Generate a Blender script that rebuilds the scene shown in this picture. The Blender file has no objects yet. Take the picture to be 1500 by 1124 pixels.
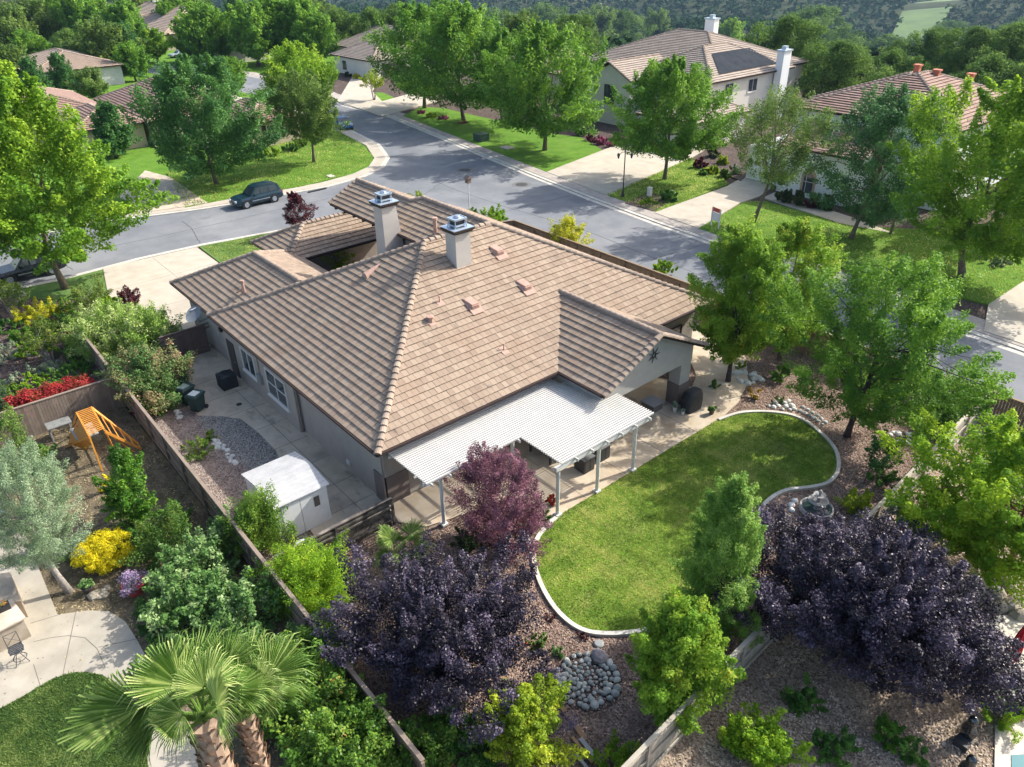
import bpy, math, random
import numpy as np
from mathutils import Vector, Matrix
R = math.radians
# ------------------------------------------------------------------ camera
FPX, PCX, PCY = 1108.4, 750., 562.
PITCH, HEAD, ROLL, CAMH = R(30.55), R(50.0), R(-1.046), 21.5
_fw = np.array([-math.sin(HEAD)*math.cos(PITCH), math.cos(HEAD)*math.cos(PITCH), -math.sin(PITCH)])
_rt = np.array([math.cos(HEAD), math.sin(HEAD), 0.])
_up = np.cross(_rt, _fw)
_c, _s = math.cos(ROLL), math.sin(ROLL)
_rt, _up = _rt*_c+_up*_s, _up*_c-_rt*_s
CAM = np.array([0., 0., CAMH])
sc = bpy.context.scene
cd = bpy.data.cameras.new('camera'); cam = bpy.data.objects.new('camera', cd); sc.collection.objects.link(cam)
cd.sensor_fit = 'HORIZONTAL'; cd.sensor_width = 36; cd.lens = 36*FPX/1500.; cd.clip_start = .5; cd.clip_end = 6000
cam.matrix_world = Matrix(((_rt[0], _up[0], -_fw[0], 0), (_rt[1], _up[1], -_fw[1], 0), (_rt[2], _up[2], -_fw[2], CAMH), (0, 0, 0, 1)))
sc.camera = cam
# ------------------------------------------------------------------ light
SUN_EL, SUN_AZ = R(37), R(14)      # azimuth measured from +y towards +x
w = bpy.data.worlds.new('World'); sc.world = w; w.use_nodes = True
nt = w.node_tree; nt.nodes.clear()
o_ = nt.nodes.new('ShaderNodeOutputWorld'); b_ = nt.nodes.new('ShaderNodeBackground'); s_ = nt.nodes.new('ShaderNodeTexSky')
s_.sky_type = 'NISHITA'; s_.sun_disc = False; s_.sun_elevation = SUN_EL; s_.sun_rotation = SUN_AZ
s_.air_density = 1.0; s_.dust_density = 3.0; s_.ozone_density = .3
b_.inputs[1].default_value = .15
nt.links.new(s_.outputs[0], b_.inputs[0]); nt.links.new(b_.outputs[0], o_.inputs[0])
sd = bpy.data.lights.new('sun', 'SUN'); sd.energy = 3.8; sd.angle = R(.53); sd.color = (1, .95, .86)
so = bpy.data.objects.new('sun', sd); sc.collection.objects.link(so)
sdir = Vector((math.sin(SUN_AZ)*math.cos(SUN_EL), math.cos(SUN_AZ)*math.cos(SUN_EL), math.sin(SUN_EL)))
so.rotation_euler = sdir.to_track_quat('Z', 'Y').to_euler(); so.location = (0, 0, 60)
vs = sc.view_settings; vs.view_transform = 'Standard'; vs.look = 'None'; vs.gamma = 1; vs.use_curve_mapping = False; vs.exposure = 1.0
try:
    sc.cycles.max_bounces = 6; sc.cycles.transparent_max_bounces = 6; sc.cycles.diffuse_bounces = 3; sc.cycles.glossy_bounces = 2
    sc.cycles.transmission_bounces = 3; sc.cycles.volume_bounces = 0
    sc.cycles.use_denoising = True
except Exception: pass
# ------------------------------------------------------------------ geometry helpers
def ray(x, y): return _fw*FPX+_rt*(x-PCX)-_up*(y-PCY)
def G(x, y, z=0.):
    """point of the horizontal plane z seen at photograph pixel x, y"""
    d = ray(x, y); t = (z-CAM[2])/d[2]; p = CAM+d*t; return np.array([p[0], p[1], z])
def onp(x, y, ax, val):
    d = ray(x, y); t = (val-CAM[ax])/d[ax]; return CAM+d*t
def Gp(pts, z=0.): return [tuple(G(px, py, z)[:2]) for px, py in pts]
def hgt(xb, yb, yt, z=0):
    b = G(xb, yb, z); lo, hi = 0, 40
    for _ in range(40):
        m = (lo+hi)/2; d = b+np.array([0, 0, m])-CAM
        if PCY-FPX*(d@_up)/(d@_fw) > yt: lo = m
        else: hi = m
    return lo
ORG = {}
def tag(o, label=None, cat=None, group=None, kind=None):
    if label: o['label'] = label
    if cat: o['category'] = cat
    if group: o['group'] = group
    if kind: o['kind'] = kind
    return o
def thing(name, label, cat, loc=(0, 0, 0), group=None):
    o = bpy.data.objects.new(name, None); sc.collection.objects.link(o)
    o.location = tuple(float(v) for v in loc); o.empty_display_size = .3
    ORG[o.name] = np.array(loc, float)
    return tag(o, label, cat, group)
def mk(name, V, F, mats, parent=None, var=None, smooth=False, midx=None):
    """link one mesh object; vertices are given in world space"""
    V = np.asarray(V, float).reshape(-1, 3)
    if parent is not None: org = ORG[parent.name]
    else: org = np.array([(V[:, 0].min()+V[:, 0].max())/2, (V[:, 1].min()+V[:, 1].max())/2, V[:, 2].min()])
    me = bpy.data.meshes.new(name)
    L = V-org
    if isinstance(F, np.ndarray):
        n, k = F.shape
        me.vertices.add(len(L)); me.vertices.foreach_set('co', L.astype(np.float32).ravel())
        me.loops.add(n*k); me.loops.foreach_set('vertex_index', F.astype(np.int32).ravel())
        me.polygons.add(n); me.polygons.foreach_set('loop_start', np.arange(0, n*k, k, dtype=np.int32))
        try: me.polygons.foreach_set('loop_total', np.full(n, k, dtype=np.int32))
        except Exception: pass
        me.update(calc_edges=True)
    else:
        me.from_pydata([tuple(v) for v in L], [], F); me.update()
    for m in (mats if isinstance(mats, (list, tuple)) else [mats]): me.materials.append(m)
    if midx is not None: me.polygons.foreach_set('material_index', np.asarray(midx, np.int32))
    if var is not None:
        a = me.attributes.new('v', 'FLOAT', 'FACE'); a.data.foreach_set('value', np.asarray(var, np.float32))
    if smooth: me.polygons.foreach_set('use_smooth', np.ones(len(me.polygons), dtype=bool))
    o = bpy.data.objects.new(name, me); sc.collection.objects.link(o)
    if parent is not None:
        o.parent = parent; ORG[o.name] = org.copy()
    else:
        o.location = tuple(org); ORG[o.name] = org.copy()
    return o
class MB:
    def __init__(s): s.V = []; s.F = []; s.m = []; s.v = []
    def add(s, V, F, m=0, v=.5):
        b = len(s.V); s.V += [tuple(map(float, p)) for p in V]
        for f in F: s.F.append(tuple(b+i for i in f)); s.m.append(m); s.v.append(v)
        return s
    def box(s, x0, y0, z0, x1, y1, z1, m=0, v=.5):
        return s.add([(x0, y0, z0), (x1, y0, z0), (x1, y1, z0), (x0, y1, z0), (x0, y0, z1), (x1, y0, z1), (x1, y1, z1), (x0, y1, z1)],
                     [(0, 3, 2, 1), (4, 5, 6, 7), (0, 1, 5, 4), (1, 2, 6, 5), (2, 3, 7, 6), (3, 0, 4, 7)], m, v)
    def beam(s, p, q, w, h, m=0, v=.5, up=(0, 0, 1)):
        """rectangular bar from p to q (centre line)"""
        p, q, up = np.array(p, float), np.array(q, float), np.array(up, float)
        d = q-p; d /= np.linalg.norm(d); a = np.cross(d, up)
        if np.linalg.norm(a) < 1e-4: a = np.cross(d, [0, 1, 0])
        a /= np.linalg.norm(a); b = np.cross(a, d)
        c = [p-a*w/2-b*h/2, p+a*w/2-b*h/2, p+a*w/2+b*h/2, p-a*w/2+b*h/2]; e = [x+(q-p) for x in c]
        return s.add(c+e, [(0, 1, 2, 3), (7, 6, 5, 4), (0, 4, 5, 1), (1, 5, 6, 2), (2, 6, 7, 3), (3, 7, 4, 0)], m, v)
    def prism(s, poly, z0, z1, m=0, v=.5):
        n = len(poly)
        a = sum(poly[i][0]*poly[(i+1) % n][1]-poly[(i+1) % n][0]*poly[i][1] for i in range(n))
        if a < 0: poly = poly[::-1]
        V = [(x, y, z0) for x, y in poly]+[(x, y, z1) for x, y in poly]
        return s.add(V, [tuple(range(n))[::-1], tuple(range(n, 2*n))]+[(i, (i+1) % n, n+(i+1) % n, n+i) for i in range(n)], m, v)
    def tube(s, pts, rad, n=8, m=0, v=.5, cap=True):
        pts = [np.array(p, float) for p in pts]
        if not hasattr(rad, '__len__'): rad = [rad]*len(pts)
        V = []
        ref = None
        for i, p in enumerate(pts):
            d = pts[min(i+1, len(pts)-1)]-pts[max(i-1, 0)]; d = d/(np.linalg.norm(d)+1e-9)
            if ref is None: ref = np.array([1., 0, 0]) if abs(d[0]) < .8 else np.array([0, 1., 0])
            a = np.cross(d, ref); a /= np.linalg.norm(a)+1e-9; b = np.cross(d, a)
            ref = np.cross(a, d)
            for k in range(n):
                t = 2*math.pi*k/n; V.append(p+(a*math.cos(t)+b*math.sin(t))*rad[i])
        F = [(i*n+k, i*n+(k+1) % n, (i+1)*n+(k+1) % n, (i+1)*n+k) for i in range(len(pts)-1) for k in range(n)]
        if cap: F += [tuple(range(n))[::-1], tuple(range((len(pts)-1)*n, len(pts)*n))]
        return s.add(V, F, m, v)
    def lathe(s, c, prof, n=16, m=0, v=.5):
        V = [(c[0]+r*math.cos(2*math.pi*k/n), c[1]+r*math.sin(2*math.pi*k/n), c[2]+z) for r, z in prof for k in range(n)]
        L = len(prof)
        F = [(i*n+k, i*n+(k+1) % n, (i+1)*n+(k+1) % n, (i+1)*n+k) for i in range(L-1) for k in range(n)]
        F += [tuple(range(n))[::-1], tuple(range((L-1)*n, L*n))]
        return s.add(V, F, m, v)
    def rock(s, c, r, rng, m=0, v=None, flat=.65):
        n1, n2 = 5, 8; V = []; ph = rng.uniform(0, 6.28, 4); e = rng.uniform(.75, 1.3)
        for i in range(n1+1):
            th = math.pi*i/n1
            for k in range(n2):
                a = 2*math.pi*k/n2; q = 1+.1*math.sin(2*a+ph[0])+.08*math.sin(3*a+ph[1]+th*2)
                x, y = r*math.sin(th)*math.cos(a)*q*e, r*math.sin(th)*math.sin(a)*q
                V.append((c[0]+x*math.cos(ph[2])-y*math.sin(ph[2]), c[1]+x*math.sin(ph[2])+y*math.cos(ph[2]), c[2]+r*flat*math.cos(th)))
        F = [(i*n2+k, (i+1)*n2+k, (i+1)*n2+(k+1) % n2, i*n2+(k+1) % n2) for i in range(n1) for k in range(n2)]
        return s.add(V, F, m, float(rng.uniform(0, 1)) if v is None else v)
    def build(s, name, mats, parent=None, smooth=False):
        return mk(name, s.V, s.F, mats, parent, var=s.v, midx=s.m, smooth=smooth)
def copy_tree(o, loc, parent=None, scale=None, rz=None):
    c = o.copy(); sc.collection.objects.link(c); c.parent = parent
    if parent is None:
        c.location = tuple(float(v) for v in loc)
        if scale is not None: c.scale = scale
        if rz is not None: c.rotation_euler = (0, 0, rz)
    for ch in o.children: copy_tree(ch, None, c)
    return c
# ------------------------------------------------------------------ materials
def rgb(c): return (c[0], c[1], c[2], 1)
_mc = {}
def M(name, c1, c2=None, scale=3., rough=.8, bump=0., bs=20., attr=False, metal=0., spec=.3, kind='noise', detail=6, c3=None, s3=.4, a3=.5, lo=.35, hi=.65, c4=None, s4=1., a4=.5, t4=.62, st4=None):
    """surface whose own colour wanders between c1 and c2 (noise or per-piece value) with stains c3"""
    if name in _mc: return _mc[name]
    m = bpy.data.materials.new(name); m.use_nodes = True; nt = m.node_tree; N = nt.nodes; K = nt.links
    p = N['Principled BSDF']; p.inputs['Roughness'].default_value = rough; p.inputs['Metallic'].default_value = metal
    p.inputs['Specular IOR Level'].default_value = spec
    tc = N.new('ShaderNodeTexCoord')
    geo = N.new('ShaderNodeNewGeometry')
    col = None
    def tex(sc_, kd='noise', det=6):
        if kd == 'vor': t = N.new('ShaderNodeTexVoronoi'); t.inputs['Scale'].default_value = sc_; K.new(geo.outputs['Position'], t.inputs['Vector']); return t, t.outputs['Color']
        t = N.new('ShaderNodeTexNoise'); t.inputs['Scale'].default_value = sc_; t.inputs['Detail'].default_value = det; t.inputs['Roughness'].default_value = .62
        K.new(geo.outputs['Position'], t.inputs['Vector']); return t, t.outputs['Fac']
    def mix(a, b, f):
        x = N.new('ShaderNodeMix'); x.data_type = 'RGBA'
        for i, v in ((6, a), (7, b)):
            if isinstance(v, tuple): x.inputs[i].default_value = rgb(v)
            else: K.new(v, x.inputs[i])
        if isinstance(f, float): x.inputs[0].default_value = f
        else: K.new(f, x.inputs[0])
        return x.outputs[2]
    def rng_(o, a, b):
        r = N.new('ShaderNodeMapRange'); r.inputs[1].default_value = a; r.inputs[2].default_value = b; K.new(o, r.inputs[0]); return r.outputs[0]
    if c2 is None: col = c1
    else:
        if attr:
            at = N.new('ShaderNodeAttribute'); at.attribute_name = 'v'; f = at.outputs['Fac']
            if kind == 'both':
                t, f2 = tex(scale, 'noise', detail)
                ad = N.new('ShaderNodeMath'); ad.operation = 'MULTIPLY_ADD'; K.new(f, ad.inputs[0]); ad.inputs[1].default_value = .6
                mm = N.new('ShaderNodeMath'); mm.operation = 'MULTIPLY_ADD'; K.new(rng_(f2, .3, .7), mm.inputs[0]); mm.inputs[1].default_value = .5; mm.inputs[2].default_value = -.05
                K.new(mm.outputs[0], ad.inputs[2]); f = ad.outputs[0]
        else:
            t, f = tex(scale, kind, detail)
            if kind == 'vor':
                sp = N.new('ShaderNodeSeparateColor'); K.new(f, sp.inputs[0]); f = sp.outputs[0]
            else: f = rng_(f, lo, hi)
        col = mix(c1, c2, f)
    if c3 is not None:
        t, f = tex(s3, 'noise', 5); f = rng_(f, .5, .72)
        mu = N.new('ShaderNodeMath'); mu.operation = 'MULTIPLY'; K.new(f, mu.inputs[0]); mu.inputs[1].default_value = a3
        col = mix(col, c3, mu.outputs[0])
    if c4 is not None:
        t = N.new('ShaderNodeTexNoise'); t.inputs['Scale'].default_value = s4; t.inputs['Detail'].default_value = 7; t.inputs['Roughness'].default_value = .7
        mp = N.new('ShaderNodeMapping'); mp.inputs['Scale'].default_value = st4 or (1, 1, 1); mp.inputs['Location'].default_value = (7.3, 2.1, .4); K.new(geo.outputs['Position'], mp.inputs['Vector']); K.new(mp.outputs[0], t.inputs['Vector'])
        f = rng_(t.outputs['Fac'], t4, t4+.1); mu = N.new('ShaderNodeMath'); mu.operation = 'MULTIPLY'; K.new(f, mu.inputs[0]); mu.inputs[1].default_value = a4; col = mix(col, c4, mu.outputs[0])
    if isinstance(col, tuple): p.inputs['Base Color'].default_value = rgb(col)
    else: K.new(col, p.inputs['Base Color'])
    if bump > 0:
        t, f = tex(bs, 'noise' if kind != 'vor' else 'vor', 8)
        if kind == 'vor': f = t.outputs['Distance']
        bm = N.new('ShaderNodeBump'); bm.inputs['Strength'].default_value = min(1, bump); bm.inputs['Distance'].default_value = .05*bump
        K.new(f, bm.inputs['Height']); K.new(bm.outputs[0], p.inputs['Normal'])
    _mc[name] = m
    return m
def FM(name, dark, mid, light, trans=.35, rough=.5, tipc=None, spec=.35):
    """leaf material: each leaf takes its own tone from attribute v; part of the light passes through"""
    if name in _mc: return _mc[name]
    m = bpy.data.materials.new(name); m.use_nodes = True; nt = m.node_tree; N = nt.nodes; K = nt.links
    p = N['Principled BSDF']; p.inputs['Roughness'].default_value = rough+.1; p.inputs['Specular IOR Level'].default_value = spec*.6
    at = N.new('ShaderNodeAttribute'); at.attribute_name = 'v'
    cr = N.new('ShaderNodeValToRGB'); e = cr.color_ramp.elements
    e[0].position = 0; e[0].color = rgb(dark); e[1].position = .5; e[1].color = rgb(mid)
    x = cr.color_ramp.elements.new(.93); x.color = rgb(light)
    if tipc: y = cr.color_ramp.elements.new(1.); y.color = rgb(tipc)
    K.new(at.outputs['Fac'], cr.inputs[0]); K.new(cr.outputs[0], p.inputs['Base Color'])
    tr = N.new('ShaderNodeBsdfTranslucent')
    mx = N.new('ShaderNodeMix'); mx.data_type = 'RGBA'; mx.inputs[0].default_value = .35; K.new(cr.outputs[0], mx.inputs[6]); mx.inputs[7].default_value = rgb(light)
    K.new(mx.outputs[2], tr.inputs[0])
    ms = N.new('ShaderNodeMixShader'); ms.inputs[0].default_value = trans
    K.new(p.outputs[0], ms.inputs[1]); K.new(tr.outputs[0], ms.inputs[2]); K.new(ms.outputs[0], N['Material Output'].inputs[0])
    _mc[name] = m; return m
# ------------------------------------------------------------------ foliage
def leaves(rng, C, cr, per, leaf, squash=.8, elong=1.7, upb=.5, base=None, vj=.3, out=None):
    """leaf quads gathered round clump centres C"""
    n = len(C)*per
    idx = np.repeat(np.arange(len(C)), per)
    d = rng.normal(size=(n, 3)); d /= np.linalg.norm(d, axis=1)[:, None]
    rr = rng.uniform(0.15, 1, n)**.5
    if out is None: P = C[idx]+d*(cr[idx]*rr)[:, None]*np.array([1, 1, squash])
    else:
        o = out+rng.normal(size=out.shape)*.35; o /= np.linalg.norm(o, axis=1)[:, None]; o = o[idx]; q = rng.uniform(-1, 1, n)
        P = C[idx]+d*(cr[idx]*rr*.72*(1-.6*np.maximum(q, 0)))[:, None]*np.array([1, 1, squash])+o*(cr[idx]*q*1.15)[:, None]
    nn = d*.55+rng.normal(size=(n, 3))*.45+np.array([0, 0, upb]); nn /= np.linalg.norm(nn, axis=1)[:, None]
    t = rng.normal(size=(n, 3)); t -= (t*nn).sum(1)[:, None]*nn; t /= np.linalg.norm(t, axis=1)[:, None]
    b = np.cross(nn, t)
    s = leaf*rng.uniform(.65, 1.3, n)[:, None]
    V = np.empty((n, 4, 3)); V[:, 0] = P-t*s*.5; V[:, 1] = P+b*s*.5/elong*1.1-t*s*.05; V[:, 2] = P+t*s*.5-nn*s*.12; V[:, 3] = P-b*s*.5/elong*1.1-t*s*.05
    cv = rng.uniform(0, 1, len(C)) if base is None else base
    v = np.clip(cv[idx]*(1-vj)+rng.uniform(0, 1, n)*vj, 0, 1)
    return V.reshape(-1, 3), np.arange(n*4).reshape(n, 4), v
def prof(z, shape):
    t = (z+1)/2
    if shape == 'egg': return 1.12*np.minimum(1, t*4+.15)**.6*np.maximum(0, 1-t)**.62
    if shape == 'vase': return np.maximum(0, 1-t**4)**.5*(.35+.75*t)
    if shape == 'column': return .95*np.minimum(1, t*5+.3)*np.maximum(0, 1-t**3)**.6
    return np.sqrt(np.maximum(0, 1-z*z))
def crown_pts(rng, n, rx, ry, rz, shape='round', lobes=.25, inner=.35):
    z = rng.uniform(-1, 1, n*3); pr = prof(z, shape)
    keep = rng.uniform(0, 1, n*3) < pr+.12
    z = z[keep][:n]; pr = pr[keep][:n]; k = len(z)
    az = rng.uniform(0, 2*math.pi, k); ph = rng.uniform(0, 6.28, 4)
    lob = 1+lobes*np.sin(3*az+ph[0]+z*2)+lobes*.6*np.sin(5*az+ph[1]-z*3)+lobes*.4*np.sin(2*az+ph[2]+4*z)
    r = pr*lob*(inner+(1-inner)*rng.uniform(0, 1, k)**.5)
    return np.stack([r*np.cos(az)*rx, r*np.sin(az)*ry, z*rz], 1)
def trunk_mesh(base, top, r0, r1, limbs, rng, bend=.2, n=8, mb=None):
    mb = mb or MB(); base = np.array(base, float); top = np.array(top, float)
    k = 5; pts = []
    off = rng.normal(size=2)*bend
    for i in range(k+1):
        t = i/k; p = base*(1-t)+top*t; p[:2] += off*math.sin(math.pi*t); pts.append(p)
    rad = [r0*1.35]+[r0*(1-i/k)+r1*i/k for i in range(1, k+1)]
    pts[0] = pts[0]-np.array([0, 0, .15])
    mb.tube(pts, rad, n)
    for L in limbs:
        t = rng.uniform(.45, 1); i = min(k-1, int(t*k)); s = pts[i]*(1-(t*k-i))+pts[i+1]*(t*k-i)
        e = np.array(L, float); m1 = s*.5+e*.5+np.array([0, 0, .12*np.linalg.norm(e-s)])
        m1[:2] += rng.normal(size=2)*.08*np.linalg.norm(e-s)
        rr = (r0*(1-t)+r1*t)*.6
        mb.tube([s, m1, e], [rr, rr*.55, rr*.2], 6)
    return mb
SPEC = {}
def tree(name, label, cat, base, top, r, mat, bark, shape='round', bottom=None, n=60, per=160, leaf=.2, cl=None, lobes=.25, tr=.16, group=None, seed=0, lean=(0, 0), ry=None, tip=.0, squash=.8, elong=1.7, limbs=9, stems=1, inner=.35, cc=None, z0=0., zgrad=.0, peaks=0, upb=.5, vj=.3, spray=True):
    rng = np.random.default_rng(seed+17)
    bx, by = base; bottom = top*.28 if bottom is None else bottom
    cx_, cy_ = (bx+lean[0], by+lean[1]) if cc is None else cc
    rz = (top-bottom)/2; cz = z0+bottom+rz; ry = r if ry is None else ry
    cl = r*.24 if cl is None else cl
    sh = cl*.75; r = max(r*.5, r-sh); ry = max(ry*.5, ry-sh); top_ = top-sh*.9; rz = (top_-bottom)/2; cz = z0+bottom+rz
    root = thing(name, label, cat, (bx, by, z0), group)
    P = crown_pts(rng, n, r, ry, rz, shape, lobes, inner)
    if peaks:
        Q = []
        for k in range(peaks):
            a = rng.uniform(0, 6.28); q = rng.uniform(0, .6)
            x, y = q*r*math.cos(a), q*ry*math.sin(a)
            zz = rz*math.sqrt(max(0, 1-q*q))*rng.uniform(.75, .95)
            for j in range(4): Q.append((x+rng.normal()*.07*r, y+rng.normal()*.07*r, zz+j*.2*r/2.5))
        P = np.vstack([P, np.array(Q)])
    C = P+np.array([cx_, cy_, cz])
    crd = cl*rng.uniform(.7, 1.3, len(C))
    if peaks: crd[-4*peaks:] *= np.tile([.9, .75, .6, .4], peaks)
    zn = (P[:, 2]/rz+1)/2
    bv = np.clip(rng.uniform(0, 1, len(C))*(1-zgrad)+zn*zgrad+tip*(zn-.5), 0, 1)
    out = P/np.array([r, ry, rz])*.8+np.array([0, 0, .75]); out /= np.linalg.norm(out, axis=1)[:, None]+1e-6
    V, F, v = leaves(rng, C, crd, int(per*1.3), leaf*.84, squash=squash, elong=elong, base=bv, upb=upb, vj=vj, out=out if spray else None)
    mk('crown', V, F, mat, root, var=v)
    mb = MB()
    if stems == 1:
        sel = C[rng.permutation(len(C))[:limbs]] if limbs else []
        trunk_mesh((bx, by, z0), (cx_, cy_, cz), tr, tr*.35, sel, rng, bend=.03*top, mb=mb)
    else:
        for s in range(stems):
            a = 6.28*s/stems+rng.uniform(-.4, .4)
            sel = C[rng.permutation(len(C))[:max(2, limbs//stems)]]
            trunk_mesh((bx+.1*math.cos(a), by+.1*math.sin(a), z0), (cx_+r*.45*math.cos(a), cy_+ry*.45*math.sin(a), cz), tr*.6, tr*.2, sel, rng, bend=.03*top, n=6, mb=mb)
    mb.build('trunk', bark, root, smooth=True)
    return root
def shrub(name, label, base, r, h, mat, n=26, per=110, leaf=.12, ry=None, group=None, seed=0, shape='round', cl=None, cat='shrub', lobes=.2, elong=1.7, z0=0., squash=.85, bark=None, vj=.3, upb=.5, low=.0, tip=0., spray=True):
    """bushy plant down to the ground: foliage and short stems"""
    rng = np.random.default_rng(seed+91)
    ry = r if ry is None else ry
    root = thing(name, label, cat, (base[0], base[1], z0), group)
    P = crown_pts(rng, n, r*.85, ry*.85, h*.48, shape, lobes, .12)
    P[:, 2] = np.maximum(P[:, 2], -h*.42)
    C = P+np.array([base[0], base[1], z0+h*.5+low])
    cl = min(r, h*.6)*.36 if cl is None else cl
    ou = P/np.array([r, ry, h*.5])*.8+np.array([0, 0, .6]); ou /= np.linalg.norm(ou, axis=1)[:, None]+1e-6
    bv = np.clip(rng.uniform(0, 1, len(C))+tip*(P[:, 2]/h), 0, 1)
    V, F, v = leaves(rng, C, cl*rng.uniform(.6, 1.3, len(C)), int(per*1.25), leaf*.85, squash=squash, elong=elong, vj=max(vj, .42), upb=upb, base=bv, out=ou if spray else None)
    V[:, 2] = np.maximum(V[:, 2], z0+.01)
    mk('foliage', V, F, mat, root, var=v)
    mb = MB()
    for k in range(6):
        q = C[rng.integers(len(C))]
        mb.tube([(base[0]+rng.normal()*.08, base[1]+rng.normal()*.08, z0-.05), (base[0]*.6+q[0]*.4, base[1]*.6+q[1]*.4, z0+h*.35), tuple(q)], [.03, .022, .01], 5)
    mb.build('stem', bark or BARK, root)
    return root
HAZE = .00008
# ------------------------------------------------------------------ material library
ASPH = M('asphalt', (.145, .155, .17), (.19, .20, .215), scale=.35, rough=.9, bump=.25, bs=60, c3=(.26, .265, .27), s3=.16, a3=.7, c4=(.07, .075, .08), s4=.5, a4=.6, t4=.62, st4=(1, .35, 1))
CONC = M('concrete_tan', (.40, .355, .29), (.47, .425, .355), scale=.9, rough=.85, bump=.1, bs=40, c3=(.33, .29, .23), s3=.5, a3=.5, c4=(.20, .17, .14), s4=1.2, a4=.5, t4=.63)  # tan concrete in its own colour, with darker stains
CONCG = M('concrete_grey', (.45, .375, .28), (.57, .485, .37), scale=.8, rough=.85, bump=.1, bs=40, c3=(.22, .20, .17), s3=.6, a3=.6, c4=(.17, .15, .12), s4=.9, a4=.6, t4=.55, st4=(.5, 1.6, 1))
CONCP = M('concrete_patio', (.42, .345, .25), (.53, .45, .345), scale=1.3, rough=.85, bump=.1, bs=30, c3=(.34, .24, .14), s3=.9, a3=.65, c4=(.22, .16, .11), s4=1.8, a4=.6, t4=.6)
KERB = M('kerb_concrete', (.45, .42, .37), (.56, .53, .47), scale=2., rough=.85, c3=(.25, .22, .19), s3=1.4, a3=.5)
SWALK = M('sidewalk_concrete', (.33, .29, .26), (.42, .38, .34), scale=1.2, rough=.88, c3=(.22, .19, .17), s3=.7, a3=.5)
LAWN = M('lawn_turf', (.10, .20, .025), (.19, .30, .04), scale=1.1, rough=.95, bump=1.2, bs=25, c3=(.36, .36, .12), s3=.6, a3=.85, spec=.1)
LAWN2 = M('lawn_turf_far', (.085, .19, .02), (.13, .25, .03), scale=.7, rough=.95, bump=1.5, bs=14, c3=(.14, .22, .045), s3=.25, a3=.5, spec=.1)
LAWN3 = M('lawn_turf_cool', (.09, .17, .045), (.14, .23, .06), scale=.9, rough=.95, bump=1.2, bs=30, c3=(.13, .18, .06), s3=.6, a3=.4, spec=.1)
MULCH = M('bark_mulch', (.09, .063, .048), (.33, .25, .20), scale=17, rough=.95, bump=.9, bs=17, kind='vor', c3=(.09, .06, .05), s3=.6, a3=.5, spec=.1)
MULCHD = M('dark_bark_mulch', (.035, .026, .024), (.15, .115, .10), scale=14, rough=.95, bump=.9, bs=14, kind='vor', c3=(.2, .15, .12), s3=.7, a3=.35, spec=.1)
PEB = M('tan_pebble', (.135, .105, .075), (.42, .33, .25), scale=15, rough=.95, bump=.8, bs=15, kind='vor', c3=(.15, .11, .09), s3=.5, a3=.4, spec=.15)
SOIL = M('dry_soil', (.075, .06, .042), (.19, .155, .105), scale=2.2, rough=.95, bump=.7, bs=14, c3=(.11, .10, .045), s3=1.0, a3=.6, spec=.1)
GRAV = M('grey_gravel', (.042, .04, .038), (.42, .40, .36), scale=24, rough=.8, bump=.9, bs=19, kind='vor', spec=.2)
TERR = M('hillside_soil', (.022, .035, .015), (.045, .055, .022), scale=.05, rough=.95, c3=(.10, .11, .05), s3=.012, a3=.6, spec=.05)
TILE = M('roof_tile', (.245, .185, .14), (.375, .295, .225), scale=.5, rough=.85, attr=True, kind='both', bump=.12, bs=35, c3=(.22, .14, .095), s3=.5, a3=.5, spec=.1, c4=(.12, .10, .085), s4=1.3, a4=.6, t4=.6)
TILE2 = M('roof_tile_neighbour', (.29, .24, .20), (.40, .335, .28), scale=.4, rough=.85, attr=True, kind='both', spec=.2)
TILE3 = M('roof_tile_terracotta', (.23, .145, .115), (.36, .245, .20), scale=.4, rough=.85, attr=True, kind='both', spec=.2)
TILE4 = M('roof_tile_pink', (.38, .29, .225), (.46, .36, .285), scale=.3, rough=.85, attr=True, kind='both', spec=.2)
CAPM = M('ridge_tile', (.24, .185, .145), (.36, .285, .225), c4=(.13, .11, .10), s4=2.5, a4=.6, t4=.55, scale=2., rough=.85, attr=True, kind='both', spec=.2)
FASC = M('dark_brown_trim', (.04, .026, .023), rough=.7)
STUC = M('taupe_stucco', (.33, .295, .265), (.37, .335, .30), scale=1.2, rough=.92, bump=.25, bs=50, c4=(.24, .21, .185), s4=1.0, a4=.5, t4=.56, st4=(1, 1, .3))
STUCD = M('brown_stucco', (.15, .12, .11), (.18, .15, .135), scale=1.5, rough=.92, bump=.25, bs=50)
STUCW = M('white_stucco', (.74, .75, .74), (.80, .80, .78), scale=.8, rough=.9, bump=.2, bs=30)
STUCC = M('cream_stucco', (.58, .55, .48), (.64, .61, .54), scale=.8, rough=.9, bump=.2, bs=30)
STUCT = M('tan_stucco', (.46, .38, .27), (.50, .42, .31), scale=.8, rough=.9, bump=.2, bs=30)
STUCG = M('grey_stucco', (.42, .42, .42), (.47, .47, .46), scale=.8, rough=.9)
CHIM = M('chimney_stucco', (.44, .41, .38), (.49, .46, .42), scale=1.2, rough=.92, bump=.2, bs=50)
WHITE = M('white_paint', (.68, .665, .64), (.61, .60, .575), scale=3, rough=.5)
WTRIM = M('white_window_trim', (.66, .64, .60), rough=.5)
GLASS = M('window_glass', (.03, .04, .05), (.06, .075, .09), scale=.6, rough=.06, spec=.8)
WOODF = M('fence_wood', (.15, .115, .09), (.27, .215, .17), scale=2, rough=.9, attr=True, kind='both', bump=.2, bs=30, c3=(.10, .08, .07), s3=1.4, a3=.4)
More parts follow.
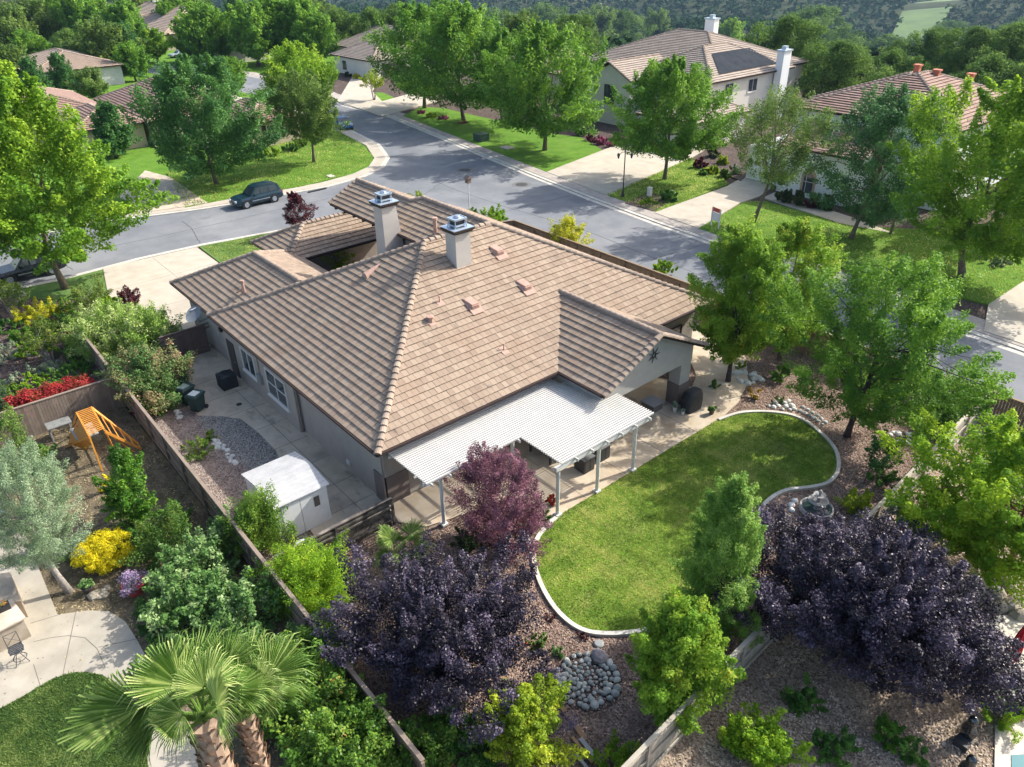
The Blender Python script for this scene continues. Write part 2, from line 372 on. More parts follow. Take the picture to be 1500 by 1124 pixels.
WOODL = M('fence_wood_pale', (.30, .27, .22), (.44, .40, .33), scale=2, rough=.9, attr=True, kind='both', bump=.2, bs=30, c3=(.20, .18, .15), s3=1.1, a3=.4)
WOODB = M('fence_wood_brown', (.17, .12, .075), (.27, .20, .13), scale=2, rough=.9, attr=True, kind='both', bump=.2, bs=30)
WOODG = M('gate_wood', (.115, .085, .075), (.16, .12, .105), scale=2, rough=.85, attr=True, kind='both')
WOODK = M('dark_stained_fence', (.04, .035, .033), (.24, .21, .18), scale=2.2, rough=.9, c3=(.03, .03, .03), s3=1.6, a3=.7)
ORANGE = M('orange_stained_wood', (.55, .22, .03), (.68, .32, .06), scale=4, rough=.55)
GREYW = M('weathered_grey_wood', (.26, .27, .26), (.36, .37, .35), scale=4, rough=.85)
METAL = M('galvanised_metal', (.55, .60, .66), (.40, .45, .52), scale=6, rough=.3, metal=.9)
CAPMET = M('chimney_cap_metal', (.50, .58, .68), rough=.35, metal=.6)
DARKM = M('dark_metal', (.03, .032, .035), rough=.45, spec=.5)
BLACK = M('black_plastic', (.018, .02, .024), rough=.4, spec=.5)
BINM = M('dark_green_plastic', (.022, .05, .048), rough=.4, spec=.4)
BINL = M('pale_lid', (.52, .55, .54), rough=.4)
TERRA = M('terracotta_vent', (.38, .235, .185), (.45, .30, .245), scale=5, rough=.8)
ROCK = M('river_rock', (.17, .20, .20), (.52, .54, .50), attr=True, rough=.75, kind='both', scale=8)
ROCKW = M('pale_rock', (.40, .40, .38), (.72, .72, .68), attr=True, rough=.75, kind='both', scale=8)
ROCKT = M('tan_rock', (.22, .19, .14), (.42, .37, .29), attr=True, rough=.85, kind='both', scale=4)
BARK = M('tree_bark', (.10, .075, .06), (.20, .16, .13), scale=9, rough=.95, bump=.5, bs=25)
BARKG = M('grey_bark', (.20, .18, .16), (.34, .31, .28), scale=9, rough=.95, bump=.5, bs=25)
BARKD = M('dark_bark', (.045, .035, .04), (.10, .08, .08), scale=9, rough=.95)
PALMB = M('palm_bark', (.20, .13, .09), (.50, .37, .27), scale=6, attr=True, kind='both', rough=.95)
TRAVERT = M('travertine', (.50, .42, .33), (.62, .55, .46), scale=2.5, rough=.7, c3=(.45, .30, .2), s3=2, a3=.4)
SOLAR = M('black_solar_mat', (.03, .036, .045), (.045, .05, .06), scale=1, rough=.95, spec=.02)
# foliage: dark, mid, light
F_MAPLE = FM('leaf_maple', (.05, .145, .02), (.12, .27, .03), (.26, .44, .045), trans=.38)
F_DARK = FM('leaf_dark_maple', (.03, .105, .028), (.065, .18, .045), (.14, .30, .065), trans=.4)
F_BRIGHT = FM('leaf_bright_maple', (.07, .18, .016), (.16, .33, .025), (.36, .52, .04), trans=.42)
F_YEL = FM('leaf_yellow_green', (.13, .22, .018), (.27, .38, .022), (.46, .52, .04), trans=.4)
F_LIQ = FM('leaf_sweetgum', (.08, .19, .02), (.18, .35, .03), (.34, .47, .05), trans=.5, tipc=(.50, .22, .05))
F_PEAR = FM('leaf_pear', (.08, .20, .03), (.19, .36, .06), (.38, .54, .13), trans=.5, rough=.35)
F_OAK = FM('leaf_oak', (.035, .085, .02), (.085, .17, .035), (.19, .30, .06), trans=.42, spec=.15, rough=.7)
F_ELM = FM('leaf_elm', (.055, .12, .025), (.12, .21, .04), (.24, .34, .07), trans=.4)
F_BLUE = FM('leaf_bluish', (.03, .095, .035), (.065, .17, .055), (.13, .28, .085), trans=.4)
F_PURP = FM('leaf_purple_plum', (.011, .009, .016), (.033, .026, .045), (.125, .10, .155), trans=.12, rough=.35, spec=.5)
F_PINK = FM('leaf_pink_purple', (.04, .018, .028), (.15, .062, .095), (.44, .21, .28), trans=.4, rough=.4)
F_RED = FM('leaf_dark_red', (.04, .012, .016), (.09, .022, .03), (.17, .04, .05), trans=.3)
F_OLIVE = FM('leaf_olive', (.13, .20, .10), (.23, .33, .18), (.40, .50, .32), trans=.3)
F_CITRUS = FM('leaf_citrus', (.03, .10, .012), (.075, .20, .02), (.19, .36, .035), trans=.35, rough=.35)
F_LIME = FM('leaf_lime_shrub', (.08, .19, .014), (.20, .38, .02), (.42, .56, .035), trans=.42)
F_SHRUB = FM('leaf_green_shrub', (.03, .10, .018), (.075, .19, .03), (.17, .32, .05), trans=.3, rough=.4)
F_LAUREL = FM('leaf_laurel', (.05, .12, .015), (.13, .25, .03), (.28, .40, .05), trans=.4, rough=.35)
F_RHODO = FM('leaf_pale_broadleaf', (.06, .15, .035), (.14, .28, .07), (.40, .52, .24), trans=.35, rough=.35)
F_PHOT = FM('leaf_photinia', (.03, .09, .015), (.10, .22, .025), (.30, .42, .07), trans=.35, rough=.3, tipc=(.45, .05, .035))
F_PHRED = FM('leaf_red_photinia', (.09, .10, .02), (.36, .03, .035), (.55, .05, .055), trans=.3, rough=.35)
F_GOLD = FM('leaf_gold', (.28, .30, .01), (.68, .58, .01), (.92, .78, .03), trans=.3)
F_YSH = FM('leaf_yellow_shrub', (.20, .26, .015), (.44, .46, .02), (.68, .64, .05), trans=.4)
F_SILV = FM('leaf_silver', (.14, .19, .12), (.24, .30, .19), (.36, .42, .28), trans=.2)
F_WFLW = FM('leaf_white_oleander', (.08, .18, .025), (.22, .36, .05), (.58, .64, .28), trans=.3, tipc=(.9, .9, .8))
F_PFLW = FM('leaf_pink_oleander', (.05, .13, .035), (.12, .24, .06), (.50, .30, .20), trans=.3, tipc=(.75, .25, .28))
F_CONIF = FM('leaf_conifer', (.035, .075, .035), (.065, .12, .05), (.11, .18, .075), trans=.15)
F_HEDGE = FM('leaf_dark_hedge', (.02, .04, .015), (.045, .075, .022), (.10, .11, .04), trans=.2)
F_PALM = FM('leaf_fan_palm', (.045, .11, .02), (.15, .27, .05), (.52, .60, .22), trans=.35, rough=.4)
F_SPIKE = FM('leaf_strappy', (.04, .11, .025), (.09, .20, .05), (.18, .30, .09), trans=.25, rough=.4)
F_FLR = FM('flower_red', (.04, .12, .03), (.12, .2, .05), (.3, .3, .08), trans=.3, tipc=(.75, .04, .06))
F_FLRP = FM('flower_violet', (.07, .12, .05), (.30, .20, .36), (.62, .50, .70), trans=.3, tipc=(.65, .08, .60))
F_FLPK = FM('flower_pink', (.05, .1, .03), (.35, .10, .18), (.65, .15, .32), trans=.3, tipc=(.8, .12, .4))
F_FOR = FM('leaf_forest', (.012, .034, .014), (.022, .055, .022), (.038, .08, .028), trans=.1, rough=.8, spec=.02)
F_GRASS = FM('grass_blade', (.07, .16, .022), (.22, .35, .04), (.60, .60, .20), trans=.45, rough=.6)
# ------------------------------------------------------------------ the ground
def plateau(u, v): 
    return np.maximum(118, 126-(v-30)*1.15)
def terr(x, y):
    u = -math.sin(HEAD)*x+math.cos(HEAD)*y; v = math.cos(HEAD)*x+math.sin(HEAD)*y
    e = u-plateau(u, v)
    t = np.clip(e/230., 0, 1); z = -58*(t*t*(3-2*t))
    z = z+np.where(e > 60, np.clip((e-60)/200, 0, 1)*(9*np.sin(u*.011+v*.007)+7*np.sin(v*.017-u*.004+1)), 0)
    far = np.clip((u-1500)/1800, 0, 1); z = z+far*far*90
    return z
xs = np.concatenate([np.arange(-14, 14)*3., ])
def grid_uv():
    us = np.concatenate([np.linspace(-60, 100, 12), np.linspace(108, 520, 70), np.linspace(535, 1500, 50), np.linspace(1560, 4200, 24)])
    return us
us = grid_uv(); nv = 90
V = []
for u in us:
    half = max(120, u*1.25)
    for v in np.linspace(-half, half, nv): V.append((-math.sin(HEAD)*u+math.cos(HEAD)*v, math.cos(HEAD)*u+math.sin(HEAD)*v))
V = np.array(V); Z = terr(V[:, 0], V[:, 1]); VV = np.column_stack([V, Z])
F = np.array([(i*nv+j, i*nv+j+1, (i+1)*nv+j+1, (i+1)*nv+j) for i in range(len(us)-1) for j in range(nv-1)])
g = mk('ground', VV, F, TERR, smooth=True); tag(g, kind='structure')
def catmull(pts, per=8, closed=True):
    P = [np.array(p, float) for p in pts]; n = len(P); out = []
    for i in range(n if closed else n-1):
        a, b, c, d = (P[(i-1) % n], P[i], P[(i+1) % n], P[(i+2) % n]) if closed else (P[max(i-1, 0)], P[i], P[i+1], P[min(i+2, n-1)])
        for k in range(per):
            t = k/per; out.append(tuple(.5*((2*b)+(c-a)*t+(2*a-5*b+4*c-d)*t*t+(3*b-a-3*c+d)*t**3)))
    if not closed: out.append(tuple(P[-1]))
    return out
def slab(name, poly, z0, z1, mat, kind='structure', label=None, cat=None):
    mb = MB(); mb.prism(poly, z0, z1); o = mb.build(name, mat); tag(o, label, cat, None, kind); return o
def inpoly(P, poly):
    x, y = P[:, 0], P[:, 1]; r = np.zeros(len(P), bool); n = len(poly)
    for i in range(n):
        x1, y1 = poly[i]; x2, y2 = poly[(i+1) % n]
        if y1 == y2: continue
        r ^= ((y1 > y) != (y2 > y)) & (x < (x2-x1)*(y-y1)/(y2-y1)+x1)
    return r
def band(name, pts, wd, z0, z1, mat, closed=False, side=0.):
    """raised strip along a line"""
    P = np.array(pts, float); n = len(P); A = []; B = []
    for i in range(n):
        if closed: d = P[(i+1) % n]-P[i-1]
        else: d = P[min(i+1, n-1)]-P[max(i-1, 0)]
        d = d/(np.linalg.norm(d)+1e-9); nn = np.array([-d[1], d[0]])
        A.append(P[i]+nn*wd*(.5+side)); B.append(P[i]-nn*wd*(.5-side))
    V = []
    for i in range(n): V += [(A[i][0], A[i][1], z0), (A[i][0], A[i][1], z1), (B[i][0], B[i][1], z1), (B[i][0], B[i][1], z0)]
    F = []
    for i in range(n if closed else n-1):
        j = (i+1) % n
        for k in range(3): F.append((i*4+k, j*4+k, j*4+k+1, i*4+k+1))
    o = mk(name, V, F, mat); tag(o, kind='structure'); return o
# --- roads
kA = Gp([(215, 100), (300, 101), (370, 112), (440, 126), (505, 155)])+[(-94.6, 58.6), (-81.1, 56.4), (-70, 54.5), (-58.8, 52.7), (-49, 51.3), (-39.7, 50.3), (-32.9, 49.8), (-22, 48.9), (-12.9, 48.2), (0, 47.3), (30, 45), (80, 41)]
kB_far = [(-75.5, -60), (-75, 0), (-73.7, 15.3), (-71.6, 22), (-70.9, 25.6), (-69.9, 34.9), (-70.6, 39.6), (-72.3, 43), (-75.6, 45.9), (-82, 48.6)]+Gp([(512, 190), (470, 168), (430, 158), (370, 150), (305, 126), (212, 120)])
kB_near = [(-66.5, -60), (-64, -10), (-62.6, 4.4), (-62.1, 8.3), (-62.5, 14), (-62.2, 18.9), (-61.3, 24), (-60, 30), (-57.6, 34.5), (-54, 37.4), (-49, 38.9), (-44, 39.5), (-26, 39.3), (-9, 39.6), (10, 39), (80, 35)]
slab('road', kA+kB_near[::-1]+kB_far, -.05, .03, ASPH)
band('kerb', kA, .45, 0, .10, KERB, side=.5); band('kerb', kB_far, .45, 0, .10, KERB, side=.5); band('kerb', kB_near, .45, 0, .10, KERB, side=-.5)
band('gutter_strip', kA, .5, .0, .036, KERB, side=-.5)
band('pavement', [(x-.0, y+.45) for x, y in kA], 2.0, 0, .13, SWALK, side=.5)
def offs(pts, d):
    P = np.array(pts); out = []
    for i in range(len(P)):
        t = P[min(i+1, len(P)-1)]-P[max(i-1, 0)]; t = t/np.linalg.norm(t); out.append((P[i][0]-t[1]*d, P[i][1]+t[0]*d))
    return out
band('pavement', offs(kB_far[:16], .45), 1.3, 0, .13, CONC, side=.5)
# --- lots across the streets
H5drive = Gp([(801, 254), (890, 289), (1013, 233), (1045, 213), (930, 205), (883, 222)])
H6drive = Gp([(958, 314), (1023, 337), (1083, 300), (1112, 290), (1150, 262), (1100, 255), (1065, 275)])
H4drive = Gp([(494, 150), (560, 172), (640, 150), (600, 139), (560, 150), (545, 135), (560, 115), (520, 108)])
slab('lot_ground', kA[4:]+[(80, 130), (-60, 118), (-120, 118), (-150, 85), (-140, 66)], -.04, .05, MULCHD)
slab('far_lot_ground', kA[:5]+[(-140, 66), (-150, 100), (-215, 95), (-225, 50)], -.04, .045, LAWN2)
slab('corner_lot_ground', [(-76.5, -60), (-76, 0), (-74.3, 15.3), (-71.5, 25.6), (-70.5, 35), (-73, 43), (-76.5, 46.4), (-97, 52), (-110, 54), (-165, 48), (-180, 20), (-140, -60)], -.04, .05, LAWN2)
slab('driveway', H5drive, 0, .16, CONC); slab('driveway', H6drive, 0, .16, CONC); slab('driveway', H4drive, 0, .16, CONC)
slab('driveway', Gp([(1447, 449), (1500, 414), (1560, 380), (1600, 480), (1500, 508), (1440, 488)]), 0, .16, CONC)
lawnC = Gp([(590, 171), (801, 254), (883, 222), (850, 203), (810, 198), (760, 185), (700, 172), (650, 160), (617, 158)])
lawn5 = Gp([(888, 288), (962, 313), (1067, 272), (1045, 248), (1013, 233)])
lawn6 = Gp([(1023, 337), (1060, 350), (1447, 449), (1500, 414), (1700, 330), (1500, 345), (1250, 334), (1120, 297), (1090, 298)])
lawn4 = Gp([(513, 148), (542, 157), (577, 144), (560, 137), (545, 137)])
lawn1 = [(-72.9, 21.6), (-72.7, 26), (-71.7, 33), (-72.2, 38.5), (-74.3, 42.3), (-77.5, 44.8), (-84, 47.0)]+Gp([(470, 180), (430, 186), (408, 214), (360, 222), (320, 232), (245, 255)])
slab('lawn', lawnC, 0, .15, LAWN2); slab('lawn', lawn5, 0, .15, LAWN2); slab('lawn', lawn6, 0, .15, LAWN2); slab('lawn', lawn4, 0, .15, LAWN2); slab('lawn', [(3, 50.5), (80, 45), (80, 95), (-12, 95), (-14, 66), (-2, 60)], 0, .14, LAWN2); slab('lawn', lawn1, 0, .16, LAWN2)
slab('lawn', Gp([(160, 322), (198, 314), (176, 292), (140, 300)]), 0, .16, LAWN2)
slab('driveway', Gp([(198, 316), (305, 300), (250, 262), (213, 252), (176, 290)]), 0, .17, CONCG)
slab('path', Gp([(1118, 292), (1230, 330), (1310, 345), (1250, 322), (1135, 284)]), 0, .17, CONC)
mbk = [slab('planting_bed', Gp([(915, 300), (958, 312), (990, 293), (950, 284)]), 0, .18, MULCHD), slab('planting_bed', Gp([(1013, 235), (1045, 250), (1085, 268), (1100, 255), (1060, 225)]), 0, .18, MULCHD)]
# --- our lot
slab('yard_ground', [(-61.5, 3), (-61.9, 8.3), (-61.9, 18.9), (-60.8, 24), (-59.5, 30), (-57.0, 34.2), (-53.6, 37), (-49, 38.4), (-40, 38.9), (-9.2, 38.8), (-7.62, 6.4), (-40, 6.4)], -.03, .02, MULCH)
slab('side_bed', [(-61, -40), (-61.5, 3), (-40.3, 6.3), (-40.3, -40)], -.03, .024, MULCHD)
slab('lawn', Gp([(0, 430), (88, 412), (157, 392), (178, 428), (150, 440), (60, 440)])[0:]+[], 0, .08, LAWN3)
slab('lawn', [(-61.7, 18.6), (-61.0, 23.6), (-59.8, 29), (-57.3, 33.6), (-54, 36.5), (-51.5, 36), (-50.5, 26), (-50.6, 21), (-46.5, 20.8), (-46.5, 18.2)], 0, .10, LAWN3)
fd = Gp([(157, 393), (303, 363), (380, 408), (400, 480), (262, 486)])
slab('driveway', [(-62.0, 11.3), (-61.6, 18.4), (-46.3, 18.2), (-46.3, 12.5), (-43.2, 12.5), (-43.2, 10.6), (-44.5, 9.5), (-49, 8.9), (-56, 10.0)], 0, .12, CONC)
sy = Gp([(268, 527), (313, 511)])+[(-40.6, 12.6), (-23.4, 12.6), (-23.0, 11.9), (-22.45, 11.7), (-22.3, 9.0)]+Gp([(440, 760), (405, 662), (380, 636), (353, 615), (325, 611), (290, 610), (262, 570)])
SIDEP = list(sy)
slab('side_path', sy, 0, .06, CONCG)
slab('gravel_patch', catmull(Gp([(290, 612), (325, 611), (353, 616), (405, 662), (400, 690), (372, 688), (350, 678), (322, 658), (300, 632)]), 5), 0, .05, GRAV)
patio = [(-23.6, 12.4), (-22.2, 12.2), (-21.2, 12.9), (-20.6, 15.2), (-20.4, 17.0), (-18.0, 17.1), (-18.0, 29.3), (-18.3, 31.0), (-19.2, 33.2), (-20.7, 35.2), (-22.6, 37.2), (-25.6, 37.2), (-25.6, 33.4), (-23.6, 33.4), (-22.9, 32.8), (-21.5, 31.6), (-20.9, 30.4), (-23.6, 29.6)]
PATIO = list(patio)
slab('patio', patio, 0, .08, CONCP)
slab('planting_bed', [(-23.5, 29.9), (-21.2, 30.6), (-21.8, 31.3), (-23.5, 32.6)], 0, .05, MULCHD)
# joints in the concrete: shallow dark grooves are separate thin strips
def joints(name, segs, z, w=.022):
    mb = MB()
    for (a, b) in segs: mb.beam((a[0], a[1], z), (b[0], b[1], z), w, .004)
    o = mb.build(name, M('joint_dark', (.16, .14, .12), rough=.95)); tag(o, kind='structure')  # plain dark colour for the slab joints
joints('patio_joint', [((-23.4, y), (-18.02, y)) for y in (19.3, 21.9, 24.5, 27.1)]+[((-20.7, 17.2), (-20.7, 29))], .082)
joints('side_path_joint', [((x, 8.7 if x < -34 else 10.2), (x, 12.4)) for x in (-39.6, -37.4, -35.2, -33, -30.8, -28.6, -26.4, -24.6)]+[((-40.3, 11.5), (-22.7, 11.4))], .062)
joints('driveway_joint', [((-61.6, 14.9), (-46.5, 14.9)), ((-57, 10.3), (-57, 18.3)), ((-51.7, 9.4), (-51.7, 18.3))], .122)
joints('pavement_joint', [((x, y+.5), (x+.35, y+2.4)) for x, y in [(kA[7][0]+i*2.0, kA[7][1]-.1-i*.215) for i in range(30)]], .132)
lawn_px = [(1085, 606), (1130, 605), (1170, 613), (1203, 636), (1225, 662), (1229, 690), (1216, 709), (1190, 717), (1152, 722), (1126, 737), (1110, 760), (1103, 790), (1088, 822), (1062, 858), (1010, 897), (975, 917), (925, 931), (862, 930), (822, 906), (795, 868), (781, 828), (783, 797), (797, 775)]
lp = [(-18.0, 17.3)]+[(-18.0, 28.6)]+Gp(lawn_px)
lawn_line = catmull([(-18.0, 28.8)]+Gp(lawn_px)+[(-18.0, 17.4)], 6, closed=False)
LAWNP = lawn_line
slab('lawn', LAWNP, 0, .065, LAWN)
band('lawn_kerb', lawn_line, .17, 0, .14, M('kerb_pale', (.50, .47, .42), (.60, .57, .52), scale=3, rough=.85, c3=(.3, .27, .23), s3=1.5, a3=.5), side=-.3)
# --- plots below and left of the frame
slab('side_bark', [(-47, 6.5), (-23.4, 6.5), (-23.2, 8.8), (-30, 9.6), (-36, 9.6), (-43, 9.6)], 0, .045, M('greyish_bark', (.11, .09, .08), (.38, .33, .29), scale=17, rough=.95, bump=.9, bs=17, kind='vor', spec=.1))
slab('back_yard_ground', [(-40.2, 6.3), (-12.5, 6.3), (2, 6.3), (2, -14), (-60, -40), (-40.2, -20)], -.03, .02, SOIL)
slab('lower_yard_ground', [(-10.5, 38.7), (-9, 6.4), (2, 6.4), (14, 20), (16, 38.7)], -.03, .012, PEB)
pth = Gp([(0, 770), (37, 782), (60, 840), (85, 902), (130, 896), (160, 897), (184, 912), (200, 937), (240, 1010), (285, 1090), (300, 1180), (225, 1180), (216, 1110), (203, 1048), (185, 1012), (150, 990), (112, 986), (75, 997), (37, 1020), (0, 1040), (-120, 1120), (-200, 900), (-60, 760)])
slab('garden_path', pth, 0, .06, M('concrete_path', (.32, .29, .235), (.41, .375, .31), scale=.9, rough=.85, c3=(.30, .28, .24), s3=.6, a3=.4))
pj = Gp([(50, 942), (75, 936), (100, 933), (125, 936), (143, 952), (155, 980)])
joints('path_joint', [(pj[i], pj[i+1]) for i in range(5)]+[tuple(Gp([(112, 897), (93, 990)])), tuple(Gp([(200, 938), (145, 950)])), tuple(Gp([(50, 975), (60, 1007)])), tuple(Gp([(85, 903), (45, 915)]))], .062)
lawn_l = catmull(Gp([(216, 1110), (203, 1050), (185, 1014), (150, 992), (112, 988), (75, 999), (37, 1022), (0, 1042)]), 4, closed=False)
slab('lawn', lawn_l+Gp([(-120, 1120), (-100, 1300), (225, 1300)]), 0, .09, LAWN3)
slab('pool_deck', Gp([(1457, 1064), (1520, 1058), (1700, 1060), (1700, 1300), (1452, 1300)]), 0, .08, M('pool_deck_stone', (.55, .48, .40), (.62, .55, .47), scale=1.2, rough=.8))
slab('pool_water', Gp([(1480, 1109), (1560, 1104), (1600, 1250), (1482, 1250)]), 0, .10, M('pool_turquoise', (.02, .17, .20), rough=.05, spec=.8))
slab('terrace', Gp([(1430, 925), (1460, 905), (1560, 890), (1700, 900), (1700, 1055), (1500, 1052), (1440, 1010)]), 0, .07, M('terrace_stone', (.50, .45, .36), (.60, .55, .46), scale=1.2, rough=.8))
# ------------------------------------------------------------------ tile roofs
def clip(poly, a, b, c):
    out = []; n = len(poly)
    for i in range(n):
        p, q = poly[i], poly[(i+1) % n]; dp = a*p[0]+b*p[1]-c; dq = a*q[0]+b*q[1]-c
        if dp >= 0: out.append(p)
        if dp*dq < 0: t = dp/(dp-dq); out.append((p[0]+(q[0]-p[0])*t, p[1]+(q[1]-p[1])*t))
    return out
def tile_plane(mb, poly, expo=.36, tw=.29, lift=.056, rng=None, under=True, gap=.012, tm=0):
    P = [np.array(p, float) for p in poly]; p0 = P[0]; U = P[1]-P[0]; U /= np.linalg.norm(U)
    n = None
    for i in range(2, len(P)):
        c = np.cross(P[1]-P[0], P[i]-P[0])
        if np.linalg.norm(c) > 1e-3: n = c/np.linalg.norm(c); break
    if n[2] < 0: n = -n
    W = np.cross(n, U)
    if W[2] < 0: W = -W
    q = [(float((p-p0)@U), float((p-p0)@W)) for p in P]
    ar = sum(q[i][0]*q[(i+1) % len(q)][1]-q[(i+1) % len(q)][0]*q[i][1] for i in range(len(q)))
    if ar < 0: q = q[::-1]
    edges = []
    for i in range(len(q)):
        a, b = q[i], q[(i+1) % len(q)]; dx, dy = b[0]-a[0], b[1]-a[1]; L = math.hypot(dx, dy)
        if L > 1e-6: edges.append((-dy/L, dx/L, (-dy*a[0]+dx*a[1])/L))
    v0 = min(t[1] for t in q); v1 = max(t[1] for t in q); u0 = min(t[0] for t in q); u1 = max(t[0] for t in q)
    rows = int(math.ceil((v1-v0)/expo)); rng = rng or np.random.default_rng(3)
    for r in range(rows):
        a, b = v0+r*expo, v0+(r+1)*expo+.02
        st = u0-(r % 2)*tw*.5-tw*.2
        for k in range(int((u1-st)/tw)+1):
            x0, x1 = st+k*tw+gap/2, st+(k+1)*tw-gap/2
            c = [(x0, a), (x1, a), (x1, b), (x0, b)]
            cx, cy = (x0+x1)/2, (a+b)/2
            dmin = min(e[0]*cx+e[1]*cy-e[2] for e in edges)
            if dmin < -.4: continue
            if dmin < .45:
                for e in edges:
                    c = clip(c, *e)
                    if len(c) < 3: break
                if len(c) < 3: continue
            j = rng.uniform(-.006, .006)
            top = [p0+U*x+W*y+n*(lift*(1-(y-a)/expo)+.012+j) for x, y in c]
            low = [i for i in range(len(c)) if abs(c[i][1]-a) < 1e-6]
            V = list(top); m_ = len(top); F = [tuple(range(m_))]
            if len(low) >= 2:
                i, jn = low[0], low[-1]
                V += [top[i]-n*.016, top[jn]-n*.016, top[i]-n*.016+W*.10, top[jn]-n*.016+W*.10]; F += [(i, m_, m_+1, jn), (m_, m_+2, m_+3, m_+1)]
            mb.add(V, F, tm, float(rng.uniform(0, 1)))
    if under:
        m_ = len(P); V = [p-n*.005 for p in P]+[p-np.array([0, 0, .16]) for p in P]
        mb.add(V, [tuple(range(m_)), tuple(range(m_, 2*m_))[::-1]]+[(i, (i+1) % m_, m_+(i+1) % m_, m_+i) for i in range(m_)], 1, .5)
def caps(mb, p, q, r=.155, seg=.40, rng=None, m=0):
    """barrel cap tiles from the low end p to the high end q, each overlapping the next"""
    rng = rng or np.random.default_rng(5)
    p, q = np.array(p, float), np.array(q, float); L = np.linalg.norm(q-p); d = (q-p)/L; k = max(1, int(round(L/seg))); s = L/k
    a = np.cross(d, [0, 0, 1.]); a /= np.linalg.norm(a); b = np.cross(a, d)
    for i in range(k):
        o = p+d*s*i; vv = float(rng.uniform(0, 1)); V = []
        for e, (t, rr, h) in enumerate(((-.04, r*1.12, .045), (s+.02, r*.92, .0))):
            for j in range(7):
                th = math.pi*j/6
                V.append(o+d*t+a*math.cos(th)*rr+b*(math.sin(th)*rr*.85+h-.03))
        F = [(j, j+1, 7+j+1, 7+j) for j in range(6)]+[tuple(range(7))]
        mb.add(V, F, m, vv)
def roof_obj(name, planes, ridges, parent, mat=None, capm=None, expo=.36, tw=.29, seed=1, label=None, lift=.048):
    rng = np.random.default_rng(seed); mb = MB()
    for pl in planes: tile_plane(mb, pl, expo, tw, rng=rng, lift=lift)
    o = mb.build(name, [mat or TILE, FASC], parent)
    if label: o['label'] = label
    mc = MB()
    for a, b in ridges: caps(mc, a, b, rng=rng, seg=expo)
    mc.build('ridge_cap', capm or CAPM, o)
    return o
def gutter(segs, parent, r=.07):
    mb = MB()
    for a, b in segs: mb.beam(a, b, .12, .11)
    return mb.build('gutter', FASC, parent)
def window_on(parent, ax, val, a0, a1, z0, z1, sgn, frame=None, cols=2, rows=1, glass=None, sill=True, fw=.07, name='window'):
    """window in a wall lying in plane ax=val; sgn: outward side. frame is the part, pane and sill its pieces"""
    frame = frame or WTRIM
    def bx(mb, u0, u1, w0, w1, d0, d1):
        if ax == 1: mb.box(u0, min(val+sgn*d0, val+sgn*d1), w0, u1, max(val+sgn*d0, val+sgn*d1), w1)
        else: mb.box(min(val+sgn*d0, val+sgn*d1), u0, w0, max(val+sgn*d0, val+sgn*d1), u1, w1)
    f = MB()
    bx(f, a0, a1, z0, z0+fw, .003, .06); bx(f, a0, a1, z1-fw, z1, .003, .06)
    bx(f, a0, a0+fw, z0+fw, z1-fw, .003, .06); bx(f, a1-fw, a1, z0+fw, z1-fw, .003, .06)
    for c in range(1, cols): u = a0+(a1-a0)*c/cols; bx(f, u-fw*.35, u+fw*.35, z0+fw, z1-fw, .004, .05)
    for c in range(1, rows): u = z0+(z1-z0)*c/rows; bx(f, a0+fw, a1-fw, u-fw*.3, u+fw*.3, .004, .045)
    fo = f.build(name, frame, parent)
    g = MB(); bx(g, a0+fw, a1-fw, z0+fw, z1-fw, .002, .02); g.build('pane', glass or GLASS, fo)
    if sill: s = MB(); bx(s, a0-.06, a1+.06, z0-.10, z0-.002, .002, .11); s.build('sill', frame, fo)
    return fo
# ------------------------------------------------------------------ main house
H = thing('house', 'taupe single-storey house with brown tile hip roof in the middle of the plot', 'house', (-31.7, 23, 0))
ZE = 3.46; Rz = 7.92
A, B_, C_, D_ = (-40.6, 11.9, ZE), (-22.78, 11.9, ZE), (-22.78, 34.1, ZE), (-40.6, 34.1, ZE)
Pk, Qk = (-31.69, 20.8, Rz), (-31.69, 25.2, Rz)
roof_obj('roof', [(A, B_, Pk), (B_, C_, Qk, Pk), ((-45.9, 34.1, ZE), (-22.78, 34.1, ZE), Qk, (-38.07, 25.2, Rz))[::1], ((-40.6, 11.9, ZE), (-40.6, 34.1, ZE), Qk, Pk)],
         [(A, Pk), (B_, Pk), (Pk, Qk), (C_, Qk)], H, seed=2)
# wing with the higher ridge
W1, W2 = (-38.77, 24.73, 7.71), (-38.07, 25.2, 7.93)
roof_obj('wing_roof', [((-45.1, 22.5, 6.6), (-38.77, 22.5, 6.6), W1, (-45.1, 24.73, 7.71)), ((-38.77, 22.5, 6.6), (-34.1, 22.5, 6.6), (-31.6, 25.2, 7.93), W2, W1),
                       ((-38.77, 33.2, ZE), (-45.1, 33.2, ZE), (-45.1, 24.73, 7.71), W1)],
         [((-45.1, 24.73, 7.71), W1), (W1, W2), (W2, Qk), ((-45.1, 22.5, 6.6), (-45.1, 24.73, 7.71)), ((-45.1, 33.2, ZE), (-45.1, 24.73, 7.71))], H, seed=3)
roof_obj('garage_roof', [((-46.8, 12, ZE), (-40.7, 12, ZE), (-36.7, 16, 5.46), (-42.8, 16, 5.46)), ((-40.6, 20, ZE), (-46.8, 20, ZE), (-42.8, 16, 5.46), (-36.6, 16, 5.46)), ((-46.8, 20, ZE), (-46.8, 12, ZE), (-42.8, 16, 5.46))],
         [((-46.8, 12, ZE), (-42.8, 16, 5.46)), ((-46.8, 20, ZE), (-42.8, 16, 5.46)), ((-42.8, 16, 5.46), (-36.9, 16, 5.46))], H, seed=4)
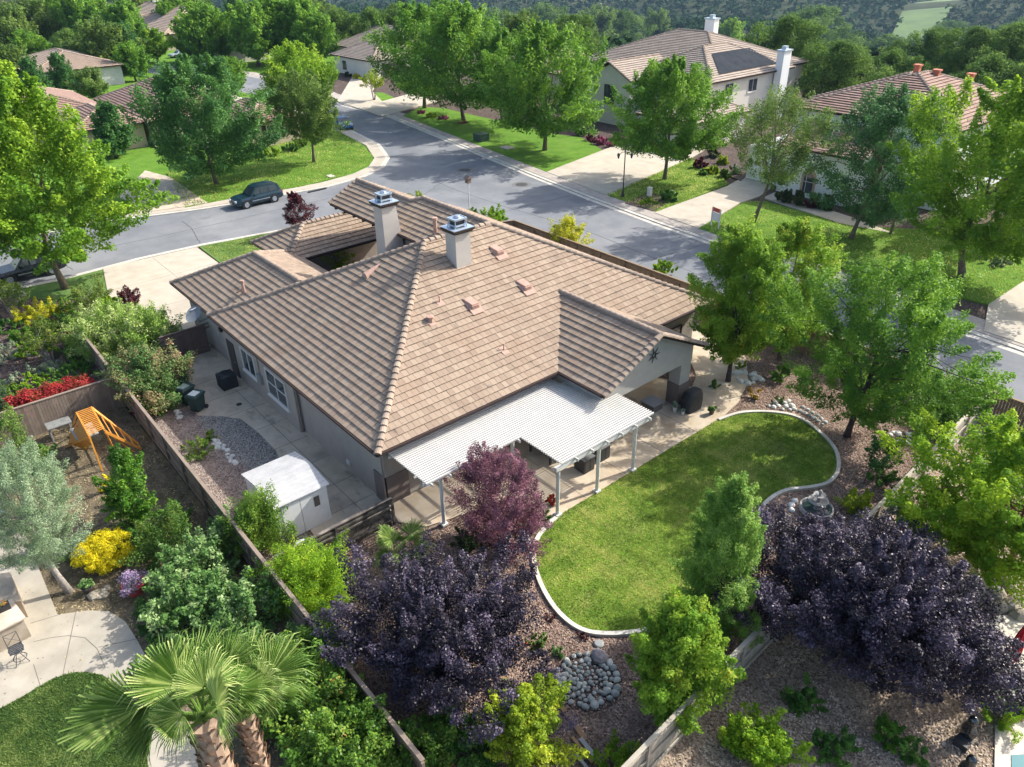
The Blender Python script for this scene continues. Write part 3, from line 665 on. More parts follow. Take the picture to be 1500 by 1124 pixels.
roof_obj('porch_roof', [((-50.3, 18.8, ZE), (-44.9, 18.8, ZE), (-47.6, 21.5, 4.81)), ((-44.9, 18.8, ZE), (-44.9, 30.5, ZE), (-47.6, 27.8, 4.81), (-47.6, 21.5, 4.81)), ((-50.3, 30.5, ZE), (-50.3, 18.8, ZE), (-47.6, 21.5, 4.81), (-47.6, 27.8, 4.81)), ((-44.9, 30.5, ZE), (-50.3, 30.5, ZE), (-47.6, 27.8, 4.81))],
         [((-50.3, 18.8, ZE), (-47.6, 21.5, 4.81)), ((-44.9, 18.8, ZE), (-47.6, 21.5, 4.81)), ((-47.6, 21.5, 4.81), (-47.6, 27.8, 4.81))], H, seed=5)
gr = roof_obj('gable_roof', [((-22.85, 22.02, ZE), (-19.75, 22.02, ZE), (-19.75, 25.74, 5.32), (-26.5, 25.74, 5.32)), ((-19.75, 29.46, ZE), (-22.85, 29.46, ZE), (-26.5, 25.74, 5.32), (-19.75, 25.74, 5.32))],
              [((-26.5, 25.74, 5.34), (-19.75, 25.74, 5.34)), ((-19.72, 22.02, ZE+.02), (-19.72, 25.74, 5.34)), ((-19.72, 29.46, ZE+.02), (-19.72, 25.74, 5.34))], H, seed=6)
gutter([((-40.6, 11.85, ZE-.03), (-22.72, 11.85, ZE-.03)), ((-22.72, 11.85, ZE-.03), (-22.72, 22.0, ZE-.03)), ((-22.72, 29.5, ZE-.03), (-22.72, 34.16, ZE-.03)), ((-22.72, 34.17, ZE-.03), (-45.9, 34.17, ZE-.03)),
        ((-46.8, 11.95, ZE-.03), (-40.7, 11.95, ZE-.03)), ((-22.7, 21.97, ZE-.03), (-19.8, 21.97, ZE-.03)), ((-44.85, 18.8, ZE-.03), (-44.85, 30, ZE-.03)), ((-50.3, 18.75, ZE-.03), (-44.9, 18.75, ZE-.03)),
        ((-46.85, 12, ZE-.03), (-46.85, 20, ZE-.03)), ((-45.0, 22.46, 6.56), (-34.3, 22.46, 6.56))], H)
wb = MB()
wb.box(-40.0, 12.25, 0, -31.3, 20, 3.3); wb.box(-31.3, 12.48, 0, -23.46, 33.5, 3.3); wb.box(-39.9, 20, 0, -31.3, 33.5, 3.3)
wb.box(-46.2, 12.6, 0, -40.0, 19.4, 3.3); wb.box(-38.2, 22.95, 0, -33, 26.6, 6.45)
V8 = [(25.6, 0), (25.6, 6.9), (31.9, 3.8), (31.9, 0)]; wb.add([(x_, y_, z_) for x_ in (-44.4, -38.2) for y_, z_ in V8], [(0, 1, 2, 3), (7, 6, 5, 4), (0, 4, 5, 1), (1, 5, 6, 2), (2, 6, 7, 3)])
wb.box(-49.7, 19.4, 0, -49.4, 30, 3.3)
wb.build('wall', STUC, H)
bb = MB(); bb.box(-31.28, 12.452, 0, -31.2, 12.60, 3.3)
wd = MB(); wd.box(-24.35, 12.42, 0, -23.40, 12.478, 1.55); wd.box(-23.458, 12.42, 0, -23.40, 13.6, 1.55); wd.build('wainscot', STUCD, H)
DSM = M('downspout_paint', (.22, .19, .17), rough=.6); dn = MB(); dn.tube([(-31.24, 12.36, 3.3), (-31.24, 12.36, .05)], .045, 6); dn.build('downspout', DSM, H)
dn = MB(); dn.tube([(-23.40, 12.36, 3.35), (-23.40, 12.36, .1)], .045, 6)
dn.tube([(-22.75, 11.9, 3.35), (-23.38, 12.3, 3.1)], .045, 6); dn.build('downspout', DSM, H)
# walls' windows and doors seen along the side path
def xz(px, py, y=12.25): p = onp(px, py, 1, y); return p[0], p[2]
window_on(H, 1, 12.25, -37.6, -35.9, 1.15, 2.55, -1, cols=2)
window_on(H, 1, 12.25, -34.5, -32.2, .95, 2.55, -1, cols=2, rows=2)
dr = MB(); dr.box(-39.6, 12.20, .05, -38.65, 12.247, 2.25); d_ = dr.build('door', M('side_door_paint', (.06, .05, .05), rough=.5), H)
hb = MB(); hb.lathe((-38.78, 12.17, 1.05), [(.0, 0), (.04, .01), (.04, .05), (0, .06)], 8); hb.build('handle', METAL, d_)
mt = MB(); mt.box(-35.55, 12.08, 1.2, -35.1, 12.245, 1.75); mt.build('electric_meter', M('meter_grey', (.25, .26, .26), rough=.5), H)
mt = MB(); mt.tube([(-35.3, 12.2, 1.75), (-35.3, 12.2, 3.25)], .025, 6); mt.build('conduit', DSM, H)
mt = MB(); mt.box(-26.9, 12.40, .5, -26.6, 12.475, .7); mt.build('dryer_vent', M('vent_white', (.6, .6, .58), rough=.5), H)
lt = MB(); lt.box(-40.2, 12.12, 2.55, -39.9, 12.24, 2.75); lt.build('wall_light', DARKM, H)
window_on(H, 0, -23.46, 13.9, 16.3, .95, 2.35, 1, cols=2)
window_on(H, 0, -23.46, 17.8, 20.6, .12, 2.35, 1, cols=3, sill=False, name='sliding_door')
window_on(H, 0, -23.46, 22.9, 25.4, .12, 2.35, 1, cols=2, sill=False, name='sliding_door')
window_on(H, 0, -23.46, 30.6, 32.4, .95, 2.35, 1, cols=2, frame=FASC)
window_on(H, 1, 25.6, -41.6, -40.0, .1, 2.4, -1, cols=1, frame=FASC, sill=False, name='entry_door')
gd = MB(); gd.box(-46.25, 13.2, .12, -46.2, 18.2, 2.4)
for i in range(4): gd.box(-46.28, 13.25, .2+i*.55, -46.25, 18.15, .68+i*.55)
gd.build('garage_door', STUCC, H)
# beam tails under the wing eave
for i in range(9):
    b = MB(); b.box(-44.6+i*1.15, 22.52, 6.30, -44.48+i*1.15, 22.94, 6.42); b.build('rafter_tail', FASC, H)
# back gable: wall with an open bay, two columns
gw = MB()
gx0, gx1 = -20.45, -20.2
gw.add([(gx1, 22.35, 2.55), (gx1, 29.1, 2.55), (gx1, 29.1, 3.5), (gx1, 25.74, 5.12), (gx1, 22.35, 3.5), (gx0, 22.35, 2.55), (gx0, 29.1, 2.55), (gx0, 29.1, 3.5), (gx0, 25.74, 5.12), (gx0, 22.35, 3.5)],
       [(0, 1, 2, 3, 4), (9, 8, 7, 6, 5), (0, 5, 6, 1), (1, 6, 7, 2), (0, 4, 9, 5)])
gw.box(-23.4, 28.86, 2.55, -20.45, 29.1, 3.4); gw.box(-23.4, 22.35, 2.55, -20.45, 22.6, 3.4)
gw.build('gable_wall', STUCC if 0 else M('pale_gable_stucco', (.40, .385, .36), (.44, .42, .40), rough=.9, bump=.2, bs=50), H)
for y in (28.25, 22.4):
    c = MB(); c.box(gx0-.45, y, 1.35, gx1, y+.8, 2.548); o = c.build('column', M('pale_gable_stucco', None), H)
    c = MB(); c.box(gx0-.49, y-.04, .08, gx1+.04, y+.84, 1.348); c.build('column_base', STUCD, o)
art = MB()
ac = np.array([-20.17, 25.9, 4.0])
for k in range(7):
    a = k*.9; art.tube([ac+np.array([0, math.cos(a)*.1, math.sin(a)*.1]), ac+np.array([.02, math.cos(a)*.42, math.sin(a)*.42])], [.035, .012], 5)
art.tube([ac+np.array([.02, .12*math.cos(t), .12*math.sin(t)]) for t in np.linspace(0, 6.28, 12)], .025, 5)
tag(art.build('wall_ornament', DARKM), 'dark metal star-shaped ornament hung on the back gable', 'ornament')
# chimneys
def chimney(name, x0, x1, y0, y1, zb, zt, flare, label):
    c = MB()
    if flare:
        f = 1.0
        c.add([(x0-.2, y0, zb), (x1, y0, zb), (x1+.0, y1+f*1.0, zb), (x0-.2, y1+f*1.0, zb), (x0, y0, zt), (x1, y0, zt), (x1, y1, zt), (x0, y1, zt)],
              [(0, 3, 2, 1), (4, 5, 6, 7), (0, 1, 5, 4), (1, 2, 6, 5), (2, 3, 7, 6), (3, 0, 4, 7)])
    else: c.box(x0, y0, zb, x1, y1, zt)
    o = c.build('chimney', CHIM, H); o['label'] = label
    k = MB(); k.box(x0-.10, y0-.10, zt, x1+.10, y1+.10, zt+.08); k.box(x0-.16, y0-.16, zt+.08, x1+.16, y1+.16, zt+.2, 0); k.build('chimney_crown', FASC, o)
    k = MB(); k.box(x0-.17, y0-.17, zt+.2, x1+.17, y1+.17, zt+.235)
    cx, cy = (x0+x1)/2, (y0+y1)/2
    k.add([(cx-.32, cy-.36, zt+.3), (cx+.32, cy-.36, zt+.3), (cx+.32, cy+.36, zt+.3), (cx-.32, cy+.36, zt+.3), (cx-.27, cy-.31, zt+.68), (cx+.27, cy-.31, zt+.68), (cx+.27, cy+.31, zt+.68), (cx-.27, cy+.31, zt+.68)],
          [(4, 5, 6, 7)])
    for sx, sy in ((-1, -1), (1, -1), (1, 1), (-1, 1)): k.beam((cx+sx*.32, cy+sy*.36, zt+.235), (cx+sx*.27, cy+sy*.31, zt+.68), .05, .05)
    for z, q in ((zt+.36, .02), (zt+.66, .0)):
        k.beam((cx-.33+q, cy-.37, z), (cx+.33, cy-.37, z), .05, .08); k.beam((cx+.33, cy-.37, z), (cx+.33, cy+.37, z), .05, .08); k.beam((cx-.33, cy+.37, z), (cx+.33, cy+.37, z), .05, .08); k.beam((cx-.33, cy-.37, z), (cx-.33, cy+.37, z), .05, .08)
    k.build('chimney_cap', CAPMET, o)
    k = MB(); k.box(cx-.24, cy-.28, zt+.236, cx+.24, cy+.28, zt+.6); k.build('flue_screen', DARKM, o)
    k = MB(); k.lathe((cx, cy, zt+.68), [(.05, 0), (.17, .01), (.17, .09), (.12, .12), (0.01, .12)], 12); k.build('flue_lid', METAL, o)
    return o
chimney('chimney', -30.45, -29.6, 21.3, 22.25, 6.2, 8.72, False, 'square stucco chimney rising from the main roof slope')
chimney('chimney', -37.85, -36.95, 21.55, 22.5, 0, 8.35, True, 'flared stucco chimney standing in the courtyard')
# roof vents
def rz_main(x): return ZE+.5*(-22.78-x)
def onroof(px, py):
    d = ray(px, py); t = (ZE-.5*22.78-CAM[2])/(d[2]+.5*d[0]); return CAM+d*t
def dormer_vent(px, py):
    x, y, z = onroof(px, py); m = MB(); z += .07
    m.add([(x+.34, y-.27, z-.17+.0), (x+.34, y+.27, z-.17), (x-.40, y+.27, z+.2), (x-.40, y-.27, z+.2), (x+.30, y-.20, z+.10), (x+.30, y+.20, z+.10), (x-.34, y+.20, z+.22), (x-.34, y-.20, z+.22)],
          [(4, 5, 6, 7), (0, 1, 5, 4), (1, 2, 6, 5), (3, 0, 4, 7), (2, 3, 7, 6)])
    for k in range(3): m.beam((x+.335+k*.0, y-.22, z-.12+k*.07), (x+.335, y+.22, z-.12+k*.07), .05, .02)
    m.add([(x+.62, y-.36, z-.285), (x+.62, y+.36, z-.285), (x-.1, y+.36, z+.075), (x-.1, y-.36, z+.075)], [(0, 1, 2, 3)])
    m.build('roof_vent', TERRA, H)
for p in ((728, 369), (768, 420), (691, 447)): dormer_vent(*p)
def pipe_vent(px, py, h, r):
    x, y, z = onroof(px, py); m = MB(); m.tube([(x, y, z-.1), (x, y, z+h)], r, 8); m.lathe((x, y, z+h-.03), [(r*1.5, 0), (r*1.5, .06), (.01, .08)], 8)
    m.add([(x+.25, y-.18, z-.07), (x+.25, y+.18, z-.07), (x-.18, y+.18, z+.15), (x-.18, y-.18, z+.15)], [(0, 1, 2, 3)]); m.build('vent_pipe', TERRA, H)
for p in ((644, 444, .34, .03), (738, 514, .34, .03), (631, 472, .28, .13)): pipe_vent(*p)
m = MB(); m.tube([(-39.9, 13.9, 4.0), (-39.9, 13.9, 5.15)], .09, 8); m.tube([(-40.3, 13.6, 4.4), (-39.9, 13.9, 4.75)], .05, 6); m.lathe((-39.9, 13.9, 5.1), [(.12, 0), (.12, .1), (.01, .12)], 8); m.build('vent_pipe', TERRA, H)
m = MB(); m.tube([(-34.4, 23.4, 6.6), (-34.4, 23.4, 7.9)], .12, 8); m.lathe((-34.4, 23.4, 7.85), [(.17, 0), (.17, .14), (.01, .16)], 8); m.build('vent_pipe', TERRA, H)
# half-round vent on the side slope
q = onp(556, 412, 1, 18.6); vx, vy, vz = q[0], 18.2, ZE+.5*(18.2-11.9)
m = MB(); V = []
for s_, (yy, rr) in enumerate(((vy-.45, .26), (vy+.5, .05))):
    zz = ZE+.5*(yy-11.9)
    for j in range(9): th = math.pi*j/8; V.append((vx+math.cos(th)*rr, yy, zz+.04+math.sin(th)*rr))
m.add(V, [(j, j+1, 9+j+1, 9+j) for j in range(8)]+[tuple(range(9))]); m.build('roof_vent', TERRA, H)
# ------------------------------------------------------------------ white pergola
Pg = thing('pergola', 'white slatted patio cover on white posts over the back patio', 'pergola', (-19.5, 18, 0))
PZ = 2.86
sl = MB(); k = 0; x = -23.25
while x < -17.82:
    y0 = 12.66 if x < -20.45 else 17.58
    y1 = 23.36 if x > -19.9 else 22.0 if x < -22.7 else 23.36
    sl.box(x, y0, PZ-.04, x+.052, y1, PZ+.045, v=random.random()); x += .136
sl.build('slat', WHITE, Pg)
for i, y in enumerate(np.arange(12.85, 23.3, .92)):
    x1 = -20.35 if y < 17.5 else -17.72
    b = MB(); b.box(-23.35, y, PZ-.17, x1, y+.045, PZ-.042); b.build('rafter', WHITE, Pg)
b = MB(); b.box(-18.10, 17.35, PZ-.33, -17.98, 23.1, PZ-.152); b.box(-17.97, 17.35, PZ-.33, -17.93, 23.1, PZ-.153); b.build('beam', WHITE, Pg)
b = MB(); b.box(-20.85, 12.7, PZ-.33, -20.73, 17.7, PZ-.152); b.build('beam', WHITE, Pg)
b = MB(); b.box(-23.40, 12.7, PZ-.33, -23.3, 22.3, PZ-.152); b.build('beam', WHITE, Pg)
for x, y in ((-18.05, 17.56), (-18.05, 19.98), (-18.05, 22.35), (-20.79, 13.55), (-20.79, 17.4)):
    b = MB(); b.lathe((x, y, .08), [(.085, .1), (.085, PZ-.45), (.10, PZ-.44), (.10, PZ-.41)], 12)
    o = b.build('post', WHITE, Pg, smooth=False); b = MB(); b.box(x-.14, y-.14, .08, x+.14, y+.14, .17); b.build('post_base', WHITE, o)
# ------------------------------------------------------------------ fences
def fence(name, label, p0, p1, h, mat, side=1, post=2.4, cap=True, z0=0., bw=.14, group=None, hfun=None, rails=True):
    """wooden fence from p0 to p1; side: +1 puts posts and rails on the left of the direction"""
    p0, p1 = np.array(p0, float), np.array(p1, float); L = np.linalg.norm(p1-p0); d = (p1-p0)/L; nn = np.array([-d[1], d[0]])*side
    ro = thing(name, label, 'fence', (p0[0], p0[1], z0), group); rng = np.random.default_rng(int(abs(p0[0]*10+p1[1]*7)))
    b = MB(); n = int(L/bw)
    for i in range(n):
        a = p0+d*(i*bw+.004); e = p0+d*((i+1)*bw-.006); hh = h+rng.uniform(-.012, .012)
        t = nn*(-.012+rng.uniform(-.003, .003)); q = [a+t-nn*.01, e+t-nn*.01, e+t+nn*.01, a+t+nn*.01]
        b.prism([tuple(v) for v in q], z0-.05, z0+hh-.04, v=float(rng.uniform(0, 1)))
    b.build('board_panel', mat, ro)
    if rails:
        for z in (.35, 1.0, h-.2):
            r = MB(); c = nn*.045; r.beam((*(p0+c), z0+z), (*(p1+c), z0+z), .045, .09, v=.6); r.build('rail', mat, ro)
    if cap: r = MB(); c = nn*.02; r.beam((*(p0+c), z0+h), (*(p1+c), z0+h), .14, .04, v=.9); r.build('top_rail', mat, ro)
    k = max(1, int(round(L/post)))
    for i in range(k+1):
        c = p0+d*(L*i/k)+nn*.05; r = MB(); r.box(c[0]-.05, c[1]-.05, z0-.1, c[0]+.05, c[1]+.05, z0+h-.02, v=float(rng.uniform(0, 1))); r.build('post', mat, ro)
    return ro
fence('wooden_fence', 'long weathered board fence beside the side path, running down towards the palms', (-47.2, 6.45), (-11.5, 6.2), 1.85, WOODF, side=-1)
fence('wooden_fence', 'brown board fence behind the orange play frame', (-40.3, -8), (-40.15, 6.3), 1.8, WOODF, side=1)
fence('wooden_fence', 'dark stained low fence between the white shed and the house corner', (-22.25, 6.7), (-22.3, 12.0), 1.45, WOODK, side=-1, bw=.2)
fence('wooden_fence', 'pale grey board fence between the back lawn and the lower plot', (-7.55, 6.4), (-9.2, 38.5), 1.8, WOODL, side=-1)
fence('wooden_fence', 'brown board fence along the street behind the house', (-45.1, 38.45), (-9.3, 38.45), 1.8, WOODB, side=-1)
fence('wooden_fence', 'brown board fence along the street beyond the fence corner', (-9.2, 38.6), (16, 38.9), 1.8, WOODB, side=-1)
fence('wooden_fence', 'short brown fence return near the street lamp corner', (-45.2, 38.4), (-46, 36.2), 1.8, WOODB, side=1)
gt = thing('wooden_gate', 'dark brown wooden gate with diagonal brace between oleander and house', 'gate', (-43.1, 10.2, 0))
b = MB()
for i in range(19): b.box(-43.13, 9.6+i*.14, .08, -43.10, 9.6+i*.14+.132, 1.86, v=random.random())
b.build('board_panel', WOODG, gt)
b = MB(); b.box(-43.09, 9.6, .25, -43.04, 12.5, .36); b.box(-43.09, 9.6, 1.6, -43.04, 12.5, 1.71); b.box(-43.15, 9.6, 1.86, -43.03, 12.5, 1.90); b.beam((-43.06, 10.0, .36), (-43.06, 12.3, 1.6), .10, .045); b.build('gate_frame', WOODG, gt)
# ------------------------------------------------------------------ things in the side yard
def put(o, loc, rz=0): o.location = tuple(float(v) for v in loc); o.rotation_euler = (0, 0, rz)
ac = thing('air_conditioner', 'dark square air conditioning unit standing on the side path', 'air conditioner', (-38.2, 11.35, .06))
m = MB(); m.box(-38.62, 10.92, .10, -37.78, 11.76, .88)
for k in range(10): m.box(-38.64, 10.90, .16+k*.07, -37.76, 11.78, .185+k*.07)
m.build('cabinet', M('ac_dark_grey', (.035, .04, .045), rough=.5), ac)
m = MB(); m.lathe((-38.2, 11.34, .88), [(.40, 0), (.38, .06), (.30, .07), (.30, .03), (.0, .03)], 20)
for k in range(4): m.beam((-38.2-.38*math.cos(k*.785), 11.34-.38*math.sin(k*.785), .95), (-38.2+.38*math.cos(k*.785), 11.34+.38*math.sin(k*.785), .95), .02, .02)
m.build('fan_grille', DARKM, ac)
m = MB(); m.box(-38.75, 10.8, .06, -37.65, 11.88, .10); m.build('concrete_pad', CONCG, ac)
def bin_(name, label, x, y, a, lidmat, z=.06):
    t = thing(name, label, 'bin', (0, 0, 0), 'wheeled bins beside the oleander')
    m = MB(); m.add([(-.24, -.27, .08), (.24, -.27, .08), (.24, .27, .08), (-.24, .27, .08), (-.31, -.36, .95), (.31, -.36, .95), (.31, .36, .95), (-.31, .36, .95)], [(0, 3, 2, 1), (0, 1, 5, 4), (1, 2, 6, 5), (2, 3, 7, 6), (3, 0, 4, 7), (4, 5, 6, 7)])
    m.box(-.34, -.39, .90, .34, .39, .96); m.build('body', BINM, t)
    m = MB(); m.add([(-.35, -.40, .965), (.35, -.40, .965), (.35, .42, .965), (-.35, .42, .965), (-.30, -.33, 1.04), (.30, -.33, 1.04), (.30, .36, 1.06), (-.30, .36, 1.06)], [(0, 1, 5, 4), (1, 2, 6, 5), (2, 3, 7, 6), (3, 0, 4, 7), (4, 5, 6, 7), (0, 3, 2, 1)])
    m.box(-.3, .38, .92, .3, .47, .99); l = m.build('lid', BINM, t)
    m = MB(); m.add([(-.24, -.26, 1.052), (.24, -.26, 1.052), (.24, .2, 1.066), (-.24, .2, 1.066)], [(0, 1, 2, 3)]); m.build('lid_panel', lidmat, l)
    for s in (-1, 1):
        m = MB(); m.tube([(s*.27-.03*s, .33, .12), (s*.27+.04*s, .33, .12)], .12, 12); m.build('wheel', BLACK, t)
    put(t, (x, y, z), a); return t
bin_('wheeled_bin', 'nearest of the dark green wheeled bins, pale lid panel, next to the gravel patch', -36.9, 9.15, .5, BINL)
bin_('wheeled_bin', 'dark green wheeled bin with pale framed lid in the middle of the row', -38.0, 9.0, .35, M('pale_green_lid', (.25, .33, .31), rough=.4))
bin_('wheeled_bin', 'farthest wheeled bin with plain blue-grey lid, half under the oleander', -39.1, 9.1, .2, M('blue_grey_lid', (.10, .16, .19), rough=.4))
sh = thing('garden_shed', 'white resin shed with ribbed white roof between gravel and fence', 'shed', (-24.4, 9.6, 0))
def shed(x0, y0, x1, y1):
    m = MB(); m.box(x0+.08, y0+.1, .05, x1-.12, y1-.1, 1.85)
    xm = (x0+x1)/2
    m.build('wall', M('shed_white', (.60, .61, .60), (.68, .68, .66), scale=2, rough=.55), sh)
    m = MB(); xa = x0+.33*(x1-x0); zr = 2.32
    for (a, b, za, zb) in ((x0, xa+.25, 1.98, 2.2), (xa+.25, x0+.52*(x1-x0), 2.2, 2.2), (x0+.52*(x1-x0), x1, 2.2, 2.0)):
        n = max(1, int((b-a)/.24))
        for i in range(n):
            u0, u1 = a+(b-a)*i/n, a+(b-a)*(i+1)/n; w0, w1 = za+(zb-za)*i/n, za+(zb-za)*(i+1)/n
            m.add([(u0, y0, w0), (u1-.045, y0, w1), (u1-.045, y1, w1), (u0, y1, w0), (u0, y0, w0-.05), (u1, y0, w1-.05), (u1, y1, w1-.05), (u0, y1, w0-.05)], [(0, 1, 2, 3), (7, 6, 5, 4), (0, 4, 5, 1), (2, 6, 7, 3), (1, 5, 6, 2), (0, 3, 7, 4)])
    m.build('roof', M('shed_roof_resin', (.36, .365, .37), (.44, .44, .44), scale=2, rough=.6), sh)
    m = MB()
    for k in range(2): m.box(x1-.12, y0+.35+k*.82, .08, x1-.085, y0+1.14+k*.82, 1.78)
    d = m.build('door', M('shed_white', None), sh)
    m = MB(); m.box(x1-.085, y1-.75, 1.1, x1-.07, y1-.5, 1.6); m.build('window', M('shed_window', (.10, .09, .08), rough=.3), sh)
shed(-27.3, 7.75, -24.2, 10.25)
m = MB(); m.lathe((-23.2, 8.25, .05), [(.30, 0), (.36, .35), (.30, .5), (.05, .56)], 12); tag(m.build('plastic_tub', M('translucent_plastic', (.55, .58, .60), rough=.3)), 'pale plastic tub on the ground in front of the white shed door', 'tub')
rng = np.random.default_rng(5)
for i in range(9):
    m = MB(); x, y = -23.9+i*.17, 10.0+.25*rng.normal()+(i*.2); m.rock((-22.6-.05*i, 8.6+i*.36, 0.06), .10, rng)
    tag(m.build('rock', ROCKW), 'small pale stone lying along the foot of the dark low fence', 'rock', 'pale stones along the dark low fence')
ds = thing('satellite_dish', 'grey satellite dish on a short mast beside the garage eave', 'satellite dish', (-41.6, 11.6, 0))
m = MB(); m.tube([(-42.1, 12.24, 2.6), (-42.0, 11.7, 2.6), (-41.8, 11.55, 3.1)], .035, 6); m.build('mast', METAL, ds)
m = MB(); nrm = np.array([.35, -.45, .82]); nrm /= np.linalg.norm(nrm); a_ = np.cross(nrm, [0, 0, 1]); a_ /= np.linalg.norm(a_); b2 = np.cross(nrm, a_); c0 = np.array([-41.75, 11.45, 3.22]); V = [c0]
for r_, h_ in ((.2, .01), (.36, .04), (.5, .09)):
    for k in range(18): t = k*math.pi/9; V.append(c0+a_*math.cos(t)*r_*.9+b2*math.sin(t)*r_*1.1+nrm*h_)
m.add(V, [(0, 1+k, 1+(k+1) % 18) for k in range(18)]+[(1+18*r_+k, 1+18*(r_+1)+k, 1+18*(r_+1)+(k+1) % 18, 1+18*r_+(k+1) % 18) for r_ in range(2) for k in range(18)])
m.build('dish', M('dish_grey', (.13, .15, .17), rough=.5), ds)
m = MB(); m.tube([c0-b2*.5, c0+nrm*.45], .018, 5); m.box(*(c0+nrm*.42-.05), *(c0+nrm*.42+.06)); m.build('receiver_arm', METAL, ds)
m = MB(); m.lathe((-36.0, 11.0, .06), [(.16, 0), (.16, .012), (.0, .012)], 12); tag(m.build('drain_cover', DARKM), 'small dark round drain in the side path', 'drain')
# ------------------------------------------------------------------ back patio things
def cabinet(name, label, x, y, s, h, mat):
    t = thing(name, label, 'cabinet', (x, y, .08), 'dark cabinets under the pergola'); m = MB(); m.box(x-s, y-s, .10, x+s, y+s, h)
    m.build('body', mat, t); m = MB(); m.box(x-s-.03, y-s-.03, h, x+s+.03, y+s+.03, h+.05); m.build('top', M('cabinet_top', (.13, .13, .13), rough=.6), t)
    m = MB()
    for k in range(2): m.box(x+s, y-s+.05+k*s, .16, x+s+.015, y-s+.0+(k+1)*s-.04, h-.06)
    m.build('door', DARKM, t)
cabinet('patio_cabinet', 'dark square cabinet nearest the pergola posts', -19.6, 20.75, .33, .80, M('dark_wicker', (.055, .05, .045), (.09, .08, .075), scale=20, rough=.7))
cabinet('patio_cabinet', 'dark square cabinet behind the first, farther under the pergola', -19.75, 21.95, .33, .80, M('dark_wicker', None))
tb = thing('patio_table', 'dark low table in the shade under the pergola', 'table', (-21.6, 20.5, .08))
m = MB(); m.box(-22.4, 19.7, .70, -20.8, 21.3, .75); m.build('tabletop', M('dark_wicker', None), tb)
for sx in (-1, 1):
    for sy in (-1, 1): m = MB(); m.box(-21.6+sx*.7-.04, 20.5+sy*.7-.04, .08, -21.6+sx*.7+.04, 20.5+sy*.7+.04, .70); m.build('leg', DARKM, tb)
bx_ = thing('storage_box', 'grey-brown storage box beside the gable column', 'box', (-20.9, 27.1, .08))
m = MB(); m.box(-21.35, 26.75, .08, -20.55, 27.5, .48); m.build('body', M('taupe_resin', (.16, .14, .13), rough=.6), bx_)
m = MB(); m.box(-21.40, 26.70, .48, -20.50, 27.55, .53); m.build('lid', M('grey_resin', (.30, .30, .31), rough=.6), bx_)
gl = thing('covered_grill', 'barbecue grill under a black fitted cover next to the gable column', 'grill', (-19.6, 28.55, .08))
m = MB()
V = []; prof_ = [(.60, .34, .0), (.62, .36, .5), (.60, .34, .85), (.50, .30, 1.08), (.38, .16, 1.16)]
for (a, b, z) in prof_:
    for k in range(16): t = k*math.pi/8; V.append((-19.55+b*math.copysign(abs(math.cos(t))**.5, math.cos(t))*(1+.03*math.sin(5*t)), 28.6+a*math.copysign(abs(math.sin(t))**.5, math.sin(t)), .08+z))
m.add(V, [(i*16+k, i*16+(k+1) % 16, (i+1)*16+(k+1) % 16, (i+1)*16+k) for i in range(4) for k in range(16)]+[tuple(range(64, 80))])
m.build('cover', M('black_cloth', (.022, .025, .03), (.035, .04, .045), scale=5, rough=.6, bump=.8, bs=5), gl, smooth=True)
def flowerpot(name, label, x, y, r, h, potmat, leafmat, fr, fh, z=.02, seed=1, leaf=.08, n=10, per=60, group=None):
    t = thing(name, label, 'flower pot', (x, y, z), group); m = MB(); m.lathe((x, y, z), [(r*.65, 0), (r*.95, h*.8), (r, h*.85), (r*1.05, h), (r*.9, h), (r*.85, h*.85), (0, h*.85)], 16); m.build('pot', potmat, t)
    rg = np.random.default_rng(seed); P = crown_pts(rg, n, fr*.8, fr*.8, fh*.5); C = P+np.array([x, y, z+h+fh*.35])
    V, F, v = leaves(rg, C, np.full(len(C), fr*.4), per, leaf); mk('plant', V, F, leafmat, t, var=v); return t
flowerpot('flower_pot', 'small dark pot with sparse plant at the patio corner by the lawn', -18.55, 29.0, .16, .25, M('dark_pot', (.07, .06, .055), rough=.5), F_SHRUB, .22, .25, z=.08, seed=3)
flowerpot('flower_pot', 'white-flowered pot plant standing by the gable column', -19.95, 27.75, .12, .3, M('white_ceramic', (.7, .7, .7), rough=.3), F_SILV, .22, .3, z=.08, seed=4)
flowerpot('flower_pot', 'small white pot beside the grill cover', -19.5, 27.85, .1, .2, M('white_ceramic', None), F_SILV, .12, .12, z=.08, seed=5)
# fountain
ft = thing('fountain', 'small grey tiered stone fountain beside the curved lawn edge', 'fountain', (*G(1195, 750)[:2], .02))
fx, fy = G(1195, 750)[:2]
FST = M('fountain_stone', (.26, .25, .24), (.40, .39, .37), scale=6, rough=.7)
m = MB(); m.lathe((fx, fy, .02), [(.62, 0), (.72, .10), (.70, .26), (.62, .26), (.60, .14), (0, .13)], 24); m.build('basin', FST, ft)
m = MB(); m.lathe((fx, fy, .15), [(.16, 0), (.10, .2), (.12, .33), (.40, .46), (.42, .5), (.34, .5), (.08, .42)], 20); m.build('bowl', FST, ft)
m = MB(); m.lathe((fx, fy, .58), [(.08, 0), (.07, .2), (.24, .32), (.26, .36), (.2, .36), (.06, .30), (.05, .48), (.09, .52), (.04, .6), (.0, .61)], 16); m.build('finial', FST, ft)
m = MB(); m.lathe((fx, fy, .2), [(.60, 0), (.60, .005), (0, .005)], 20); m.build('water', M('fountain_water', (.05, .08, .08), rough=.05, spec=.8), ft)
for i, (dx, dy) in enumerate(((-.95, -.1), (-.9, -.45), (-.7, -.75))):
    m = MB(); m.rock((fx+dx, fy+dy, .08), .16, rng); tag(m.build('rock', ROCKW), 'white stone beside the fountain basin', 'rock', 'white stones beside the fountain')
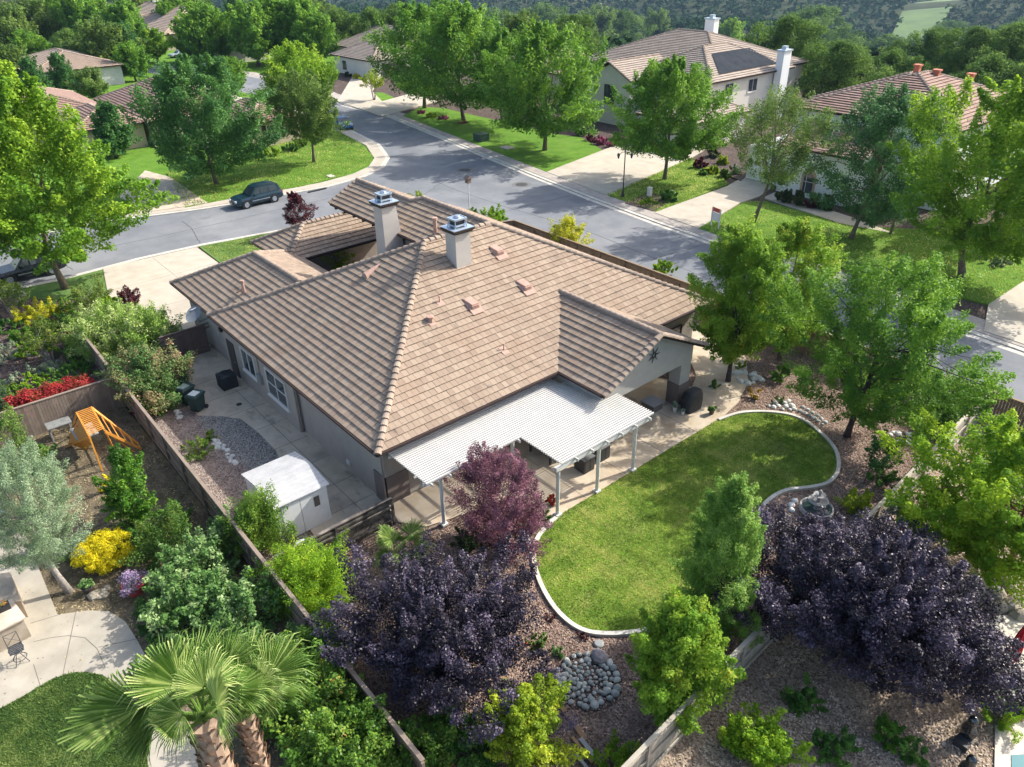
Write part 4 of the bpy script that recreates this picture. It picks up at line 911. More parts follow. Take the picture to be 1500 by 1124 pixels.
# round rock bed
cxy = G(860, 998)[:2]; rr_ = 1.28; SC = .88
tag(slab('rock_bed_soil', [(cxy[0]+1.2*math.cos(t), cxy[1]+1.2*math.sin(t)) for t in np.linspace(0, 6.1, 18)], 0, .035, MULCHD), kind='structure')
for ring, (r0, rs, n) in enumerate(((1.12, .155, 24), (.9, .12, 22), (.70, .10, 20), (.52, .095, 16), (.33, .09, 11), (.14, .10, 5))):
    for k in range(n):
        a = 6.283*k/n+rng.uniform(-.06, .06); s = SC*rs*rng.uniform(.65, 1.25); q = SC*r0+rng.uniform(-.06, .06)
        m = MB(); m.rock((cxy[0]+q*math.cos(a), cxy[1]+q*math.sin(a)*1.02, .05+s*.35), s, rng); tag(m.build('rock', ROCK), 'smooth grey-green river rock in the round rock bed', 'rock', 'river rocks of the round rock bed')
m = MB(); m.rock((*G(878, 966)[:2], .14), .29, rng, flat=.6); tag(m.build('boulder', M('purple_grey_stone', (.20, .18, .19), (.28, .26, .27), scale=7, rough=.85)), 'largest purple-grey boulder at the edge of the round rock bed', 'boulder')
m = MB(); m.lathe((*G(877, 945)[:2], .03), [(.18, 0), (.18, .05), (.14, .08), (0, .085)], 16); tag(m.build('valve_cover', M('grey_plastic_cover', (.25, .26, .26), rough=.6)), 'round grey valve cover between lawn kerb and rock bed', 'cover')
def rockpile(px, py, n, spread, s, mat, label, group, flat=.6):
    c = G(px, py)[:2]
    for k in range(n):
        m = MB(); a, q = rng.uniform(0, 6.28), rng.uniform(0, 1)**.5
        m.rock((c[0]+q*spread[0]*math.cos(a), c[1]+q*spread[1]*math.sin(a), .06), s*rng.uniform(.6, 1.4), rng, flat=flat); tag(m.build('rock', mat), label, 'rock', group)
rockpile(1095, 555, 22, (.75, .8), .17, ROCKW, 'bluish white rock in the pile under the bright green tree', 'rocks under the bright green tree')
for px_, py_ in ((1126, 598), (1133, 600), (1140, 598), (1146, 603), (1151, 599), (1157, 604), (1163, 603), (1136, 594), (1149, 594), (1160, 598), (1143, 590), (1155, 591)):
    m = MB(); m.rock((*G(px_, py_-2)[:2], .07), rng.uniform(.10, .17), rng); tag(m.build('rock', ROCKW), 'white rock in the row along the far lawn kerb', 'rock', 'white rocks along the far lawn kerb')
for px_, py_ in ((1172, 606), (1179, 609), (1186, 612), (1192, 616), (1198, 620), (1204, 625), (1183, 604), (1190, 608), (1197, 612), (1203, 617), (1209, 622), (1176, 600)):
    m = MB(); m.rock((*G(px_, py_-2)[:2], .06), rng.uniform(.09, .16), rng); tag(m.build('rock', ROCK), 'grey rock in the row along the far lawn kerb', 'rock', 'grey rocks along the far lawn kerb')
rockpile(1320, 645, 10, (.8, .7), .16, ROCKW, 'pale rock on the bark near the fence corner', 'pale rocks near the fence corner')
rockpile(735, 782, 9, (.5, .4), .14, ROCK, 'dark round stone beside the pergola corner post', 'stones beside the pergola corner post')
rockpile(330, 665, 26, (1.6, .22), .12, ROCKW, 'pale stone edging the gravel patch', 'pale stones edging the gravel patch')
rockpile(255, 605, 8, (.9, .3), .13, ROCKW, 'stone on the bark in front of the bins', 'stones in front of the bins')
rockpile(150, 868, 6, (.35, .3), .17, ROCKT, 'tan stone beside the red planter', 'tan stones beside the red planter')
rockpile(1480, 880, 14, (1.1, .8), .36, ROCKT, 'tan boulder of the rock border above the terrace', 'tan boulders above the terrace', flat=.8)
# lumber
for i, (a, b, w_, mt) in enumerate(((((822, 1035)), (858, 1085), .16, ORANGE and M('brown_lumber', (.26, .16, .09), (.34, .22, .13), scale=5, rough=.85)), ((850, 1082), (882, 1122), .14, GREYW), ((838, 1080), (868, 1118), .10, M('brown_lumber', None)), ((838, 1098), (862, 1128), .09, GREYW), ((727, 988), (768, 1012), .12, M('brown_lumber', None)))):
    p, q = G(*a, .08+.02*i), G(*b, .08+.02*i); m = MB(); m.beam(p, q, w_, .07); tag(m.build('lumber_plank', mt), ['reddish brown plank lying by the yellow-green tree', 'long grey plank end at the bottom of the pile', 'short brown plank under the others', 'narrow dark grey plank beside the pile', 'tan plank half under the purple plum tree'][i], 'plank')
# ------------------------------------------------------------------ play frame and table in the corner of the next garden
pf = thing('play_frame', 'orange stained wooden climbing frame with slatted top in the fence corner', 'climbing frame', (-37.2, 3.6, 0))
def pp(px, py, z): return G(px, py, z)
tops = [pp(112, 605, 1.9), pp(134, 597, 1.9), pp(153, 630, 1.9), pp(131, 640, 1.9)]
for a, b in ((0, 3), (1, 2)): m = MB(); m.beam(tops[a], tops[b], .07, .10); m.build('top_beam', ORANGE, pf)
m = MB()
for k in range(15):
    t = (k+.5)/15; m.beam(tops[0]*(1-t)+tops[3]*t+[0, 0, .06], tops[1]*(1-t)+tops[2]*t+[0, 0, .06], .045, .03)
m.build('slat', ORANGE, pf)
feet = {0: [(103, 640)], 1: [(190, 640)], 2: [(170, 665), (195, 662)], 3: [(150, 690), (97, 655)]}
for k, fs in feet.items():
    for f in fs: m = MB(); m.beam(tops[k], G(*f, .05), .07, .07); m.build('leg', ORANGE, pf)
m = MB(); m.beam(tops[1]+[0, 0, -.1], G(202, 650, .1), .05, .12); m.beam(tops[2]+[0, 0, -.1], G(207, 658, .1), .05, .12)
for k in range(6):
    t = k/5; m.beam((tops[1]+[0, 0, -.15])*(1-t)+G(202, 650, .15)*t, (tops[2]+[0, 0, -.15])*(1-t)+G(207, 658, .15)*t, .04, .05)
m.build('ladder', ORANGE, pf)
m = MB(); u0, u1 = G(100, 650, .3), G(128, 660, .3)
m.add([tops[0]-[0, 0, .3], tops[3]-[0, 0, .3], u1, u0, tops[0]-[.04, 0, .3], tops[3]-[.04, 0, .3], u1-[.04, 0, 0], u0-[.04, 0, 0]], [(0, 1, 2, 3), (7, 6, 5, 4), (0, 4, 5, 1), (2, 6, 7, 3), (1, 5, 6, 2), (0, 3, 7, 4)])
m.build('climbing_panel', M('climbing_panel_board', (.62, .26, .05), (.50, .20, .04), scale=3, rough=.6), pf)
for k in range(8):
    t, s_ = rng.uniform(.1, .9), rng.uniform(.1, .9); c = (tops[0]-[0, 0, .3])*(1-t)*(1-s_)+(tops[3]-[0, 0, .3])*(1-t)*s_+u0*t*(1-s_)+u1*t*s_
    m = MB(); m.rock(c+[.05, -.03, 0], .06, rng); m.build('climbing_hold', [M('hold_yellow', (.75, .55, .05), rough=.5), M('hold_green', (.2, .45, .12), rough=.5), M('hold_grey', (.6, .6, .62), rough=.5), M('hold_red', (.65, .12, .05), rough=.5)][k % 4], pf)
m = MB(); m.box(-37.9, 3.3, .9, -36.6, 4.3, .96); m.build('platform', GREYW, pf)
wt = thing('potting_table', 'weathered grey wooden table against the brown fence', 'table', (*G(93, 640)[:2], 0))
q = G(93, 640)[:2]
m = MB(); m.box(q[0]-.35, q[1]-.55, .82, q[0]+.4, q[1]+.55, .87); m.build('tabletop', M('old_grey_board', (.15, .155, .15), (.22, .225, .21), scale=4, rough=.85), wt)
for sx in (-1, 1):
    for sy in (-1, 1): m = MB(); m.box(q[0]+sx*.32-.03, q[1]+sy*.48-.03, .02, q[0]+sx*.32+.03, q[1]+sy*.48+.03, .82); m.build('leg', GREYW, wt)
# counter, chair, grill at the left edge
ct = thing('garden_counter', 'stone-topped garden counter with pale block base beside the path', 'counter', (*G(12, 905)[:2], 0))
def counter():
    a, b, c, d = [G(*p, 1.0)[:2] for p in ((-60, 905), (18, 878), (38, 905), (-40, 945))]
    m = MB(); m.prism([tuple(a), tuple(b), tuple(c), tuple(d)], .96, 1.02); m.build('countertop', TRAVERT, ct)
    cen = (a+b+c+d)/4; k = [cen+(p-cen)*.9 for p in (a, b, c, d)]
    m = MB(); m.prism([tuple(p) for p in k], .05, .958); m.build('base', M('tan_block', (.30, .25, .19), (.40, .34, .27), scale=3, rough=.9), ct)
    e = [G(*p, .9)[:2] for p in ((-30, 845), (15, 838), (30, 880), (-10, 890))]
    m = MB(); m.prism([tuple(p) for p in e], .05, .9); m.build('back_wall', M('tan_block', None), ct)
counter()
fb = thing('flower_box', 'box of orange and red flowers on the stone counter', 'flower box', (*G(5, 893, 1.02)[:2], 1.02)); q = G(4, 893, 1.02)
m = MB(); m.box(q[0]-.16, q[1]-.4, 1.02, q[0]+.16, q[1]+.25, 1.2); m.build('box', BLACK, fb)
rg = np.random.default_rng(8); C = q+np.stack([rg.uniform(-.1, .1, 8), rg.uniform(-.35, .2, 8), rg.uniform(.2, .4, 8)], 1)
V, F, v = leaves(rg, C, np.full(8, .14), 60, .06); mk('flowers', V, F, FM('flower_orange', (.1, .2, .04), (.25, .3, .06), (.6, .2, .05), tipc=(.75, .15, .03)), fb, var=v)
chr_ = thing('bar_chair', 'black wrought iron swivel chair on the concrete path beside the counter', 'chair', (*G(32, 962)[:2], .06)); q = G(33, 970)[:2]
IR = M('wrought_iron', (.035, .04, .05), rough=.5, spec=.5)
m = MB()
for k in range(6): m.box(q[0]-.24+k*.082, q[1]-.22, .66, q[0]-.24+k*.082+.05, q[1]+.22, .68)
m.tube([(q[0]+.25*math.cos(t), q[1]+.23*math.sin(t), .67) for t in np.linspace(0, 6.283, 17)], .014, 5); m.build('seat', IR, chr_)
m = MB(); m.tube([(q[0]-.22, q[1]-.2, .67), (q[0]-.3, q[1]-.2, 1.15), (q[0]-.3, q[1]+.2, 1.15), (q[0]-.22, q[1]+.2, .67)], .014, 5)
m.tube([(q[0]-.24, q[1]-.18, .75), (q[0]-.29, q[1]+.18, 1.1)], .01, 5); m.tube([(q[0]-.24, q[1]+.18, .75), (q[0]-.29, q[1]-.18, 1.1)], .01, 5); m.build('backrest', IR, chr_)
for k in range(4):
    a = k*1.571+.78; m = MB(); m.tube([(q[0], q[1], .62), (q[0]+.12*math.cos(a), q[1]+.12*math.sin(a), .4), (q[0]+.3*math.cos(a), q[1]+.3*math.sin(a), .07)], .013, 5); m.build('leg', IR, chr_)
m = MB(); m.tube([(q[0]+.21*math.cos(t), q[1]+.21*math.sin(t), .25) for t in np.linspace(0, 6.283, 17)], .012, 5); m.build('foot_ring', IR, chr_)
bq = thing('kettle_grill', 'black kettle grill on a wheeled frame at the edge of the path', 'grill', (*G(16, 785)[:2], .05)); q = G(14, 785)[:2]
m = MB(); m.lathe((q[0], q[1], .55), [(.05, 0), (.28, .1), (.36, .26), (.36, .3), (.28, .46), (.05, .54), (0, .54)], 18); m.build('kettle', M('gloss_black', (.02, .02, .025), rough=.25, spec=.6), bq)
for k in range(3): a = k*2.09; m = MB(); m.tube([(q[0]+.2*math.cos(a), q[1]+.2*math.sin(a), .6), (q[0]+.36*math.cos(a), q[1]+.36*math.sin(a), .06)], .02, 6); m.build('leg', DARKM, bq)
m = MB(); m.box(q[0]-.2, q[1]+.38, .6, q[0]+.3, q[1]+.95, .66); m.build('side_shelf', BLACK, bq)
gh = thing('cold_frame', 'pale blue plastic cover at the edge of the photograph behind the black grill', 'cover', (*G(-25, 760)[:2], 0)); q = G(-28, 765)[:2]
m = MB(); V = [(q[0]+.9*math.cos(t), q[1]+s_, .1+1.0*math.sin(t)) for s_ in (-.9, .9) for t in np.linspace(0, math.pi, 9)]
m.add(V, [(i, i+1, 9+i+1, 9+i) for i in range(8)]+[tuple(range(9)), tuple(range(9, 18))[::-1]]); m.build('film', M('pale_blue_film', (.35, .45, .55), rough=.35), gh)
m = MB(); m.beam((q[0]-.9, q[1]-.92, .12), (q[0]+.9, q[1]-.92, .12), .05, .05); m.build('frame', METAL, gh)
flowerpot('flower_pot', 'red glazed planter overflowing with violet flowers', *G(200, 868)[:2], .42, .45, M('red_glaze', (.50, .09, .07), (.42, .06, .05), scale=4, rough=.3), F_FLRP, .55, .4, seed=7, leaf=.07, n=22, per=90)
flowerpot('flower_pot', 'dark pot with pale green succulent beside the garden path', *G(131, 868)[:2], .22, .3, M('dark_pot', None), F_RHODO, .30, .3, seed=9, leaf=.09, n=9, per=60)
# lower plot, right bottom corner
um = thing('parasol', 'closed red parasol standing on the terrace at the frame edge', 'parasol', (*G(1480, 968, 1.)[:2], .07)); q = G(1480, 968, 1.)[:2]
m = MB(); m.tube([(q[0], q[1], .07), (q[0], q[1], 2.75)], .03, 8); m.build('pole', METAL, um)
m = MB(); V = []
for z, r_ in ((1.0, .10), (1.2, .17), (1.7, .15), (2.3, .10), (2.7, .03)):
    for k in range(14): t = k*math.pi/7; V.append((q[0]+r_*(1+.25*(k % 2))*math.cos(t), q[1]+r_*(1+.25*(k % 2))*math.sin(t), z))
m.add(V, [(i*14+k, i*14+(k+1) % 14, (i+1)*14+(k+1) % 14, (i+1)*14+k) for i in range(4) for k in range(14)]+[tuple(range(56, 70))]); m.build('canopy', M('red_cloth', (.62, .02, .03), (.5, .015, .02), scale=6, rough=.8), um)
m = MB(); m.box(q[0]-.25, q[1]-.25, .07, q[0]+.25, q[1]+.25, .15); m.build('base', DARKM, um)
wc = thing('wicker_armchair', 'round dark wicker armchair with pale cushion on the terrace', 'chair', (*G(1490, 1035)[:2], .07)); q = G(1492, 1035)[:2]
WK = M('dark_grey_wicker', (.05, .055, .06), (.10, .105, .11), scale=18, rough=.7)
m = MB(); V = []; ts = np.linspace(.9, 5.4, 14)
for r_, z in ((.42, .1), (.48, .75), (.43, .78), (.38, .4)):
    for t in ts: V.append((q[0]+r_*math.cos(t), q[1]+r_*math.sin(t), z))
m.add(V, [(i*14+k, i*14+k+1, (i+1)*14+k+1, (i+1)*14+k) for i in range(3) for k in range(13)]); m.build('backrest', WK, wc)
m = MB(); m.lathe((q[0], q[1], .1), [(.36, 0), (.38, .28), (0, .28)], 16); m.build('seat', WK, wc)
m = MB(); m.lathe((q[0], q[1], .385), [(.33, 0), (.34, .05), (.28, .09), (0, .09)], 16); m.build('cushion', M('cream_cloth', (.6, .57, .5), rough=.9), wc)
pf2 = thing('garden_pouf', 'round dark wicker stool beside the red parasol', 'stool', (*G(1482, 1000)[:2], .07)); q = G(1480, 1002)[:2]
m = MB(); m.lathe((q[0], q[1], .07), [(.26, 0), (.32, .2), (.30, .42), (.1, .46), (0, .46)], 14); m.build('body', WK, pf2)
def sculpture(px, py, label):
    x, y = G(px, py)[:2]; t = thing('sculpture', label, 'sculpture', (x, y, .02), 'glossy dark sculptures in the pebbles')
    m = MB(); m.lathe((x, y, .02), [(.10, 0), (.17, .08), (.24, .30), (.22, .52), (.13, .68), (.15, .80), (.13, .95), (.04, 1.02), (0, 1.02)], 16); m.build('body', M('polished_dark_metal', (.09, .095, .10), rough=.18, metal=.8), t, smooth=True)
    m = MB(); m.box(x-.22, y-.22, -.02, x+.22, y+.22, .035); m.build('plinth', DARKM, t)
sculpture(1414, 1082, 'glossy dark rounded sculpture nearest the plum tree crown'); sculpture(1411, 1140, 'glossy dark rounded sculpture at the bottom frame edge')
m = MB(); m.box(*G(1408, 1092)[:2]-.2, .02, *G(1408, 1092)[:2]+.2, .25); tag(m.build('lantern_box', DARKM), 'small dark box beside the upper glossy sculpture', 'box')
# ------------------------------------------------------------------ vehicles
def car(name, label, x, y, a, paint, suv=True, L=4.7, W=1.86, z=.03):
    t = thing(name, label, 'car', (0, 0, 0)); h = W/2; Hb = 1.02 if suv else .86; Ht = 1.74 if suv else 1.42
    st = [(-L/2, .45, .62, .80), (-L/2+.08, .32, .80, .93), (-L/2+.5, .28, Hb-.06, .985), (-L*.17, .27, Hb, 1), (L*.2, .27, Hb+.03, 1), (L/2-.35, .3, Hb+.04, .99), (L/2-.06, .35, Hb, .95), (L/2, .45, Hb-.15, .9)]
    m = MB(); V = []
    for (xx, zb, zt, wf) in st: V += [(xx, -h*wf*.88, zb), (xx, -h*wf, zb+.2), (xx, -h*wf, zt-.22), (xx, -h*wf*.93, zt), (xx, h*wf*.93, zt), (xx, h*wf, zt-.22), (xx, h*wf, zb+.2), (xx, h*wf*.88, zb)]
    F = [(i*8+k, i*8+(k+1) % 8, (i+1)*8+(k+1) % 8, (i+1)*8+k) for i in range(len(st)-1) for k in range(8)]+[tuple(range(8))[::-1], tuple(range(8*(len(st)-1), 8*len(st)))]
    m.add(V, F)
    m.box(-L/2-.04, -h*.8, .38, -L/2+.1, h*.8, .58); m.box(L/2-.1, -h*.85, .40, L/2+.05, h*.85, .62)
    body = m.build('body', paint, t)
    fx = [(-L*.20, Hb-.01, .90), (-L*.06, Ht-.06, .74), (L*.08, Ht, .74), (L*.30, Ht-.02, .73), (L*.43, Ht-.12 if suv else Ht-.35, .74), (L*.485, Hb-.02, .86)] if suv else [(-L*.20, Hb-.01, .88), (-L*.05, Ht-.06, .70), (L*.06, Ht, .70), (L*.2, Ht-.04, .70), (L*.40, Hb-.02, .84)]
    m = MB(); V = []
    for (xx, zz, wf) in fx: V += [(xx, -h*.90, Hb-.02), (xx, -h*wf, zz), (xx, h*wf, zz), (xx, h*.90, Hb-.02)]
    m.add(V, [(i*4+k, i*4+k+1, (i+1)*4+k+1, (i+1)*4+k) for i in range(len(fx)-1) for k in range(3)]); m.build('cabin', paint, body)
    def win(pts, nm='window', mat=GLASS):
        mm = MB(); mm.add(pts, [tuple(range(len(pts)))]); mm.build(nm, mat, body)
    for s in (-1, 1):
        def at(fr, xx):  # point on the side of the cabin
            zz = Hb+(Ht-Hb)*fr; return (xx, s*(h*.90+(h*.735-h*.90)*fr+.012), zz)
        segs = ((-L*.125, -L*.045, .02, L*.02), (L*.035, L*.035, L*.20, L*.20), (L*.215, L*.215, L*.40, L*.365)) if suv else ((-L*.12, -L*.035, L*.04, L*.04), (L*.055, L*.055, L*.26, L*.19))
        for (b0, t0, b1, t1) in segs: win([at(.12, b0), at(.12, b1), at(.86, t1), at(.86, t0)])
    k0, k1 = fx[0], fx[1]
    win([(k0[0]+.06, -h*.80, k0[1]+.06), (k0[0]+.06, h*.80, k0[1]+.06), (k1[0]-.02+.0, h*.68, k1[1]+.0), (k1[0]-.02, -h*.68, k1[1]+.0)], 'windscreen')
    k0, k1 = fx[-1], fx[-2]
    win([(k0[0]-.01, -h*.75, k0[1]+.12), (k1[0]+.03, -h*.64, k1[1]-.04), (k1[0]+.03, h*.64, k1[1]-.04), (k0[0]-.01, h*.75, k0[1]+.12)], 'rear_window')
    wr = .37 if suv else .33
    for xx in (-L*.31, L*.29):
        for s in (-1, 1):
            m = MB(); m.tube([(xx, s*(h-.24), wr), (xx, s*(h+.012), wr)], wr+.07, 18); m.build('wheel_arch', BLACK, body)
            m = MB(); m.tube([(xx, s*(h-.22), wr), (xx, s*(h+.03), wr)], wr, 18); wo = m.build('wheel', M('tyre_rubber', (.02, .02, .02), rough=.9), t)
            m = MB(); m.lathe((0, 0, 0), [(wr*.64, 0), (wr*.6, .02), (wr*.15, .01), (0, .02)], 14)
            R_ = [(p[0]+xx, s*(h+.031+p[2]), p[1]+wr) for p in m.V]; m.V = R_; m.build('rim', METAL, wo)
    for s in (-1, 1):
        m = MB(); m.box(-L/2-.01, s*h*.62-.16, .62, -L/2+.12, s*h*.62+.16, .80); m.build('headlight', M('headlight_glass', (.65, .67, .68), rough=.2), t)
        m = MB(); m.box(L/2-.12, s*h*.80-.09, .72, L/2+.02, s*h*.80+.09, 1.0); m.build('tail_light', M('tail_light_red', (.45, .02, .02), rough=.25), t)
        m = MB(); m.box(-L*.13, s*(h+.02), Hb, -L*.09, s*(h+.2), Hb+.16); m.build('side_mirror', paint, t)
    if suv:
        m = MB(); 
        for s in (-1, 1): m.beam((-L*.03, s*h*.62, Ht+.05), (L*.38, s*h*.62, Ht+.04), .04, .04)
        m.build('roof_rack', DARKM, body)
        m = MB()
        for s in (-1, 1): m.box(-L*.18, s*(h+.002) if s > 0 else -h-.02, .56, L*.20, (h+.02) if s > 0 else -h-.002, .63)
        m.build('side_strip', METAL, body)
    put(t, (x, y, z), a); return t
TEAL = M('teal_car_paint', (.006, .026, .042), rough=.22, spec=.6); 
car('parked_car', 'dark teal estate off-roader parked by the corner lawn', -69.75, 27.3, R(90+3), TEAL)
car('parked_car', 'black off-roader parked under the bright maple by the kerb', *(G(40, 408)[:2]+[-.2, .3]), R(90), M('black_car_paint', (.012, .014, .018), rough=.25, spec=.6))
car('parked_car', 'blue-black estate car half cut by the frame edge, behind the black one', *(G(-40, 418)[:2]+[-.2, -.6]), R(90), M('blue_black_car_paint', (.02, .035, .06), rough=.25, spec=.6))
car('parked_car', 'small bright blue car behind the olive-green street tree', *G(502, 188)[:2], R(170), M('blue_car_paint', (.03, .13, .30), rough=.25, spec=.6), suv=False, L=4.3, W=1.75)
car('parked_car', 'white saloon car in the driveway of the far stucco house', *G(313, 97)[:2], R(120), M('white_car_paint', (.7, .7, .7), rough=.3), suv=False)
car('parked_car', 'silver-blue saloon car in front of the far gabled roof', *G(264, 84)[:2], R(100), M('silver_car_paint', (.35, .42, .48), rough=.3, metal=.3), suv=False)
# ------------------------------------------------------------------ street furniture
sl_ = thing('street_lamp', 'tall dark street lamp with two lanterns beside the far driveway', 'street lamp', (*G(912, 291)[:2], .13)); x, y = G(912, 291)[:2]
m = MB(); m.lathe((x, y, .13), [(.16, 0), (.16, .3), (.09, .6), (.06, .8), (.05, 4.3), (.03, 4.6), (0, 4.75)], 12); m.build('pole', DARKM, sl_)
m = MB(); m.tube([(x-.39, y-.46, 4.0), (x-.2, y-.24, 4.3), (x, y, 4.35), (x+.2, y+.24, 4.3), (x+.39, y+.46, 4.0)], .025, 6); m.build('cross_arm', DARKM, sl_)
for s in (-1, 1):
    m = MB(); m.lathe((x+s*.39, y+s*.46, 3.75), [(.06, 0), (.14, .35), (.16, .36), (.03, .5), (0, .52)], 8); m.build('lantern', DARKM, sl_)
sg = thing('house_sign', 'yard sign on two white posts with a red header on the far lawn', 'sign', (*G(1045, 345)[:2], .15)); a, b = G(1041, 333)[:2], G(1052, 338)[:2]
for p in (a, b): m = MB(); m.box(p[0]-.05, p[1]-.05, .1, p[0]+.05, p[1]+.05, 1.75); m.build('post', WHITE, sg)
m = MB(); m.beam((*a, 1.62), (*b, 1.62), .05, .34); m.build('header_panel', M('sign_red', (.42, .08, .05), rough=.6), sg)
m = MB(); m.beam((*a, 1.05), (*b, 1.05), .03, .72); m.build('sign_panel', WHITE, sg)
bp = thing('birdhouse_pole', 'white pole with a small brown birdhouse behind the roof ridge', 'birdhouse', (*G(688, 318)[:2], .02)); x, y = G(688, 318)[:2]
hh = hgt(688, 318, 268); m = MB(); m.tube([(x, y, 0), (x, y, hh)], .05, 8); m.build('pole', WHITE, bp)
m = MB(); m.box(x-.2, y-.2, hh, x+.2, y+.2, hh+.4); m.add([(x-.3, y-.28, hh+.4), (x+.3, y-.28, hh+.4), (x+.3, y+.28, hh+.4), (x-.3, y+.28, hh+.4), (x-.3, y, hh+.62), (x+.3, y, hh+.62)], [(0, 1, 5, 4), (2, 3, 4, 5), (1, 2, 5), (3, 0, 4), (0, 3, 2, 1)]); m.build('birdhouse', M('birdhouse_wood', (.22, .15, .13), rough=.8), bp)
def ubox(name, label, px, py, w_, d, h, mat):
    x, y = G(px, py)[:2]; t = thing(name, label, 'utility box', (x, y, .1)); m = MB(); m.box(x-w_/2, y-d/2, .1, x+w_/2, y+d/2, h); m.build('body', mat, t)
    m = MB(); m.box(x-w_/2-.03, y-d/2-.03, h, x+w_/2+.03, y+d/2+.03, h+.06); m.build('lid', mat, t)
ubox('utility_box', 'white utility pedestal beside the street lamp', 951, 290, .35, .35, .95, WHITE)
ubox('utility_box', 'dark green transformer box on the far lawn under the trees', 705, 208, 1.5, 1.3, .95, M('green_box_paint', (.035, .07, .05), rough=.5))
ubox('utility_box', 'flat pale concrete utility pad on the far lawn', 743, 219, 1.5, 1.2, .2, CONC)
ubox('utility_box', 'flat pale utility cover in the corner lawn near the teal car', 485, 261, .9, .6, .18, KERB)
ubox('utility_box', 'flat pale utility cover in the shaded verge by the black car', 30, 434, .9, .6, .12, KERB)
for i, (px, py) in enumerate(((764, 271), (681, 250))):
    m = MB(); m.lathe((*G(px, py)[:2], .03), [(1.0, 0), (1.0, .006), (.0, .008)], 24); o = m.build('manhole_cover', M('manhole_ring', (.15, .15, .15), rough=.9)); tag(o, ['manhole cover in the sunlit street with a pale ring', 'manhole cover in the shaded part of the street'][i], 'manhole cover')
    m = MB(); m.lathe((*G(px, py)[:2], .038), [(.62, 0), (.62, .006), (.0, .008)], 24); m.build('iron_lid', M('cast_iron', (.06, .06, .065), rough=.7), o)
m = MB(); q, q2 = G(452, 283)[:2], G(478, 277)[:2]; m.beam((*q, .10), (*q2, .10), .28, .05); tag(m.build('storm_drain', DARKM), 'long dark storm drain slot in the kerb behind the teal car', 'drain')
# ------------------------------------------------------------------ neighbours' houses
def hip_planes(x0, y0, x1, y1, ze, pt):
    w_, l = x1-x0, y1-y0; h = min(w_, l)/2; z = ze+h*pt
    if w_ < l: r0, r1 = ((x0+x1)/2, y0+h, z), ((x0+x1)/2, y1-h, z)
    else: r0, r1 = (x0+h, (y0+y1)/2, z), (x1-h, (y0+y1)/2, z)
    a, b, c, d = (x0, y0, ze), (x1, y0, ze), (x1, y1, ze), (x0, y1, ze)
    pl = [(a, b, r0), (b, c, r1, r0), (c, d, r1), (d, a, r0, r1)] if w_ < l else [(a, b, r1, r0), (b, c, r1), (c, d, r0, r1), (d, a, r0)]
    rd = [(a, r0), (b, r0), (c, r1), (d, r1), (r0, r1)] if w_ < l else [(a, r0), (d, r0), (b, r1), (c, r1), (r0, r1)]
    return pl, rd
def block(parent, x0, y0, x1, y1, ze, pt, tile, wall, z0=0., over=.5, expo=.42, tw=.6, seed=1):
    pl, rd = hip_planes(x0, y0, x1, y1, ze, pt); o = roof_obj('roof', pl, rd, parent, mat=tile, expo=expo, tw=tw, seed=seed, lift=.08)
    m = MB(); m.box(x0+over, y0+over, z0, x1-over, y1-over, ze-.12); m.build('wall', wall, parent); return o
def wing_gable(parent, x0, y0, x1, y1, ze, pt, tile, wall, face='y-', over=.4, z0=0., seed=2):
    """gabled wing, ridge along y (gable towards -y)"""
    xm = (x0+x1)/2; z = ze+(x1-x0)/2*pt
    roof_obj('roof', [((x0, y1, ze), (x0, y0, ze), (xm, y0, z), (xm, y1, z)), ((x1, y0, ze), (x1, y1, ze), (xm, y1, z), (xm, y0, z))], [((xm, y1, z), (xm, y0, z)), ((x0, y0, ze), (xm, y0, z)), ((x1, y0, ze), (xm, y0, z))], parent, mat=tile, expo=.42, tw=.6, seed=seed, lift=.08)
    m = MB(); m.box(x0+over, y0+over, z0, x1-over, y1, ze-.12)
    m.add([(x0+over, y0+over, ze-.12), (x1-over, y0+over, ze-.12), (xm, y0+over, z-.25), (x0+over, y0+over+.2, ze-.12), (x1-over, y0+over+.2, ze-.12), (xm, y0+over+.2, z-.25)], [(0, 1, 2), (5, 4, 3), (0, 2, 5, 3), (1, 4, 5, 2)])
    m.build('wall', wall, parent)
h5 = thing('house', 'large two-storey cream house with black solar panel on its roof', 'house', (-66, 92, 0))
block(h5, -71, 80.5, -57.8, 98.6, 6, .46, TILE2, STUCC, seed=11)
block(h5, -84, 84, -59, 104, 6, .39, TILE2, STUCC, seed=12)
block(h5, -62, 72, -53.2, 83, 3.2, .4, TILE2, STUCC, seed=13)
wing_gable(h5, -74.6, 76.3, -66.8, 86, 5.7, .5, TILE2, STUCC, seed=14)
window_on(h5, 1, 76.7, -71.6, -69.8, 2.6, 4.9, -1, frame=FASC, cols=2)
window_on(h5, 0, -58.3, 84, 85.8, 3.9, 5.5, 1); window_on(h5, 0, -58.3, 89, 91, 3.9, 5.5, 1)
m = MB(); s0 = (-57.8, 6.0)
def h5z(x): return 6+.46*(-57.8-x)+.15
m.add([(-58.9, 83.5, h5z(-58.9)), (-58.9, 96.0, h5z(-58.9)), (-62.6, 94.6, h5z(-62.6)), (-62.6, 86.6, h5z(-62.6))], [(0, 1, 2, 3)]); m.build('solar_panel', SOLAR, h5)
def nchim(parent, x, y, zb, zt, w_, d, mat):
    m = MB(); m.box(x-w_/2, y-d/2, zb, x+w_/2, y+d/2, zt); o = m.build('chimney', mat, parent)
    m = MB(); m.box(x-w_/2-.12, y-d/2-.12, zt, x+w_/2+.12, y+d/2+.12, zt+.18); m.box(x-.3, y-.3, zt+.18, x+.3, y+.3, zt+.6); m.build('chimney_cap', CAPMET, o)
